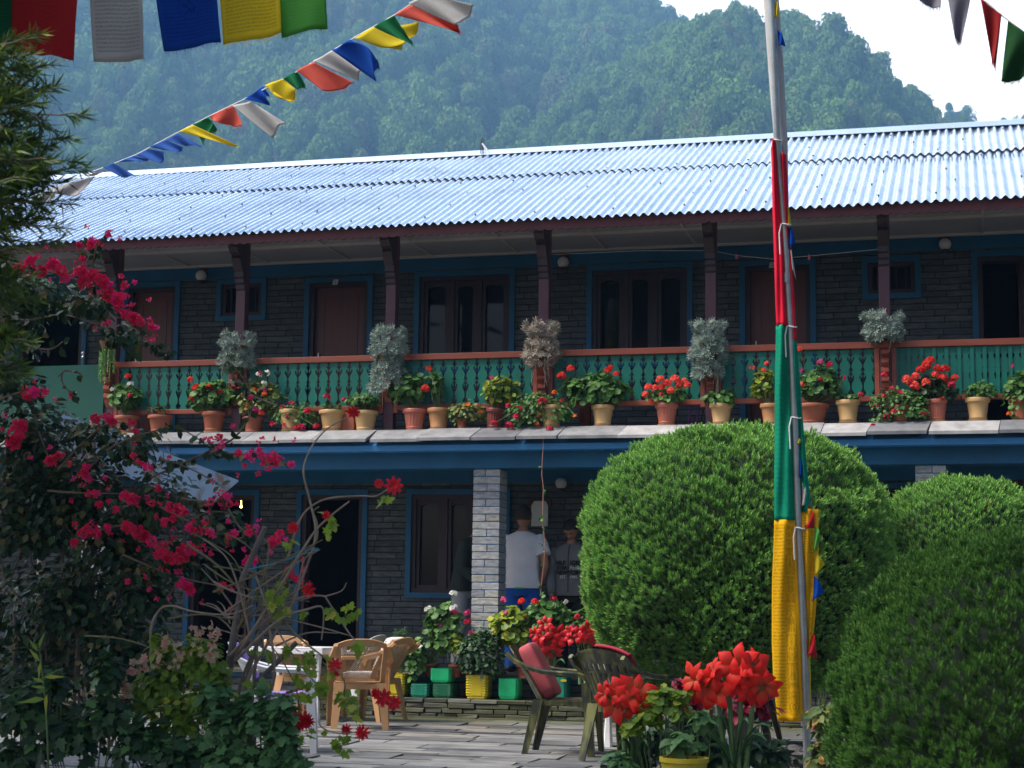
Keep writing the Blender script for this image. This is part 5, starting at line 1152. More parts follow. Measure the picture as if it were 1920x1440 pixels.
def banner(name, y0, y1, l0, l1, mt, side=-1, lm=None, dy=0.0, fold=.02, nv=40):
    """strip hanging between the pipe and an outer edge given in photograph columns, folded in depth"""
    s = sc_at(1480, 800, PYY)
    def fn(u, v):
        y = y0+(y1-y0)*v; xi = polex(y) + (-3 if side < 0 else 3); xo = l0+(l1-l0)*v if lm is None else float(np.interp(y, [t[1] for t in lm], [t[0] for t in lm]))
        x = xo + (xi-xo)*u if side < 0 else xi + (xo-xi)*u
        p = P(x, y, PYY + dy); w_ = sin(pi*u)
        p[1] += -.045*w_ + fold*sin(u*9+v*5)*w_ + .006*sin(v*13+u*4)
        return p
    return cloth(name, fn, 14, nv, mt, pole)
banner('red_banner', 264, 612, 0, 0, BRED, -1, [(1446, 264), (1449, 400), (1454, 560), (1456, 612)])
banner('green_banner', 611, 976, 0, 0, BGRN, -1, [(1455, 611), (1453, 740), (1452, 900), (1452, 976)])
banner('yellow_banner', 975, 1352, 0, 0, BYEL, -1, [(1452, 975), (1448, 1090), (1447, 1200), (1450, 1270), (1458, 1352)])
banner('red_banner', 290, 640, 0, 0, BRED, 1, [(1474, 290), (1479, 400), (1487, 520), (1494, 640)], .03)
banner('green_banner', 638, 960, 0, 0, BGRN, 1, [(1494, 638), (1503, 760), (1512, 870), (1522, 960)], .04)
banner('yellow_banner', 955, 1240, 0, 0, BYEL, 1, [(1535, 955), (1534, 1060), (1529, 1150), (1519, 1240)], .05)
banner('yellow_banner', 1240, 1325, 0, 0, FY, 1, [(1519, 1240), (1521, 1325)], .05, nv=8)
def small_flag(pp, mt, dy=0, name='small_flag', root=None):
    s4 = [P(a, b_, PYY+dy) for a, b_ in pp]
    def fn(u, v):
        t = s4[0]*(1-u)*(1-v)+s4[1]*u*(1-v)+s4[2]*u*v+s4[3]*(1-u)*v; t[1] += .02*sin(u*5+v*3)*(.3+v); return t
    return cloth(name, fn, 8, 8, mt, root or pole)
for pp, mt in (([(1457, 55), (1466, 62), (1472, 84), (1460, 88)], FB), ([(1453, 0), (1459, 5), (1460, 30), (1455, 34)], FY), ([(1473, 385), (1479, 390), (1484, 430), (1476, 425)], FY), ([(1476, 415), (1484, 425), (1491, 452), (1480, 468)], FB), ([(1479, 465), (1484, 470), (1492, 524), (1485, 500)], FW),
               ([(1494, 815), (1501, 825), (1501, 834), (1495, 832)], FY), ([(1497, 855), (1503, 862), (1505, 900), (1499, 890)], FB), ([(1504, 905), (1511, 915), (1514, 945), (1503, 950)], FW), ([(1517, 945), (1527, 965), (1527, 990), (1508, 990)], FR), ([(1527, 985), (1537, 995), (1532, 1030), (1526, 1035)], FG2),
               ([(1527, 1035), (1533, 1037), (1546, 1058), (1528, 1080)], FY), ([(1526, 1080), (1531, 1082), (1545, 1110), (1523, 1128)], FB), ([(1524, 1188), (1528, 1192), (1531, 1238), (1513, 1222)], FR)):
    small_flag(pp, mt, .0)
WS = mat('white_string', (.8, .8, .78), .8, .1, 4, 0)
for (a, b_) in ((1455, 262), (1471, 420), (1482, 612), (1490, 783), (1498, 990)):
    q = P(a+2, b_, PYY-.03); mb = MB(); s_ = .03
    mb.tube([q+np.array([cos(t)*.033-.003, sin(t)*.033+.03, .004*sin(2*t)]) for t in np.linspace(0, 2*pi, 13)], .0045, 5)
    mb.tube([q+np.array([-.028, 0, 0]), q+np.array([-.04, -.01, -.06]), q+np.array([-.035, -.01, -.2])], .0045, 5); put0(mb.build('tie_string', WS), pole)
# rubble support around the foot of the pole
rub = empty('rubble_wall', (p0[0], PYY+.2, 0), 0, 'dark dry rubble stones heaped round the foot of the flagpole', 'stone wall'); mb = MB(); rr = random.Random(12)
for k in range(85):
    q = P(rr.uniform(1455, 1545), 1400, PYY+rr.uniform(.1, .35)); z_ = rr.uniform(-.04, .16) ; a, b_, c_ = rr.uniform(.03, .09), rr.uniform(.03, .06), rr.uniform(.015, .035); th = rr.uniform(-.3, .3)
    vs = []
    for i in range(3):
        zz = (-c_, 0, c_)[i]; rr_ = (.75, 1, .7)[i]
        for j in range(7): an = 2*pi*j/7+th; vs.append((q[0]+cos(an)*a*rr_*rr.uniform(.85, 1.1), q[1]+sin(an)*b_*rr_, z_+zz+rr.uniform(-.006, .006)))
    mb.add(vs, [(i*7+j, i*7+(j+1) % 7, (i+1)*7+(j+1) % 7, (i+1)*7+j) for i in range(2) for j in range(7)] + [tuple(range(7)), tuple(14+j for j in range(7))])
put0(mb.build('stones', mat('rubble', (.12, .115, .11), .85, .5, 9, .4)), rub)
# ================================================================== STRINGS OF PRAYER FLAGS
def fray(p0_, p1_, down, nn, mb, ln=.02):
    for k in range(nn):
        t = random.random(); q = p0_*(1-t)+p1_*t; L_ = ln*random.uniform(.3, 1.6)
        d = np.array(down) + RNG.normal(size=3)*.35; d /= np.linalg.norm(d)
        w_ = np.array([.0009, 0, 0]); mb.add([q-w_, q+w_, q+w_*.5+d*L_, q-w_*.5+d*L_], [(0, 1, 2, 3)])
def string_flags(root, cordpts, flags):
    mb = MB(); mb.tube(cordpts, .004, 6); put0(mb.build('cord', WS), root)
    for (c4, mt, Yf, amp) in flags:
        q = [P(a, b_, Yf) for a, b_ in c4[:4]]; mid = P(*c4[4], Yf) if len(c4) > 4 else None; ph = random.random()*6
        def fn(u, v):
            t = q[0]*(1-u)*(1-v)+q[1]*u*(1-v)+q[2]*u*v+q[3]*(1-u)*v
            if mid is not None: t = t + (mid-(q[0]+q[1]+q[2]+q[3])/4)*(16*u*(1-u)*v*(1-v))*.9
            t = t.copy(); t[1] += amp*sin(u*6+v*3+ph)*(.15+v) ; t[2] += amp*.12*sin(u*14+ph)*v; return t
        o = cloth('flag', fn, 18, 18, mt, root)
        f = MB(); E_ = [fn(u, 1) for u in np.linspace(0, 1, 9)]
        for i in range(8): fray(E_[i], E_[i+1], norm(q[3]-q[0]+q[2]-q[1]), 7, f, .022)
        G_ = [fn(1, v) for v in np.linspace(.3, 1, 6)]
        for i in range(5): fray(G_[i], G_[i+1], norm(q[1]-q[0]), 3, f, .012)
        fo = f.build('frayed_threads', mt); fo.parent = o; fo.location = (0, 0, 0); fo['kind'] = 'stuff'
Yn = 8.1
s1 = empty('prayer_flag_string', P(300, -120, Yn), 0, 'near string of large prayer flags hanging across the top left corner', 'prayer flags', 'strings of prayer flags')
string_flags(s1, [P(a, b_, Yn) for a, b_ in ((-700, -190), (-160, -118), (150, -112), (450, -128), (640, -145), (900, -190), (1700, -420))], [
    ([(-60, -116), (32, -115), (18, 92), (-70, 96)], FG, Yn+.06, .015), ([(32, -114), (158, -113), (136, 112), (18, 92), (85, 70)], FR, Yn, .02), ([(160, -113), (262, -116), (272, 112), (178, 118)], FW, Yn, .012),
    ([(278, -117), (398, -122), (416, 80), (308, 97)], FBR, Yn, .015), ([(400, -122), (516, -132), (528, 62), (420, 86)], FY, Yn-.02, .015), ([(518, -132), (608, -141), (613, 53), (526, 69)], FG2, Yn, .015)])
s2 = empty('prayer_flag_string', P(450, 200, 11.5), 0, 'diagonal string of small windblown flags rising from the left roof end', 'prayer flags', 'strings of prayer flags')
def YD(x): return 14.6 - (x-60)/830*5.0
cp = [(40, 385), (108, 345), (200, 312), (255, 290), (330, 250), (392, 218), (470, 180), (530, 150), (590, 115), (665, 70), (740, 28), (790, -5), (900, -70), (1150, -290), (1500, -700)]
FGY = cloth_text('sheer_grey_flag_cloth', (.5, .46, .46), (.35, .32, .33), strong=.4); FBL = cloth_text('light_blue_flag_cloth', (.06, .17, .55), (.03, .1, .4), strong=.4)
def fd(c4, mt, amp=.02): return (c4, mt, YD(sum(p[0] for p in c4[:4])/4), amp)
string_flags(s2, [P(a, b_, YD(a)) for a, b_ in cp], [
    fd([(70, 368), (108, 352), (105, 372), (62, 380)], FGY), fd([(100, 352), (178, 330), (146, 369), (100, 362)], FGY), fd([(155, 330), (205, 318), (182, 326), (165, 331)], FGY),
    fd([(193, 314), (213, 305), (255, 330), (228, 332)], FBL), fd([(222, 303), (250, 292), (282, 299), (262, 303)], FBL), fd([(255, 291), (278, 279), (310, 285), (302, 307)], FBL), fd([(280, 275), (312, 262), (345, 277), (332, 287)], FBL), fd([(312, 262), (333, 250), (378, 274), (345, 272)], FBL),
    fd([(336, 246), (362, 234), (450, 275), (428, 272), (385, 255)], FY), fd([(362, 233), (391, 219), (403, 240), (378, 270), (400, 235)], FG, .04),
    fd([(392, 218), (437, 198), (458, 238), (405, 230)], FRL, .03), fd([(436, 198), (470, 190), (535, 230), (508, 256)], FW, .03), fd([(459, 186), (494, 161), (502, 176), (503, 195)], FB, .03),
    fd([(496, 160), (530, 147), (558, 170), (544, 193), (520, 182)], FY, .03), fd([(530, 147), (556, 133), (572, 158), (560, 170)], FG, .03), fd([(556, 132), (588, 116), (668, 158), (608, 173)], FRL, .03),
    fd([(587, 114), (624, 94), (690, 118), (670, 149)], FW, .03), fd([(622, 94), (658, 74), (706, 112), (706, 153), (690, 92)], FB, .05), fd([(664, 71), (702, 50), (786, 42), (755, 96), (730, 88)], FY, .04), fd([(700, 50), (739, 28), (758, 56), (775, 88)], FG, .04),
    fd([(740, 27), (782, 3), (862, 50), (858, 62)], FRL, .03), fd([(765, 5), (810, -14), (890, 12), (858, 52)], FW, .03)])
s3 = empty('prayer_flag_string', P(1800, 0, 9.0), 0, 'few grey, red and green flags against the sky, top right corner', 'prayer flags', 'strings of prayer flags')
FDG = cloth_text('dull_grey_flag_cloth', (.3, .29, .36), (.2, .2, .25), strong=.3); FDR = cloth_text('dark_red_flag_cloth', (.4, .03, .03), (.2, .01, .02), strong=.3); FDGR = cloth_text('dark_green_flag_cloth', (.03, .12, .04), (.01, .06, .02), strong=.3)
string_flags(s3, [P(a, b_, 9.0) for a, b_ in ((1100, -480), (1450, -210), (1690, -70), (1770, -36), (1850, 4), (1880, 30), (1960, 90), (2250, 330))], [
    ([(1712, -62), (1766, -40), (1764, 18), (1724, 4)], FDG, 9.0, .02), ([(1772, -36), (1822, -14), (1803, 80), (1790, 72)], FDG, 9.0, .02), ([(1838, -3), (1878, 28), (1866, 128), (1860, 110), (1868, 50)], FDR, 9.0, .03), ([(1890, 38), (1945, 78), (1932, 140), (1877, 158)], FDGR, 9.0, .03)])
# ================================================================== PEOPLE
SKIN = mat('skin', (.42, .2, .12), .55, .15, 8, .05); SKIN2 = mat('skin_tanned', (.36, .17, .1), .55, .15, 8, .05)
HAIRB = mat('dark_hair', (.02, .014, .01), .7, .3, 60, .3)
def skin_body(name, joints, edges, radii, root, mt, extra=None):
    me = bpy.data.meshes.new(name); me.from_pydata(joints, edges, []); o = bpy.data.objects.new(name, me); COL.objects.link(o)
    md = o.modifiers.new('skin', 'SKIN'); md.use_smooth_shade = True
    for i, r in enumerate(radii): me.skin_vertices[0].data[i].radius = (r, r) if np.isscalar(r) else r
    me.skin_vertices[0].data[0].use_root = True
    sb = o.modifiers.new('sub', 'SUBSURF'); sb.levels = 2; sb.render_levels = 2
    bpy.context.view_layer.update(); m2 = bpy.data.meshes.new_from_object(o.evaluated_get(bpy.context.evaluated_depsgraph_get()))
    bpy.data.objects.remove(o); m2.name = name; m2.materials.clear(); m2.materials.append(mt)
    if extra: 
        bm = bmesh.new(); bm.from_mesh(m2); e = bpy.data.meshes.new('e'); e.from_pydata(extra.v, [], extra.f); bm.from_mesh(e); 
        bmesh.ops.recalc_face_normals(bm, faces=bm.faces); bm.to_mesh(m2); bm.free(); bpy.data.meshes.remove(e)
    for p in m2.polygons: p.use_smooth = True
    return link(name, m2, root)
def head_mb(c, pitch, yaw, s=1.0):
    """head with face; looks along -Y before rotation"""
    R_h = Matrix.Rotation(yaw, 3, 'Z') @ Matrix.Rotation(pitch, 3, 'X'); mb = MB()
    def f_(u, v):
        a = 2*pi*u; b_ = pi*v; x, y, z = sin(b_)*sin(a), -sin(b_)*cos(a), cos(b_)
        w_ = .077*(1-.16*max(0, -z)**1.5); d_ = .096; h_ = .118
        px_, py_, pz_ = x*w_, y*d_, z*h_
        fr = max(0, -y)
        jaw = max(0, -z)*fr; py_ -= .006*jaw
        def bmp(x0, z0, sx, sz, amp): 
            nonlocal py_; py_ -= amp*exp(-((px_-x0)/sx)**2-((pz_-z0)/sz)**2) if y < -.2 else 0
        bmp(0, -.018, .011, .022, .022); bmp(0, -.03, .017, .008, .007); bmp(0, .022, .045, .008, .006)
        bmp(-.03, .004, .014, .01, -.009); bmp(.03, .004, .014, .01, -.009); bmp(0, -.058, .022, .006, .006); bmp(0, -.066, .022, .004, -.003); bmp(0, -.073, .018, .006, .005); bmp(0, -.098, .02, .012, .008)
        bmp(-.043, -.03, .018, .018, .004); bmp(.043, -.03, .018, .018, .004)
        return np.array(c) + np.array(R_h @ Vector((px_, py_, pz_)))*s
    mb.grid(f_, 48, 40)
    for sx in (-1, 1):
        mb.grid(lambda u, v, sx=sx: np.array(c) + np.array(R_h @ Vector((sx*(.078+.008*sin(pi*v)), .012+.018*cos(2*pi*u)*sin(pi*v), -.008+.031*cos(pi*v)+.006*sin(2*pi*u))))*s, 10, 8)
    return mb, R_h
def hair_mb(c, R_h, s=1.0, low=-.35, front=.35):
    mb = MB()
    def f_(u, v):
        a = 2*pi*u; x0, y0 = sin(a), -cos(a); lim = pi*(.5 - .5*low*.6) if y0 > -.1 else pi*(.5-.5*front*.62)
        t = (1-y0)/2; lim = pi*(.30+.36*(1-t) if False else (.33 + .25*min(1, max(0, (y0+.75)/1.1))))
        b_ = lim*v; x, y, z = sin(b_)*x0, sin(b_)*y0, cos(b_); k = 1.07+.02*sin(a*23)*sin(b_*19) - (.05*v**4)
        return np.array(c) + np.array(R_h @ Vector((x*.077*k, y*.096*k, z*.118*k)))*s
    mb.grid(f_, 48, 16, thick=-.006); return mb
def torso_mb(rings, n_=28):
    """rings: (cx,cy,cz,rx,ry) bottom to top; wrinkled cloth surface"""
    mb = MB(); vs = []; k0 = len(rings)
    for i, (x, y, z, rx, ry) in enumerate(rings):
        for j in range(n_):
            a = 2*pi*j/n_; wr = 1+(.022*sin(a*7+i*1.3)+.02*sin(a*13+i*2.6))*(i < k0-3); e = .8
            vs.append((x+rx*math.copysign(abs(cos(a))**e, cos(a))*wr, y+ry*math.copysign(abs(sin(a))**e, sin(a))*wr, z))
    k = len(rings); mb.add(vs, [(i*n_+j, i*n_+(j+1) % n_, (i+1)*n_+(j+1) % n_, (i+1)*n_+j) for i in range(k-1) for j in range(n_)] + [tuple((k-1)*n_+j for j in range(n_))]); return mb
def hand(joints, edges, radii, wrist_i, wrist, dirn, side_v, curl=.5, s=1.0):
    """appends a palm and five finger chains to the skeleton"""
    d = norm(np.array(dirn, float)); sv = norm(np.array(side_v, float)); nn = np.cross(d, sv)
    o = len(joints); w_ = np.array(wrist); pc = w_ + d*.045*s; joints.append(tuple(pc)); edges.append((wrist_i, o)); radii.append((.03*s, .016*s))
    for k, (off, ln) in enumerate(((-.028, .065), (-.01, .076), (.01, .072), (.028, .058))):
        b_ = pc + d*.04*s + sv*off*s; i0 = len(joints); joints.append(tuple(b_)); edges.append((o, i0)); radii.append(.0095*s)
        d1 = norm(d+nn*curl*.6); d2 = norm(d+nn*curl*1.6); j1 = b_+d1*ln*.5*s; j2 = j1+d2*ln*.45*s
        joints += [tuple(j1), tuple(j2)]; edges += [(i0, i0+1), (i0+1, i0+2)]; radii += [.0085*s, .007*s]
    t0 = pc - sv*.035*s - d*.02*s; i0 = len(joints); joints.append(tuple(t0)); edges.append((o, i0)); radii.append(.011*s)
    joints.append(tuple(t0 - sv*.022*s + d*.03*s)); edges.append((i0, i0+1)); radii.append(.009*s); joints.append(tuple(t0 - sv*.025*s + d*.055*s)); edges.append((i0+1, i0+2)); radii.append(.008*s)
FLZ = VZ+.03
def limb(mb, pts, rs, n_=14): mb.tube(pts, rs, n_)
def standing(root, x, y, H, rz, arms, head_pitch, head_yaw, skin, bend=0.0):
    """joint positions relative to root, facing -Y; returns dict"""
    k = H/1.75
    J = dict(pel=(0, 0, .95*k), sp=(0, bend*.1, 1.12*k), ch=(0, bend*.28*0+(-.0), 1.32*k), nk=(0, -.01, 1.46*k), hd=(0, -.02, 1.56*k),
             hl=(-.09*k, 0, .92*k), hr=(.09*k, 0, .92*k), kl=(-.1*k, -.01, .5*k), kr=(.1*k, -.01, .5*k), al=(-.11*k, .02, .08), ar=(.11*k, .02, .08), tl=(-.12*k, -.12, .03), tr=(.12*k, -.12, .03),
             sl=(-.18*k, 0, 1.40*k), sr=(.18*k, 0, 1.40*k))
    return J, k
def person(px, ytop, Y, H, face, label, skin, shirt, pants, shirt_name, pants_name, arms, head_pitch=0, sleeves='long', hair=HAIRB, lean=(0, 0), bulk=1.0):
    q = P(px, ytop, Y); root = empty('person', (q[0], Y, FLZ), face, label, 'person')
    z1 = q[2]-FLZ; k = (z1)/1.75 if not head_pitch else (z1+.05)/1.75
    lx, ly = lean
    def L(x, y, z): t = max(0, (z-.95)/.7); return (x*k + lx*t*k, y*k + ly*t*k, z*k)
    JT = []; ED = []; RD = []
    def j(p, r, par=None):
        JT.append(p); RD.append(r)
        if par is not None: ED.append((par, len(JT)-1))
        return len(JT)-1
    pel = j(L(0, 0, .95), .13*k); sp_ = j(L(0, 0, 1.12), .115*k, pel); ch = j(L(0, 0, 1.32), (.15*k, .11*k), sp_); nk = j(L(0, .005, 1.47), .055*k, ch); hd = j(L(0, -.01-.03*(head_pitch > 0), 1.56), .05*k, nk)
    for sx in (-1, 1):
        h = j(L(sx*.1, 0, .88), .085*k, pel); kn = j(L(sx*.11, -.01, .5), .055*k, h); an = j((sx*.12*k, .02, .08), .035*k, kn); j((sx*.13*k, -.1*k, .035), .033*k, an)
    ends = []
    for sx, (el, wr, hdir, sv) in zip((-1, 1), arms):
        s_ = j(L(sx*.175, 0, 1.40), .058*k, ch); e = j(L(*el), .04*k, s_); w_ = j(L(*wr), .027*k, e); hand(JT, ED, RD, w_, JT[w_], hdir, sv, .5, k); ends.append((JT[s_], JT[e], JT[w_]))
    hc = np.array(L(0, -.012 - .05*(head_pitch > 0), 1.632)); hm, Rh = head_mb(hc, -head_pitch if False else head_pitch, 0, k)
    skin_body('body', JT, ED, RD, root, skin, hm)
    o = hair_mb(hc, Rh, k).build('hair', hair, root, smooth=True)
    b_ = bulk
    rings = [(L(0, 0, .88), .185, .125), (L(0, 0, .90), .19, .13), (L(0, 0, 1.0), .175, .12), (L(0, 0, 1.1), .17, .118), (L(0, 0, 1.22), .18, .125), (L(0, 0, 1.32), .2, .13), (L(0, 0, 1.39), .205, .118), (L(0, .003, 1.435), .165, .095), (L(0, .004, 1.465), .1, .075), (L(0, .004, 1.482), .066, .06)]
    mb = torso_mb([(p[0], p[1], p[2], rx*k*b_, ry*k*b_) for p, rx, ry in rings]); 
    for (s_, e, w_) in ends:
        s_, e, w_ = map(np.array, (s_, e, w_))
        if sleeves == 'long': limb(mb, [s_-(e-s_)*.08, s_+(e-s_)*.3, e, e+(w_-e)*.5, w_-(w_-e)*.04, w_], [.062*k, .072*k*b_, .06*k*b_, .054*k*b_, .044*k, .036*k])
        else: limb(mb, [s_-(e-s_)*.1, s_+(e-s_)*.2, s_+(e-s_)*.62], [.06*k, .078*k, .082*k])
    mb.build(shirt_name, shirt, root, smooth='auto')
    mb = torso_mb([(*L(0, 0, z), rx*k, ry*k) for z, rx, ry in ((.80, .15, .11), (.84, .172, .12), (.92, .168, .118), (1.0, .162, .112))])
    for sx in (-1, 1): limb(mb, [L(sx*.085, 0, .92), L(sx*.1, 0, .8), L(sx*.11, -.01, .5), (sx*.12*k, .01, .1), (sx*.12*k, .01, .06)], [.09*k, .1*k, .08*k, .07*k, .068*k])
    mb.build(pants_name, pants, root, smooth='auto')
    for sx in (-1, 1):
        mb = MB(); mb.grid(lambda u, v, sx=sx: np.array([sx*.125*k + .05*cos(2*pi*u)*sin(pi*v), -.03-.135*math.copysign(abs(cos(pi*v)), cos(pi*v)), .045+.045*sin(2*pi*u)*sin(pi*v)]), 14, 10); mb.build('shoe', mat('dark_shoe', (.03, .03, .035), .6, .2, 8, 0), root, smooth=True)
    return root, k, L, Rh, hc
TEE = mat('white_tshirt', (.86, .84, .9), .85, .12, 5, .35); BLUEP = mat('blue_trousers', (.005, .1, .5), .8, .25, 6, .3); GREYJ = mat('grey_sweatshirt', (.17, .17, .172), .9, .2, 7, .35); DARKJ = mat('dark_green_jacket', (.018, .03, .026), .9, .3, 7, .3); LGREYP = mat('light_grey_trousers', (.3, .3, .33), .85, .2, 6, .3); BLKP = mat('black_trousers', (.008, .008, .01), .85, .3, 6, .2)
# man seen from behind, hands in his pockets
pk = [((-.27, .08, 1.12), (-.2, .0, .93), (.25, -.1, -1), (0, 1, 0)), ((.27, .08, 1.12), (.2, .0, .93), (-.25, -.1, -1), (0, 1, 0))]
r1, k1, L1_, Rh1, hc1 = person(982, 949, 17.0, 1.75, radians(180), 'person seen from behind in a white t-shirt and blue trousers, hands in the pockets', SKIN, TEE, BLUEP, 'tshirt', 'trousers', pk, 0, 'short', mat('short_brown_hair', (.05, .03, .018), .8, .3, 60, .3), bulk=1.06)
mb = MB(); mb.tube([(.07*k1*cos(t), .003+.068*k1*sin(t), (1.487-.012*sin(t))*k1) for t in np.linspace(0, 2*pi, 25)], .004, 6); mb.build('neck_chain', mat('gold', (.6, .35, .08), .35, .1, 5, 0, .9), r1)
mb = MB(); mb.box(-.05, .05, .134, .14, .872*k1, .886*k1); mb.build('waistband_tag', mat('bright_green_band', (.02, .5, .2), .7, .1, 5, 0), r1)
# man in the grey sweatshirt, looking down
ar = [((-.24, -.02, 1.13), (-.2, -.14, .9), (.15, -.2, -1), (0, 1, 0)), ((.24, -.02, 1.13), (.2, -.14, .9), (-.15, -.2, -1), (0, 1, 0))]
r2, k2, L2_, Rh2, hc2 = person(1073, 984, 17.05, 1.70, radians(-4), 'person in a grey zipped sweatshirt with dark lettering, smiling down with head bowed', SKIN2, GREYJ, BLKP, 'sweatshirt', 'trousers', ar, radians(42), 'long', bulk=1.12)
INK = mat('navy_print', (.008, .01, .018), .8, .1, 5, 0); WINK = mat('white_print', (.85, .87, .9), .8, .1, 5, 0)
sw = [o for o in r2.children if o.name.startswith('sweatshirt')][0]
def chest_text(body, x, z, size, mt, bold=0, sk=0):
    me = text_mesh(body, size, .001, .0022 if mt is INK else .0008); me.materials.append(mt); o = link('lettering', me, sw); o.rotation_euler = (pi/2, 0, 0); o.scale = (1, 1, 1)
    # wrap each vertex on the chest
    for v in me.vertices:
        xx = v.co.x + x + sk*v.co.y; zz = v.co.y + z; t = xx/(.205*k2*1.12); yy = -.150*k2*(max(.05, 1-abs(t)**2.4))**.45 - .006 - abs(v.co.z)
        v.co = (xx, zz, -yy)
for bd, x, z, s_, mt in (('HILF', -.078, 1.262, .054, INK), ('IGER', .078, 1.262, .054, INK), ('STAR', -.062, 1.205, .044, INK), ('NEW', -.064, 1.15, .052, INK), ('YORK', .07, 1.15, .05, INK), ('EST.', -.05, 1.1, .038, WINK), ('1985', .054, 1.1, .038, WINK)):
    chest_text(bd, x*1.05, z*k2*.99, s_*k2*1.2, mt)
chest_text('Foot', .066, 1.205*k2*.99, .05, WINK, sk=.3)
mb = MB(); mb.tube([(0, -.150*k2-.004, z*k2) for z in (.92, 1.0)] + [(0, -.153*k2-.002, 1.2*k2), (0, -.156*k2, 1.3*k2), (0, -.135*k2, 1.40*k2), (0, -.085*k2, 1.46*k2)], .004, 5); mb.build('zip', INK, sw)
for sx in (-1, 1):
    e = np.array(hc2) + np.array(Rh2 @ Vector((sx*.03, -.088, .004)))*k2; mb = MB(); mb.lathe([(.001, .003), (.012, 0), (.001, -.003)], (0, 0, 0), 10, sy=.5); o = mb.build('eye', HAIRB, r2); o.location = e
    e = np.array(hc2) + np.array(Rh2 @ Vector((sx*.03, -.094, .026)))*k2; mb = MB(); mb.box(-.018, .018, -.004, .004, -.003, .003); o = mb.build('eyebrow', HAIRB, r2); o.location = e
e = np.array(hc2) + np.array(Rh2 @ Vector((0, -.095, -.063)))*k2; mb = MB(); mb.lathe([(.001, .003), (.022, 0), (.001, -.003)], (0, 0, 0), 12, sy=.4); o = mb.build('mouth', mat('lips', (.35, .08, .06), .5, .1, 5, 0), r2); o.location = e
# man in dark jacket behind the pillar
ar3 = [((-.22, -.06, 1.13), (-.16, -.25, 1.0), (.2, -.8, -.3), (0, .2, 1)), ((.23, .0, 1.1), (.2, -.03, .84), (0, -.2, -1), (0, 1, 0))]
person(874, 972, 17.1, 1.75, radians(72), 'person in a dark jacket and light grey trousers, mostly hidden behind the stone pillar', SKIN2, DARKJ, LGREYP, 'jacket', 'trousers', ar3, radians(22), 'long', lean=(0, -.16), bulk=1.1)
# ================================================================== NEEDLE LEAVED TREE, top left
NEED = leafmat('bottlebrush_leaf', (.018, .05, .01), (.06, .12, .015), tipc=(.14, .24, .02), tipw=.5, rough=.55, trans=.3, third=(.3, .34, .03), tp=.93)
YT = 6.4
tb = P(-330, 1440, YT); tree = empty('bottlebrush_tree', (tb[0], YT, -.05), 0, 'dark needle leaved tree reaching in from the upper left edge of the photo', 'tree')
lf = LF(); mb = MB(); rr = random.Random(21)
mb.tube([(tb[0], YT, -.05), (tb[0]+.05, YT, 1.2), (tb[0]-.03, YT+.05, 2.6), (tb[0], YT, 4.2), (tb[0]+.1, YT-.1, 5.4)], [.13, .11, .09, .06, .03], 12)
def spray(p_, q_, nt, ln, r0):
    p_, q_ = np.array(p_, float), np.array(q_, float); mid = (p_+q_)/2 + np.array([0, 0, .08*np.linalg.norm(q_-p_)])
    path = [p_*(1-t)**2 + 2*mid*t*(1-t) + q_*t*t for t in np.linspace(0, 1, 9)]
    mb.tube(path, list(np.linspace(r0, .003, 9)), 6)
    for k in range(nt):
        t = rr.uniform(.25, 1); i = min(int(t*8), 7); a = path[i]; d = norm(path[i+1]-path[i])
        tw = norm(d + RNG.normal(size=3)*.55 + np.array([0, 0, -.05])); L_ = ln*rr.uniform(.5, 1.15)*(1.1-.5*t)
        if k == 0: a = path[-1]; tw = d; L_ = ln*.6
        tip = a + tw*L_; mb.tube([a, a+tw*L_*.5+np.array([0, 0, .01]), tip], [.004, .003, .0015], 4, cap=False)
        m_ = 30; tt = np.linspace(.1, 1, m_)[:, None]; base_ = a + tw*L_*tt
        D = norm(tw + RNG.normal(size=(m_, 3))*.42); lf.add(L_NEEDLE, base_, RNG.normal(size=(m_, 3)), .075*(.7+.5*RNG.random(m_)), D, np.clip(.6*RNG.random(m_)+.38*(tt[:, 0] > .85), 0, 1))
for (a, b_, oy, yy) in ((118, 216, 40, 0), (70, 170, 60, .1), (38, 78, 90, 0), (20, 110, 60, -.1), (95, 262, 30, .1), (105, 308, 40, 0), (85, 345, 30, .2), (118, 320, 60, .1), (60, 300, 40, -.1), (50, 380, 40, 0), (80, 425, 20, 0), (70, 455, 20, .1), (30, 230, 60, .2), (45, 200, 40, -.1), (28, 420, 40, .1), (15, 520, 0, 0), (35, 560, 0, .1), (20, 640, 0, 0), (8, 340, 30, -.2), (25, 285, 50, 0), (10, 700, 0, .1), (95, 380, 30, .1), (60, 130, 60, .2), (0, 180, 40, .3), (5, 470, 20, -.1), (45, 335, 30, .3)):
    spray(P(-240+rr.uniform(-30, 30), b_+oy, YT+yy), P(a-6, b_, YT+yy-.05), 22, .21, .014)
# crown outside the frame: shades the shrubs below it
for k in range(46):
    th = rr.uniform(0, 2*pi); c_ = np.array([tb[0]-.5+rr.uniform(-.9, .5), YT+.2+rr.uniform(-.9, .9), rr.uniform(2.2, 5.6)])
    e_ = c_ + np.array([cos(th)*.7, sin(th)*.7, rr.uniform(-.2, .4)])
    pxl = np.array([_R, _U, _f]) @ (e_-CAM); sx_ = 960+FPX*pxl[0]/pxl[2]; sy_ = 720-FPX*pxl[1]/pxl[2]
    if sx_ > -40 and sy_ > -150: continue
    spray(c_, e_, 24, .26, .02)
put0(lf.build('foliage', NEED), tree); put0(mb.build('trunk', BARK), tree)
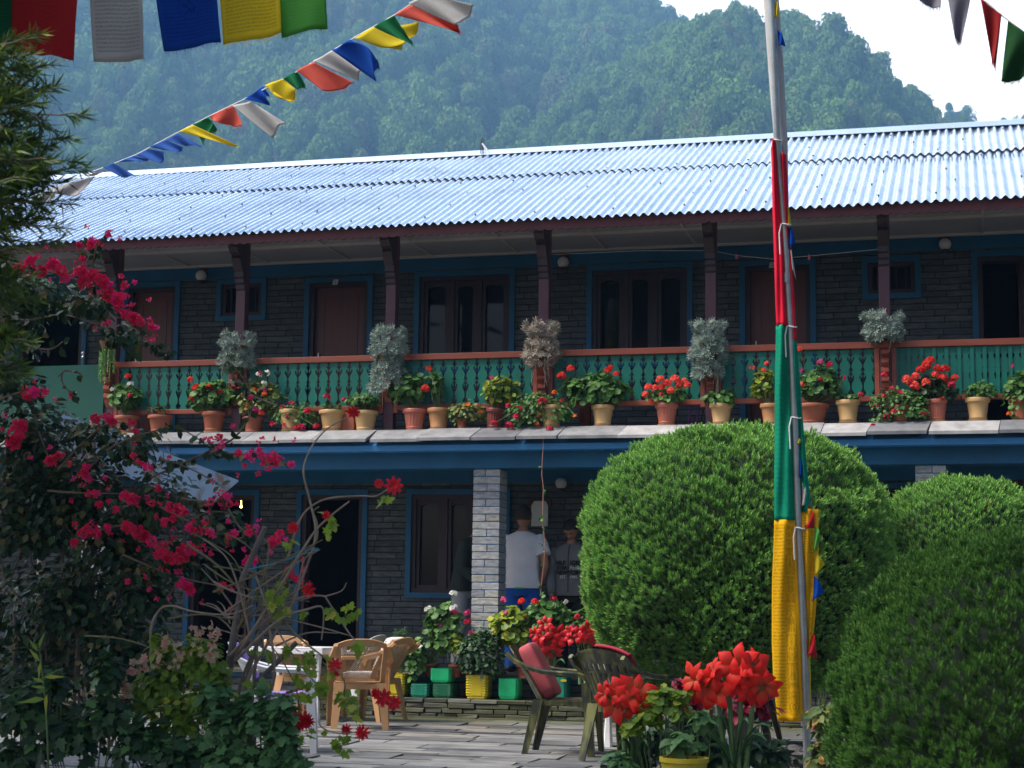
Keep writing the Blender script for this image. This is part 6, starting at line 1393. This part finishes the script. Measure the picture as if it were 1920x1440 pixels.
# ================================================================== BOUGAINVILLEA
YB = 9.0; sB = sc_at(300, 1000, YB)
bg_ = empty('bougainvillea', (P(150, 1440, YB)[0], YB+.3, 0), 0, 'big dark bougainvillea with magenta red blossom clusters filling the left side', 'bush')
lf = LF()
def pb(x, y, rx, ry, n_, Y=YB+.25, d=.3, lsz=.06): blob(P(x, y, Y), rx/sB, d, ry/sB, n_, L_OVAL, lsz, lf, .5, .2, .6)
for a in ((20, 620, 75, 150, 420), (60, 560, 90, 60, 260), (170, 580, 70, 55, 230), (235, 640, 50, 40, 110), (60, 850, 110, 110, 900), (40, 1000, 120, 160, 1000), (150, 960, 120, 130, 1000), (220, 1050, 110, 110, 800), (120, 1160, 150, 120, 1000), (300, 960, 90, 90, 420), (330, 1060, 80, 70, 320), (240, 850, 90, 60, 330), (170, 820, 70, 40, 200), (60, 1330, 150, 130, 900), (230, 1250, 110, 110, 700), (270, 1130, 80, 80, 380), (30, 740, 70, 60, 260), (400, 1000, 60, 60, 140)): pb(*a)
# backing mass that closes the shrub
for a in ((60, 950, 170, 200, 900), (150, 1200, 200, 200, 1100), (-60, 1250, 200, 250, 900)): pb(*a, Y=YB+.7, d=.25, lsz=.08)
mb = MB()
def pstem(pts, r=.007, Y=YB, curve=True, leaves=0, lsz=.055, tgt=lf, mbs=None, n=6, hang=.5, dep=.12, rnd=None):
    zz = np.cumsum([0]+[random.uniform(-dep, dep)*.5 for _ in pts[1:]]); q = [P(a, b_, Y+z_) for (a, b_), z_ in zip(pts, zz)]
    # smooth (Catmull-Rom)
    out = []
    for i in range(len(q)-1):
        p0_, p1_, p2_, p3_ = q[max(i-1, 0)], q[i], q[i+1], q[min(i+2, len(q)-1)]
        for t in np.linspace(0, 1, 5)[:-1]: out.append(.5*((2*p1_)+(-p0_+p2_)*t+(2*p0_-5*p1_+4*p2_-p3_)*t*t+(-p0_+3*p1_-3*p2_+p3_)*t**3))
    out.append(q[-1]); k = len(out); (mbs or mb).tube(out, list(np.linspace(r, r*.45, k)), n)
    if leaves:
        idx = RNG.integers(0, k, leaves); A = np.array(out)[idx] + RNG.normal(size=(leaves, 3))*.008
        D = RNG.normal(size=(leaves, 3)) + np.array([0, -.3, -hang*2]); N = RNG.normal(size=(leaves, 3))*.6 + np.array([.1, -.8, .3]); tgt.add(L_OVAL, A, N, lsz*(.6+.6*RNG.random(leaves)), D, rnd)
    return out
for pts, lv in (([(-40, 480), (40, 497), (130, 520), (190, 542), (235, 600), (290, 650), (318, 663)], 120), ([(185, 560), (175, 500), (185, 455), (205, 438)], 26), ([(150, 520), (160, 480), (172, 452)], 12), ([(40, 640), (60, 650), (95, 655), (118, 640)], 14),
                ([(110, 880), (150, 835), (200, 795), (245, 795)], 26), ([(165, 880), (215, 835), (290, 808), (335, 803), (385, 832)], 34), ([(280, 897), (340, 870), (400, 842), (440, 820), (470, 775), (468, 735), (450, 700), (428, 672)], 60), ([(385, 850), (430, 850), (490, 857), (550, 872)], 40), ([(60, 735), (70, 800), (100, 880)], 30),
                ([(90, 920), (160, 925), (230, 925)], 16), ([(140, 1010), (230, 985), (290, 1020), (350, 1055)], 40), ([(300, 950), (370, 985), (440, 1010), (480, 995)], 26), ([(350, 975), (420, 960), (500, 1015)], 20), ([(230, 1040), (330, 1080), (420, 1100)], 18), ([(440, 1060), (500, 1080), (560, 1090)], 12), ([(340, 935), (385, 940), (430, 938)], 26), ([(420, 940), (450, 990), (470, 1000)], 16),
                ([(300, 860), (360, 880), (420, 915)], 24), ([(-30, 760), (40, 735), (80, 735)], 26), ([(150, 700), (120, 695), (118, 720), (142, 745)], 12), ([(430, 680), (445, 720), (480, 745), (520, 760)], 20), ([(-20, 560), (40, 600), (120, 590), (210, 620)], 50)):
    pstem(pts, .0075, leaves=lv)
for k in range(16): x = rr.uniform(-40, 330); pstem([(x, 1400), (x+rr.uniform(-40, 60), 1200), (x+rr.uniform(-60, 100), 1050), (x+rr.uniform(-60, 140), 900)], .01, YB+.3)
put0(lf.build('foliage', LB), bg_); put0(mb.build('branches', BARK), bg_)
CL = [(35,505,16),(60,492,16),(75,510,14),(100,498,18),(115,505,14),(125,520,12),(150,512,18),(160,530,16),(175,515,16),(190,525,16),(200,535,14),(205,555,16),(220,560,18),(225,575,14),(240,590,14),(250,597,16),(262,603,12),(285,612,10),(235,533,9),(150,458,9),(173,450,9),(170,462,10),(203,438,9),(155,487,9),
(65,735,16),(50,740,12),(85,735,9),(30,810,22),(25,830,18),(40,795,14),(180,785,12),(205,783,12),(212,792,10),(245,795,9),(255,808,8),(95,865,14),(110,855,10),(160,875,9),(155,890,12),(165,898,9),(130,870,7),(235,930,12),(245,935,14),(255,938,10),(180,925,10),(165,925,8),(185,945,9),(217,957,9),(285,943,8),(295,915,9),(275,875,10),(250,855,8),(262,865,8),(320,950,12),(335,955,14),(345,960,10),(165,995,14),(155,1000,10),(180,1000,12),(200,990,10),(235,985,12),(245,995,15),(260,1000,15),(270,1005,14),(285,1015,13),(300,1035,15),(315,1045,14),(325,1050,12),(335,1050,10),(345,1035,18),(355,1030,14),(140,1018,10),(310,978,10),(325,972,10),(355,990,10),(365,997,10),(385,995,8),(395,1000,9),(385,978,8),(480,990,8),(515,1010,14),(525,1000,10),(510,1020,10),(430,1005,9),(440,1000,9),(465,1000,10),(475,1050,11),(460,1055,9),(340,1095,12),(350,1100,12),(355,1108,12),(418,1097,9),
(395,825,8),(410,820,9),(415,835,8),(445,850,9),(465,855,9),(490,855,9),(510,860,10),(520,870,9),(545,870,9),(515,852,7),(485,845,8),(425,930,9),(430,945,8),(415,925,8),(395,940,8),(540,1070,9),(555,1085,9),(545,1075,10),(445,1150,6),(365,1035,8),(240,1090,7),(280,1105,6),(470,745,6),(480,770,7),(488,700,5)]
bm4 = []
for k in range(4):
    d = norm(RNG.normal(size=(15, 3))); q = LF(); q.add(FL3, d*.5, d+RNG.normal(size=(15, 3))*.3, .62*(.8+.4*RNG.random(15)), rnd=np.clip(RNG.random(15)*.5+k*.17, 0, 1)); o = q.build('blossom_cluster', MAG); bm4.append(o.data); bpy.data.objects.remove(o)
CL.sort(key=lambda t: -t[2]); rest = LF()
for i, (a, b_, r) in enumerate(CL):
    w_ = P(a, b_, YB-.12-random.random()*.06)
    if i < 95: put(random.choice(bm4), 'blossom_cluster', bg_, w_, r*.9/sB, (random.random()*6, random.random()*6, random.random()*6))
    else: d = norm(RNG.normal(size=(9, 3))); rest.add(FL3, w_ + d*.5*r/sB, d, .6*r/sB)
for _ in range(190):
    a, b_ = random.choice(CL)[:2]; w_ = P(a+random.gauss(0, 26), b_+random.gauss(0, 18), YB-.05); d = norm(RNG.normal(size=(3, 3))); rest.add(FL3, w_+d*.006, d, .016)
o = put0(rest.build('small_blossoms', MAG), bg_); o['kind'] = 'stuff'
# ================================================================== POINSETTIA with bare arching stems
YN = 8.6; po = empty('poinsettia', (P(440, 1440, YN)[0], YN, 0), 0, 'leggy poinsettia with bare arching stems and few scarlet bracts in front of the doorway', 'shrub')
mb = MB(); lf = LF(); mb2 = MB()
for pts, r in (([(540, 1150), (575, 1062), (592, 1000), (580, 935), (570, 895), (571, 868), (588, 832), (615, 803), (652, 782)], .009), ([(450, 1220), (520, 1110), (565, 1035), (600, 985), (655, 940)], .011), ([(540, 1045), (562, 975), (590, 945), (625, 933), (680, 930), (705, 930), (728, 916)], .008), ([(500, 1130), (545, 1060), (590, 1020), (595, 985), (588, 960), (598, 950)], .009),
               ([(430, 1230), (500, 1160), (560, 1122), (600, 1117), (612, 1120)], .011), ([(440, 1240), (520, 1165), (575, 1143), (606, 1141), (603, 1200)], .010), ([(285, 1260), (283, 1180), (300, 1143), (325, 1136), (365, 1147), (430, 1152), (475, 1135)], .009), ([(315, 1160), (375, 1152), (430, 1160), (490, 1165)], .007), ([(350, 1020), (410, 1062), (460, 1125), (472, 1165)], .009),
               ([(400, 1062), (455, 1072), (505, 1108), (500, 1160)], .007), ([(480, 1080), (505, 1150), (525, 1190), (565, 1250), (600, 1290)], .008), ([(612, 1122), (640, 1165), (665, 1200), (690, 1212), (710, 1205)], .006), ([(520, 1150), (560, 1195), (610, 1235), (645, 1275), (648, 1310), (690, 1332)], .007), ([(160, 1192), (230, 1198), (300, 1222), (335, 1245)], .007),
               ([(505, 1180), (515, 1250), (505, 1330), (530, 1400), (545, 1470)], .009), ([(492, 1290), (488, 1380), (500, 1470)], .008), ([(400, 1110), (470, 1082), (540, 1045), (605, 1012)], .008), ([(420, 1150), (520, 1078), (600, 1030)], .008), ([(590, 1290), (605, 1330), (600, 1360), (635, 1375), (680, 1370)], .006), ([(400, 1090), (440, 1110), (510, 1128), (560, 1105), (575, 1095)], .007), ([(385, 1060), (440, 1095), (520, 1120), (580, 1128)], .006),
               ([(360, 1000), (400, 1020), (440, 1050), (470, 1120)], .006), ([(420, 1000), (460, 1020), (495, 1060), (500, 1100)], .007), ([(445, 1180), (480, 1120), (500, 1060), (505, 1010)], .008), ([(510, 1200), (540, 1140), (560, 1090), (570, 1050), (590, 1030)], .008), ([(470, 1200), (455, 1130), (440, 1080), (420, 1040), (380, 1010)], .008), ([(560, 1330), (555, 1290), (530, 1240), (500, 1200)], .006), ([(610, 1118), (640, 1108), (650, 1092)], .005)):
    pstem(pts, r*.85, YN, mbs=mb if len(pts) % 2 else mb2, dep=.16)
rr2 = random.Random(31)
for k in range(22):
    x = rr2.uniform(420, 520); y = rr2.uniform(1150, 1230); a = rr2.uniform(-.3, 2.6); L_ = rr2.uniform(60, 150); pstem([(x, y), (x+cos(a)*L_*.5, y-sin(a)*L_*.45), (x+cos(a)*L_, y-sin(a)*L_*.8+rr2.uniform(0, 20))], .006, YN+.1, mbs=mb, dep=.2)
for k in range(6): x = 430+k*9; pstem([(x+rr2.uniform(-10, 10), 1520), (x, 1380), (x+rr2.uniform(-20, 20), 1290), (x+rr2.uniform(-10, 50), 1190)], .016, YN+.1, mbs=mb)
put0(mb.build('stems', mat('pale_bark', (.34, .26, .2), .8, .4, 14, .4)), po); put0(mb2.build('green_stems', TWIG), po)
for (a, b_, r, n_) in ((510, 1108, 24, 9), (530, 1132, 22, 8), (620, 1140, 18, 7), (652, 1150, 18, 7), (672, 1148, 12, 4), (668, 1208, 14, 6), (578, 1235, 22, 12), (560, 1262, 26, 14), (600, 1282, 26, 14), (640, 1292, 20, 9), (655, 1308, 20, 8), (672, 1322, 16, 7), (635, 1380, 22, 10), (652, 1395, 14, 5), (545, 1012, 12, 4), (612, 1000, 9, 3), (718, 935, 12, 4), (545, 1215, 15, 6), (500, 1225, 14, 6), (570, 1150, 9, 3), (480, 1290, 16, 6), (575, 1375, 14, 6), (620, 975, 10, 3), (565, 1300, 16, 7), (620, 1255, 14, 6)):
    c_ = P(a, b_, YN-.05); lf.add(L_LOBED, c_ + RNG.normal(size=(n_, 3))*r*.45/370, RNG.normal(size=(n_, 3))*.7+np.array([0, -.8, .2]), .075*(.6+.5*RNG.random(n_)), RNG.normal(size=(n_, 3))+np.array([0, 0, -1.3]))
put0(lf.build('leaves', leafmat('poinsettia_leaf', (.05, .16, .015), (.2, .34, .03), tipc=(.38, .42, .05), tipw=.4, trans=.45, third=(.5, .48, .08), tp=.9)), po)
bmp = []
for k in range(3):
    d = norm(RNG.normal(size=(3, 3))*.5+np.array([0, 0, 1])); q = LF(); q.add(_flower(8, .16, .1), d*.1, d, 1.0); q.add(_flower(6, .15, .4), d*.12, d, .6); o = q.build('bract_cluster', POIN); bmp.append(o.data); bpy.data.objects.remove(o)
for (a, b_, r) in ((663, 772, 13), (738, 911, 17), (710, 907, 9), (550, 990, 12), (580, 1105, 16), (628, 1247, 14), (570, 1352, 18), (556, 1360, 13), (582, 1350, 12), (718, 1308, 17), (738, 1318, 14), (705, 1300, 11), (650, 1367, 11), (680, 1373, 15), (612, 966, 9), (555, 1343, 10), (632, 1262, 7)):
    put(random.choice(bmp), 'bract_cluster', po, P(a, b_, YN-.1), r*1.15/370, (radians(90)+random.uniform(-.5, .5), random.uniform(-.5, .5), random.uniform(-.4, .4)))
# grey dead stick and blue twine
mb = MB(); mb.tube([P(430, 1250, YN+.05), P(400+55, 1085, YN), P(497, 988, YN-.03)], [.022, .018, .014], 9); mb.tube([P(430, 1330, YN+.1), P(500, 1262, YN+.1), P(556, 1205, YN+.1)], [.016, .016, .014], 9)
o = mb.build('support_sticks', mat('dead_grey_wood', (.2, .17, .16), .85, .4, 9, .4, sc=(1, 1, .2)), smooth='auto'); put0(o, po)
mb = MB(); mb.tube([P(465, 1068, YN-.06), P(520, 1055, YN-.06), P(560, 1042, YN-.06), P(598, 1030, YN-.06)], .003, 5); mb.tube([P(545, 1048, YN-.07), P(570, 1032, YN-.07), P(596, 1028, YN-.07)], .003, 5); put0(mb.build('twine', mat('blue_twine', (.05, .3, .45), .6, .2, 5, 0)), po)
# ================================================================== LOW SHRUBS, bottom left
YS = 8.3
LCH = leafmat('soft_green_leaf', (.025, .09, .03), (.08, .2, .06), tipc=(.16, .3, .1), tipw=.4, trans=.25); LSAL = leafmat('salvia_leaf', (.05, .13, .01), (.17, .3, .025), tipc=(.28, .4, .05), tipw=.4, trans=.4, third=(.42, .42, .04), tp=.93)
def shrub(name, label, blobs, tm, lm, size, Y, cat='shrub', group=None, flowers=None, fm=None, stalks=True):
    x0 = sum(b_[0] for b_ in blobs)/len(blobs); root = empty(name, (P(x0, 1440, Y)[0], Y, -.02), 0, label, cat, group); s = sc_at(x0, 1400, Y); lf = LF(); mb = MB()
    for (x, y, rx, ry, n_) in blobs:
        c_ = P(x, y, Y); blob(c_, rx/s, max(.08, rx/s*.7), ry/s, n_, tm, size, lf, .6, .3, .1)
        if stalks:
            for k in range(4): t_ = c_ + np.array([random.uniform(-.6, .6)*rx/s, 0, random.uniform(0, .8)*ry/s]); mb.tube([(root.location.x+(t_[0]-root.location.x)*.5, Y+.03, -.04), (t_[0]-.01, Y+.02, (t_[2])*.5), t_], [.004, .0035, .002], 5)
    put0(lf.build('foliage', lm), root)
    if stalks: put0(mb.build('stalks', STEM), root)
    if flowers:
        for (x, y, r) in flowers:
            q = LF(); k = 14; c_ = P(x, y, Y-.12); pp = c_ + RNG.normal(size=(k, 3))*np.array([.5, .4, 1])*r/s; q.add(FL5, pp, RNG.normal(size=(k, 3))+np.array([0, -1, 0]), .014+.01*RNG.random(k)); put0(q.build('flower_spike', fm), root)
    return root
shrub('salvia', 'yellow green salvia with pale pink flower spikes in front of the bougainvillea', [(310, 1290, 50, 70, 330), (370, 1250, 60, 60, 380), (405, 1275, 30, 40, 110), (400, 1320, 55, 60, 320), (330, 1360, 60, 60, 350), (300, 1220, 25, 40, 80), (260, 1320, 40, 50, 140)], L_OVAL, LSAL, .055, YS+.1, flowers=[(372, 1195, 16), (400, 1190, 12), (312, 1200, 10), (300, 1235, 14), (335, 1225, 12), (398, 1225, 10), (250, 1258, 10), (232, 1282, 9), (238, 1305, 8), (270, 1245, 8)], fm=LPINK)
shrub('chrysanthemum', 'soft green lobed chrysanthemum bush at the bottom beside the paving', [(420, 1370, 50, 60, 260), (480, 1350, 45, 60, 240), (400, 1310, 30, 35, 110), (520, 1400, 45, 60, 240), (440, 1430, 90, 40, 330), (360, 1420, 60, 40, 200), (530, 1330, 25, 40, 90), (545, 1440, 30, 40, 120)], L_LOBED, LCH, .075, YS)
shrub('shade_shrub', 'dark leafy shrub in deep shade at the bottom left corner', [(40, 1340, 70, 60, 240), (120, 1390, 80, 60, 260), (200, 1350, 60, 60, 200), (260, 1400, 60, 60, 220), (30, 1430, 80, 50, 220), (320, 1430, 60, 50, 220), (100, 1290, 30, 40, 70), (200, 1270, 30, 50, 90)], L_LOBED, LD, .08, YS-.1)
root = empty('sapling', (P(100, 1440, YS-.25)[0], YS-.25, 0), 0, 'thin bright sprout with long narrow leaves in the dark bottom left', 'plant'); mb = MB(); q = [P(a, b_, YS-.25) for a, b_ in ((90, 1500), (90, 1400), (86, 1320), (80, 1270), (74, 1215))]; mb.tube(q, [.006, .006, .005, .004, .002], 6); put0(mb.build('stem', STEM), root); lf = LF()
NAR = T([(0, 0, 0), (.09, .35, .02), (0, 1, -.12), (-.09, .35, .02)], [(0, 1, 2, 3)])
for (a, b_, dx, dz, l_) in ((72, 1222, -.5, .5, .09), (72, 1218, .1, 1, .09), (76, 1240, -.7, .6, .1), (76, 1240, .05, -.9, .09), (82, 1270, .9, .1, .1), (80, 1272, .7, .5, .07), (84, 1280, -.8, .3, .08), (88, 1300, .1, -1, .1), (88, 1310, -1, -.1, .15), (86, 1290, -.7, .1, .08)): lf.add(NAR, P(a, b_, YS-.27), (0, -1, .3), l_*1.2, (dx, -.1, dz))
put0(lf.build('leaf', LSAL), root)
# ================================================================== AMARYLLIS BEDS, bottom right
def _amar(seed=0):
    v = []; f = []; t = []; ra = random.Random(seed)
    for k in range(6):
        a = 2*pi*k/6 + ra.uniform(-.12, .12); wk = (.4 if k % 2 else .31)*ra.uniform(.9, 1.1); c_, s_ = cos(a), sin(a); L_ = ra.uniform(.88, 1.1); cv = ra.uniform(-.14, .12)
        for i, y in enumerate((0.04, .36, .68, .95, 1.22)):
            w_ = wk*(.12, .55, 1, .6, .03)[i]; z = (.05, .45, .6, .58, .44)[i] + cv*y*y; y *= L_
            for jx, zz in ((-1, -.1), (0, .03), (1, -.1)):
                x = jx*w_; v.append((x*c_-y*s_, x*s_+y*c_, z-.6+zz*(1 if i < 4 else 0))); t.append((0, .35, .95, 1, 1)[i] if jx else (0, .1, .6, 1, 1)[i])
        o = k*15
        for i in range(4):
            for jx in range(2): q = o+i*3+jx; f.append((q, q+1, q+4, q+3))
    for k in range(6):
        a = 2*pi*k/6+.4; o = len(v); c_, s_ = cos(a)*.12, sin(a)*.12; v += [(c_*.3-.01, s_*.3, -.5), (c_*.3+.01, s_*.3, -.5), (c_, s_-.05, .05)]; t += [0, 0, 0]; f.append((o, o+1, o+2))
    return T(v, f, t)
AMTS = [_amar(q) for q in range(5)]; AMM = leafmat('amaryllis_petal', (.6, .14, .04), (.5, .05, .02), tipc=(.8, .006, .002), tipw=1.0, trans=.15, rough=.62); AMD = leafmat('dark_amaryllis_petal', (.3, .02, .02), (.35, .01, .01), tipc=(.6, .005, .012), tipw=1.0, trans=.25, rough=.45)
STRAP = mat('strap_leaf', (.05, .14, .04), .4, .4, 4, .1, sc=(4, 4, .5))
def amaryllis(label, base, stalks, leaves_, mt, Y, scale=1.0):
    s = sc_at(base[0], base[1], Y); b_ = P(base[0], base[1], Y); root = empty('amaryllis', (b_[0], Y, max(0, b_[2]-.1)), 0, label, 'flowering plant', 'red amaryllis')
    for (tx, ty, heads) in stalks:
        mb = MB(); top_ = P(tx, ty, Y-.02); mb.tube([b_+np.array([(top_[0]-b_[0])*.5, 0, -.1]), (b_+top_)/2+np.array([(top_[0]-b_[0])*.3, 0, 0]), top_], [.017*scale, .015*scale, .012*scale], 9); put0(mb.build('stalk', mat('pale_green_stalk', (.12, .22, .07), .45, .2, 4, .05), smooth='auto'), root)
        for (hx, hy, hr, dx, dz) in heads:
            c_ = P(hx, hy, Y-.06); ax = norm(np.array([dx, -1.0, dz])); lf = LF(); hr *= random.uniform(.88, 1.12); lf.add(random.choice(AMTS), [c_+ax*.02], [norm(ax+RNG.normal(size=3)*.12)], hr/s*1.28, [(random.uniform(-.5, .5), 0, 1)], random.random())
            lf.add(T([(0, 0, 0), (.1, .5, .0), (0, 1, 0), (-.1, .5, 0)], [(0, 1, 2, 3)]), [c_-ax*hr/s*.7], [RNG.normal(size=3)], .001, [ax])
            o = put0(lf.build('flower', mt, smooth=True), root); mb = MB(); mb.tube([top_, (top_+c_)/2+np.array([0, 0, .01]), c_-ax*hr/s*.55, c_-ax*hr/s*.15], [.005, .005, .009*scale, .02*scale], 7); put0(mb.build('flower_tube', STEM), root)
    for (lx, ly, w_) in leaves_:
        tip = P(lx, ly, Y-.12+random.uniform(-.12, .2)); q0 = b_+np.array([0, 0, -.06]); mid = (q0+tip)/2; mid[2] = max(q0[2], tip[2])+.12
        def fn(u, v):
            c_ = q0*(1-v)**2+2*mid*v*(1-v)+tip*v*v; wd = w_/s*(.55+.9*v-1.4*v**3); d = norm(np.cross(norm(tip-q0), np.array([0, 0, 1.]))) if abs(lx-base[0]) < 15 else np.array([.25, .97, .25])
            return c_ + (u-.5)*2*np.array(d)*wd*.5 + np.array([0, 0, .25*wd*abs(2*u-1)])
        mb = MB(); mb.grid(fn, 4, 14, thick=.003); put0(mb.build('leaf', STRAP, smooth=True), root)
    return root
amaryllis('tall bright red amaryllis, the biggest blooms, just left of the flagpole', (1378, 1420), [(1368, 1300, [(1378, 1245, 30, -.1, .35), (1398, 1280, 25, .2, -.1), (1415, 1248, 27, 1.3, .2), (1335, 1258, 22, -1.2, .3)]), (1390, 1303, [(1320, 1285, 24, -.5, -.25), (1375, 1272, 24, 0, .1), (1410, 1295, 22, .6, -.3)]), (1345, 1302, [(1337, 1292, 26, -.3, -.2), (1300, 1270, 25, -.9, .1)]), (1414, 1300, [(1432, 1290, 25, .9, -.2), (1418, 1275, 24, .4, -.1)])],
          [(1270, 1372, 18), (1290, 1392, 18), (1300, 1362, 16), (1440, 1392, 18), (1430, 1410, 20), (1320, 1440, 20), (1405, 1360, 16), (1345, 1355, 18), (1310, 1415, 18), (1450, 1370, 14), (1360, 1345, 16)], AMM, 9.9)
amaryllis('orange red amaryllis pair in front of the olive chair seen from behind', (1190, 1440), [(1165, 1345, [(1150, 1315, 30, -.4, -.1), (1165, 1295, 24, -.1, .4), (1132, 1300, 18, -1, .2)]), (1195, 1340, [(1195, 1300, 28, .3, .2), (1175, 1325, 20, 0, -.4), (1207, 1318, 18, .8, -.2)])], [(1150, 1425, 14), (1230, 1430, 16), (1160, 1400, 14), (1215, 1400, 14), (1180, 1395, 14)], AMM, 9.9)
amaryllis('dark red amaryllis between the two olive chairs and the planters', (1030, 1268), [(1028, 1225, [(1018, 1186, 15, -.2, .2), (1035, 1205, 15, .2, -.4), (1010, 1215, 13, -.6, -.3), (1045, 1190, 14, .7, 0), (1022, 1170, 12, 0, .6)]), (1040, 1230, [(1036, 1222, 15, .2, -.6), (1003, 1190, 11, -1, .2)])], [(1000, 1240, 12), (1060, 1245, 12), (1010, 1262, 12), (1050, 1225, 12)], AMD, 15.4)
amaryllis('dark red amaryllis against the left foot of the large clipped bush', (1090, 1262), [(1085, 1215, [(1075, 1192, 13, -.3, .1), (1090, 1188, 12, .2, .2), (1068, 1184, 10, -.8, .3)]), (1104, 1212, [(1104, 1182, 14, .3, .1), (1108, 1195, 12, .6, -.3)])], [(1070, 1240, 10), (1110, 1240, 10)], AMD, 15.3)
YR = 9.7
shrub('crimson_poinsettia', 'small dark crimson leaved plant under the tall amaryllis', [(1300, 1325, 38, 45, 190), (1275, 1290, 20, 20, 40), (1410, 1330, 45, 45, 120)], L_OVAL, leafmat('crimson_leaf', (.12, .005, .02), (.35, .01, .05), trans=.25), .07, YR+.45)
shrub('euphorbia', 'bright yellow green round leaved plant with tiny red flowers, between the two amaryllis', [(1240, 1310, 26, 24, 60), (1262, 1330, 34, 28, 90), (1215, 1350, 30, 30, 70), (1185, 1368, 24, 20, 50), (1275, 1305, 14, 14, 24)], L_ROUND, LSAL, .055, YR+.1)
shrub('ground_plants', 'dark leafy ground plants at the foot of the amaryllis', [(1240, 1400, 60, 40, 260), (1310, 1400, 50, 50, 240), (1290, 1360, 40, 30, 130), (1430, 1420, 60, 50, 200), (1180, 1430, 50, 30, 160), (1350, 1430, 60, 30, 170)], L_OVAL, LD, .07, YR+.3)
shrub('ground_plants', 'light green leafy plant between the yellow pot and the amaryllis leaves', [(1275, 1395, 36, 22, 90), (1160, 1440, 30, 30, 90), (1320, 1350, 24, 20, 50)], L_OVAL, LCH, .08, YR+.0)
shrub('variegated_plant', 'pale variegated leafy plant at the right foot of the flagpole', [(1545, 1345, 30, 22, 70), (1575, 1335, 30, 18, 60), (1555, 1380, 28, 40, 130), (1540, 1425, 30, 30, 110)], L_OVAL, LO, .07, YR+.5)
mb = MB(); q = P(1280, 1440, YR-.1); root = empty('yellow_pot', (q[0], YR-.05, 0), 0, 'yellow plastic pot at the bottom edge below the amaryllis', 'pot'); zt = P(1280, 1421, YR-.1)[2]; mb.lathe([(.001, 0), (.1, 0), (.13, zt-.03), (.138, zt-.025), (.138, zt), (.125, zt), (.12, zt-.03), (.001, zt-.04)], (0, 0, 0), 28); mb.build('pot', YEL, root, smooth='auto')
# stones edging the bed
root = empty('bed_stones', (P(1250, 1440, YR+.6)[0], YR+.6, 0), 0, 'rounded grey stones piled behind the euphorbia', 'stones'); mb = MB()
for (a, b_, r) in ((1240, 1350, 22), (1262, 1345, 18), (1225, 1372, 20), (1250, 1385, 24), (1280, 1372, 18), (1210, 1400, 24), (1240, 1415, 26), (1275, 1410, 24), (1300, 1395, 22)):
    c_ = P(a, b_, YR+.62); s_ = r/330; ph = random.random()*6
    mb.grid(lambda u, v: c_ + np.array([cos(2*pi*u)*sin(pi*v)*s_*1.3, sin(2*pi*u)*sin(pi*v)*s_, cos(pi*v)*s_*.7])*(1+.12*sin(u*13+ph)*sin(v*7+ph)), 14, 8)
put0(mb.build('stones', mat('bed_stone', (.28, .27, .25), .8, .4, 8, .4), smooth=True, weld=True), root)

# ================================================================== TREES ADDED OUTSIDE THE FRAME only to shade its lower corners
def broad_tree(base, blobs, label, nl=2600, sz=.13):
    root = empty('added_shade_tree', base, 0, label, 'tree'); lf = LF(); mb = MB(); b_ = np.array(base, float); c0 = np.array(blobs[0][0], float)
    mb.tube([b_, b_*.6+c0*.4+np.array([.05, 0, 0]), c0], [.16, .12, .07], 10)
    for c_, r in blobs:
        c_ = np.array(c_, float); mb.tube([c0, (c0+c_)/2+np.array([0, 0, .1]), c_], [.06, .04, .02], 7); blob(c_, r, r, r*.8, nl, L_OVAL, sz, lf, .4, .15, .3)
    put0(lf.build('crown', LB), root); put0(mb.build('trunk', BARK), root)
broad_tree((-7.6, 9.4, 0), [((-7.0, 8.3, 3.2), 1.3), ((-6.2, 7.6, 4.8), 1.2), ((-5.2, 7.3, 5.8), 1.1), ((-7.4, 9.6, 3.6), 1.0), ((-6.6, 7.2, 2.4), 1.1), ((-4.6, 8.2, 6.2), .9), ((-6.0, 7.0, 3.4), 1.1), ((-5.6, 6.4, 4.7), 1.0)], 'unseen broad leaved tree added left of the bougainvillea to shade it')
broad_tree((1.75, 7.3, 0), [((1.5, 7.0, 4.7), .9), ((-.3, 6.9, 5.1), 1.0), ((-1.6, 6.9, 5.2), 1.0), ((-1.0, 6.2, 5.6), 1.0), ((2.2, 8.6, 4.4), 1.0)], 'unseen broad leaved tree added on the right to shade the near clipped bush')
# ================================================================== HAZE
mb = MB(); mb.box(-1200, 1200, -30, 1420, -1.6, 900)
m = bpy.data.materials.new('haze'); m.use_nodes = True; n = m.node_tree.nodes; l = m.node_tree.links; n.clear()
pv = n.new('ShaderNodeVolumePrincipled'); pv.inputs['Density'].default_value = 0.00062; pv.inputs['Color'].default_value = (.27, .54, .92, 1); pv.inputs['Anisotropy'].default_value = .2
mo = n.new('ShaderNodeOutputMaterial'); l.new(pv.outputs[0], mo.inputs['Volume'])
o = mb.build('haze', m); o['kind'] = 'stuff'; o['label'] = 'thin bluish morning haze filling the valley air'
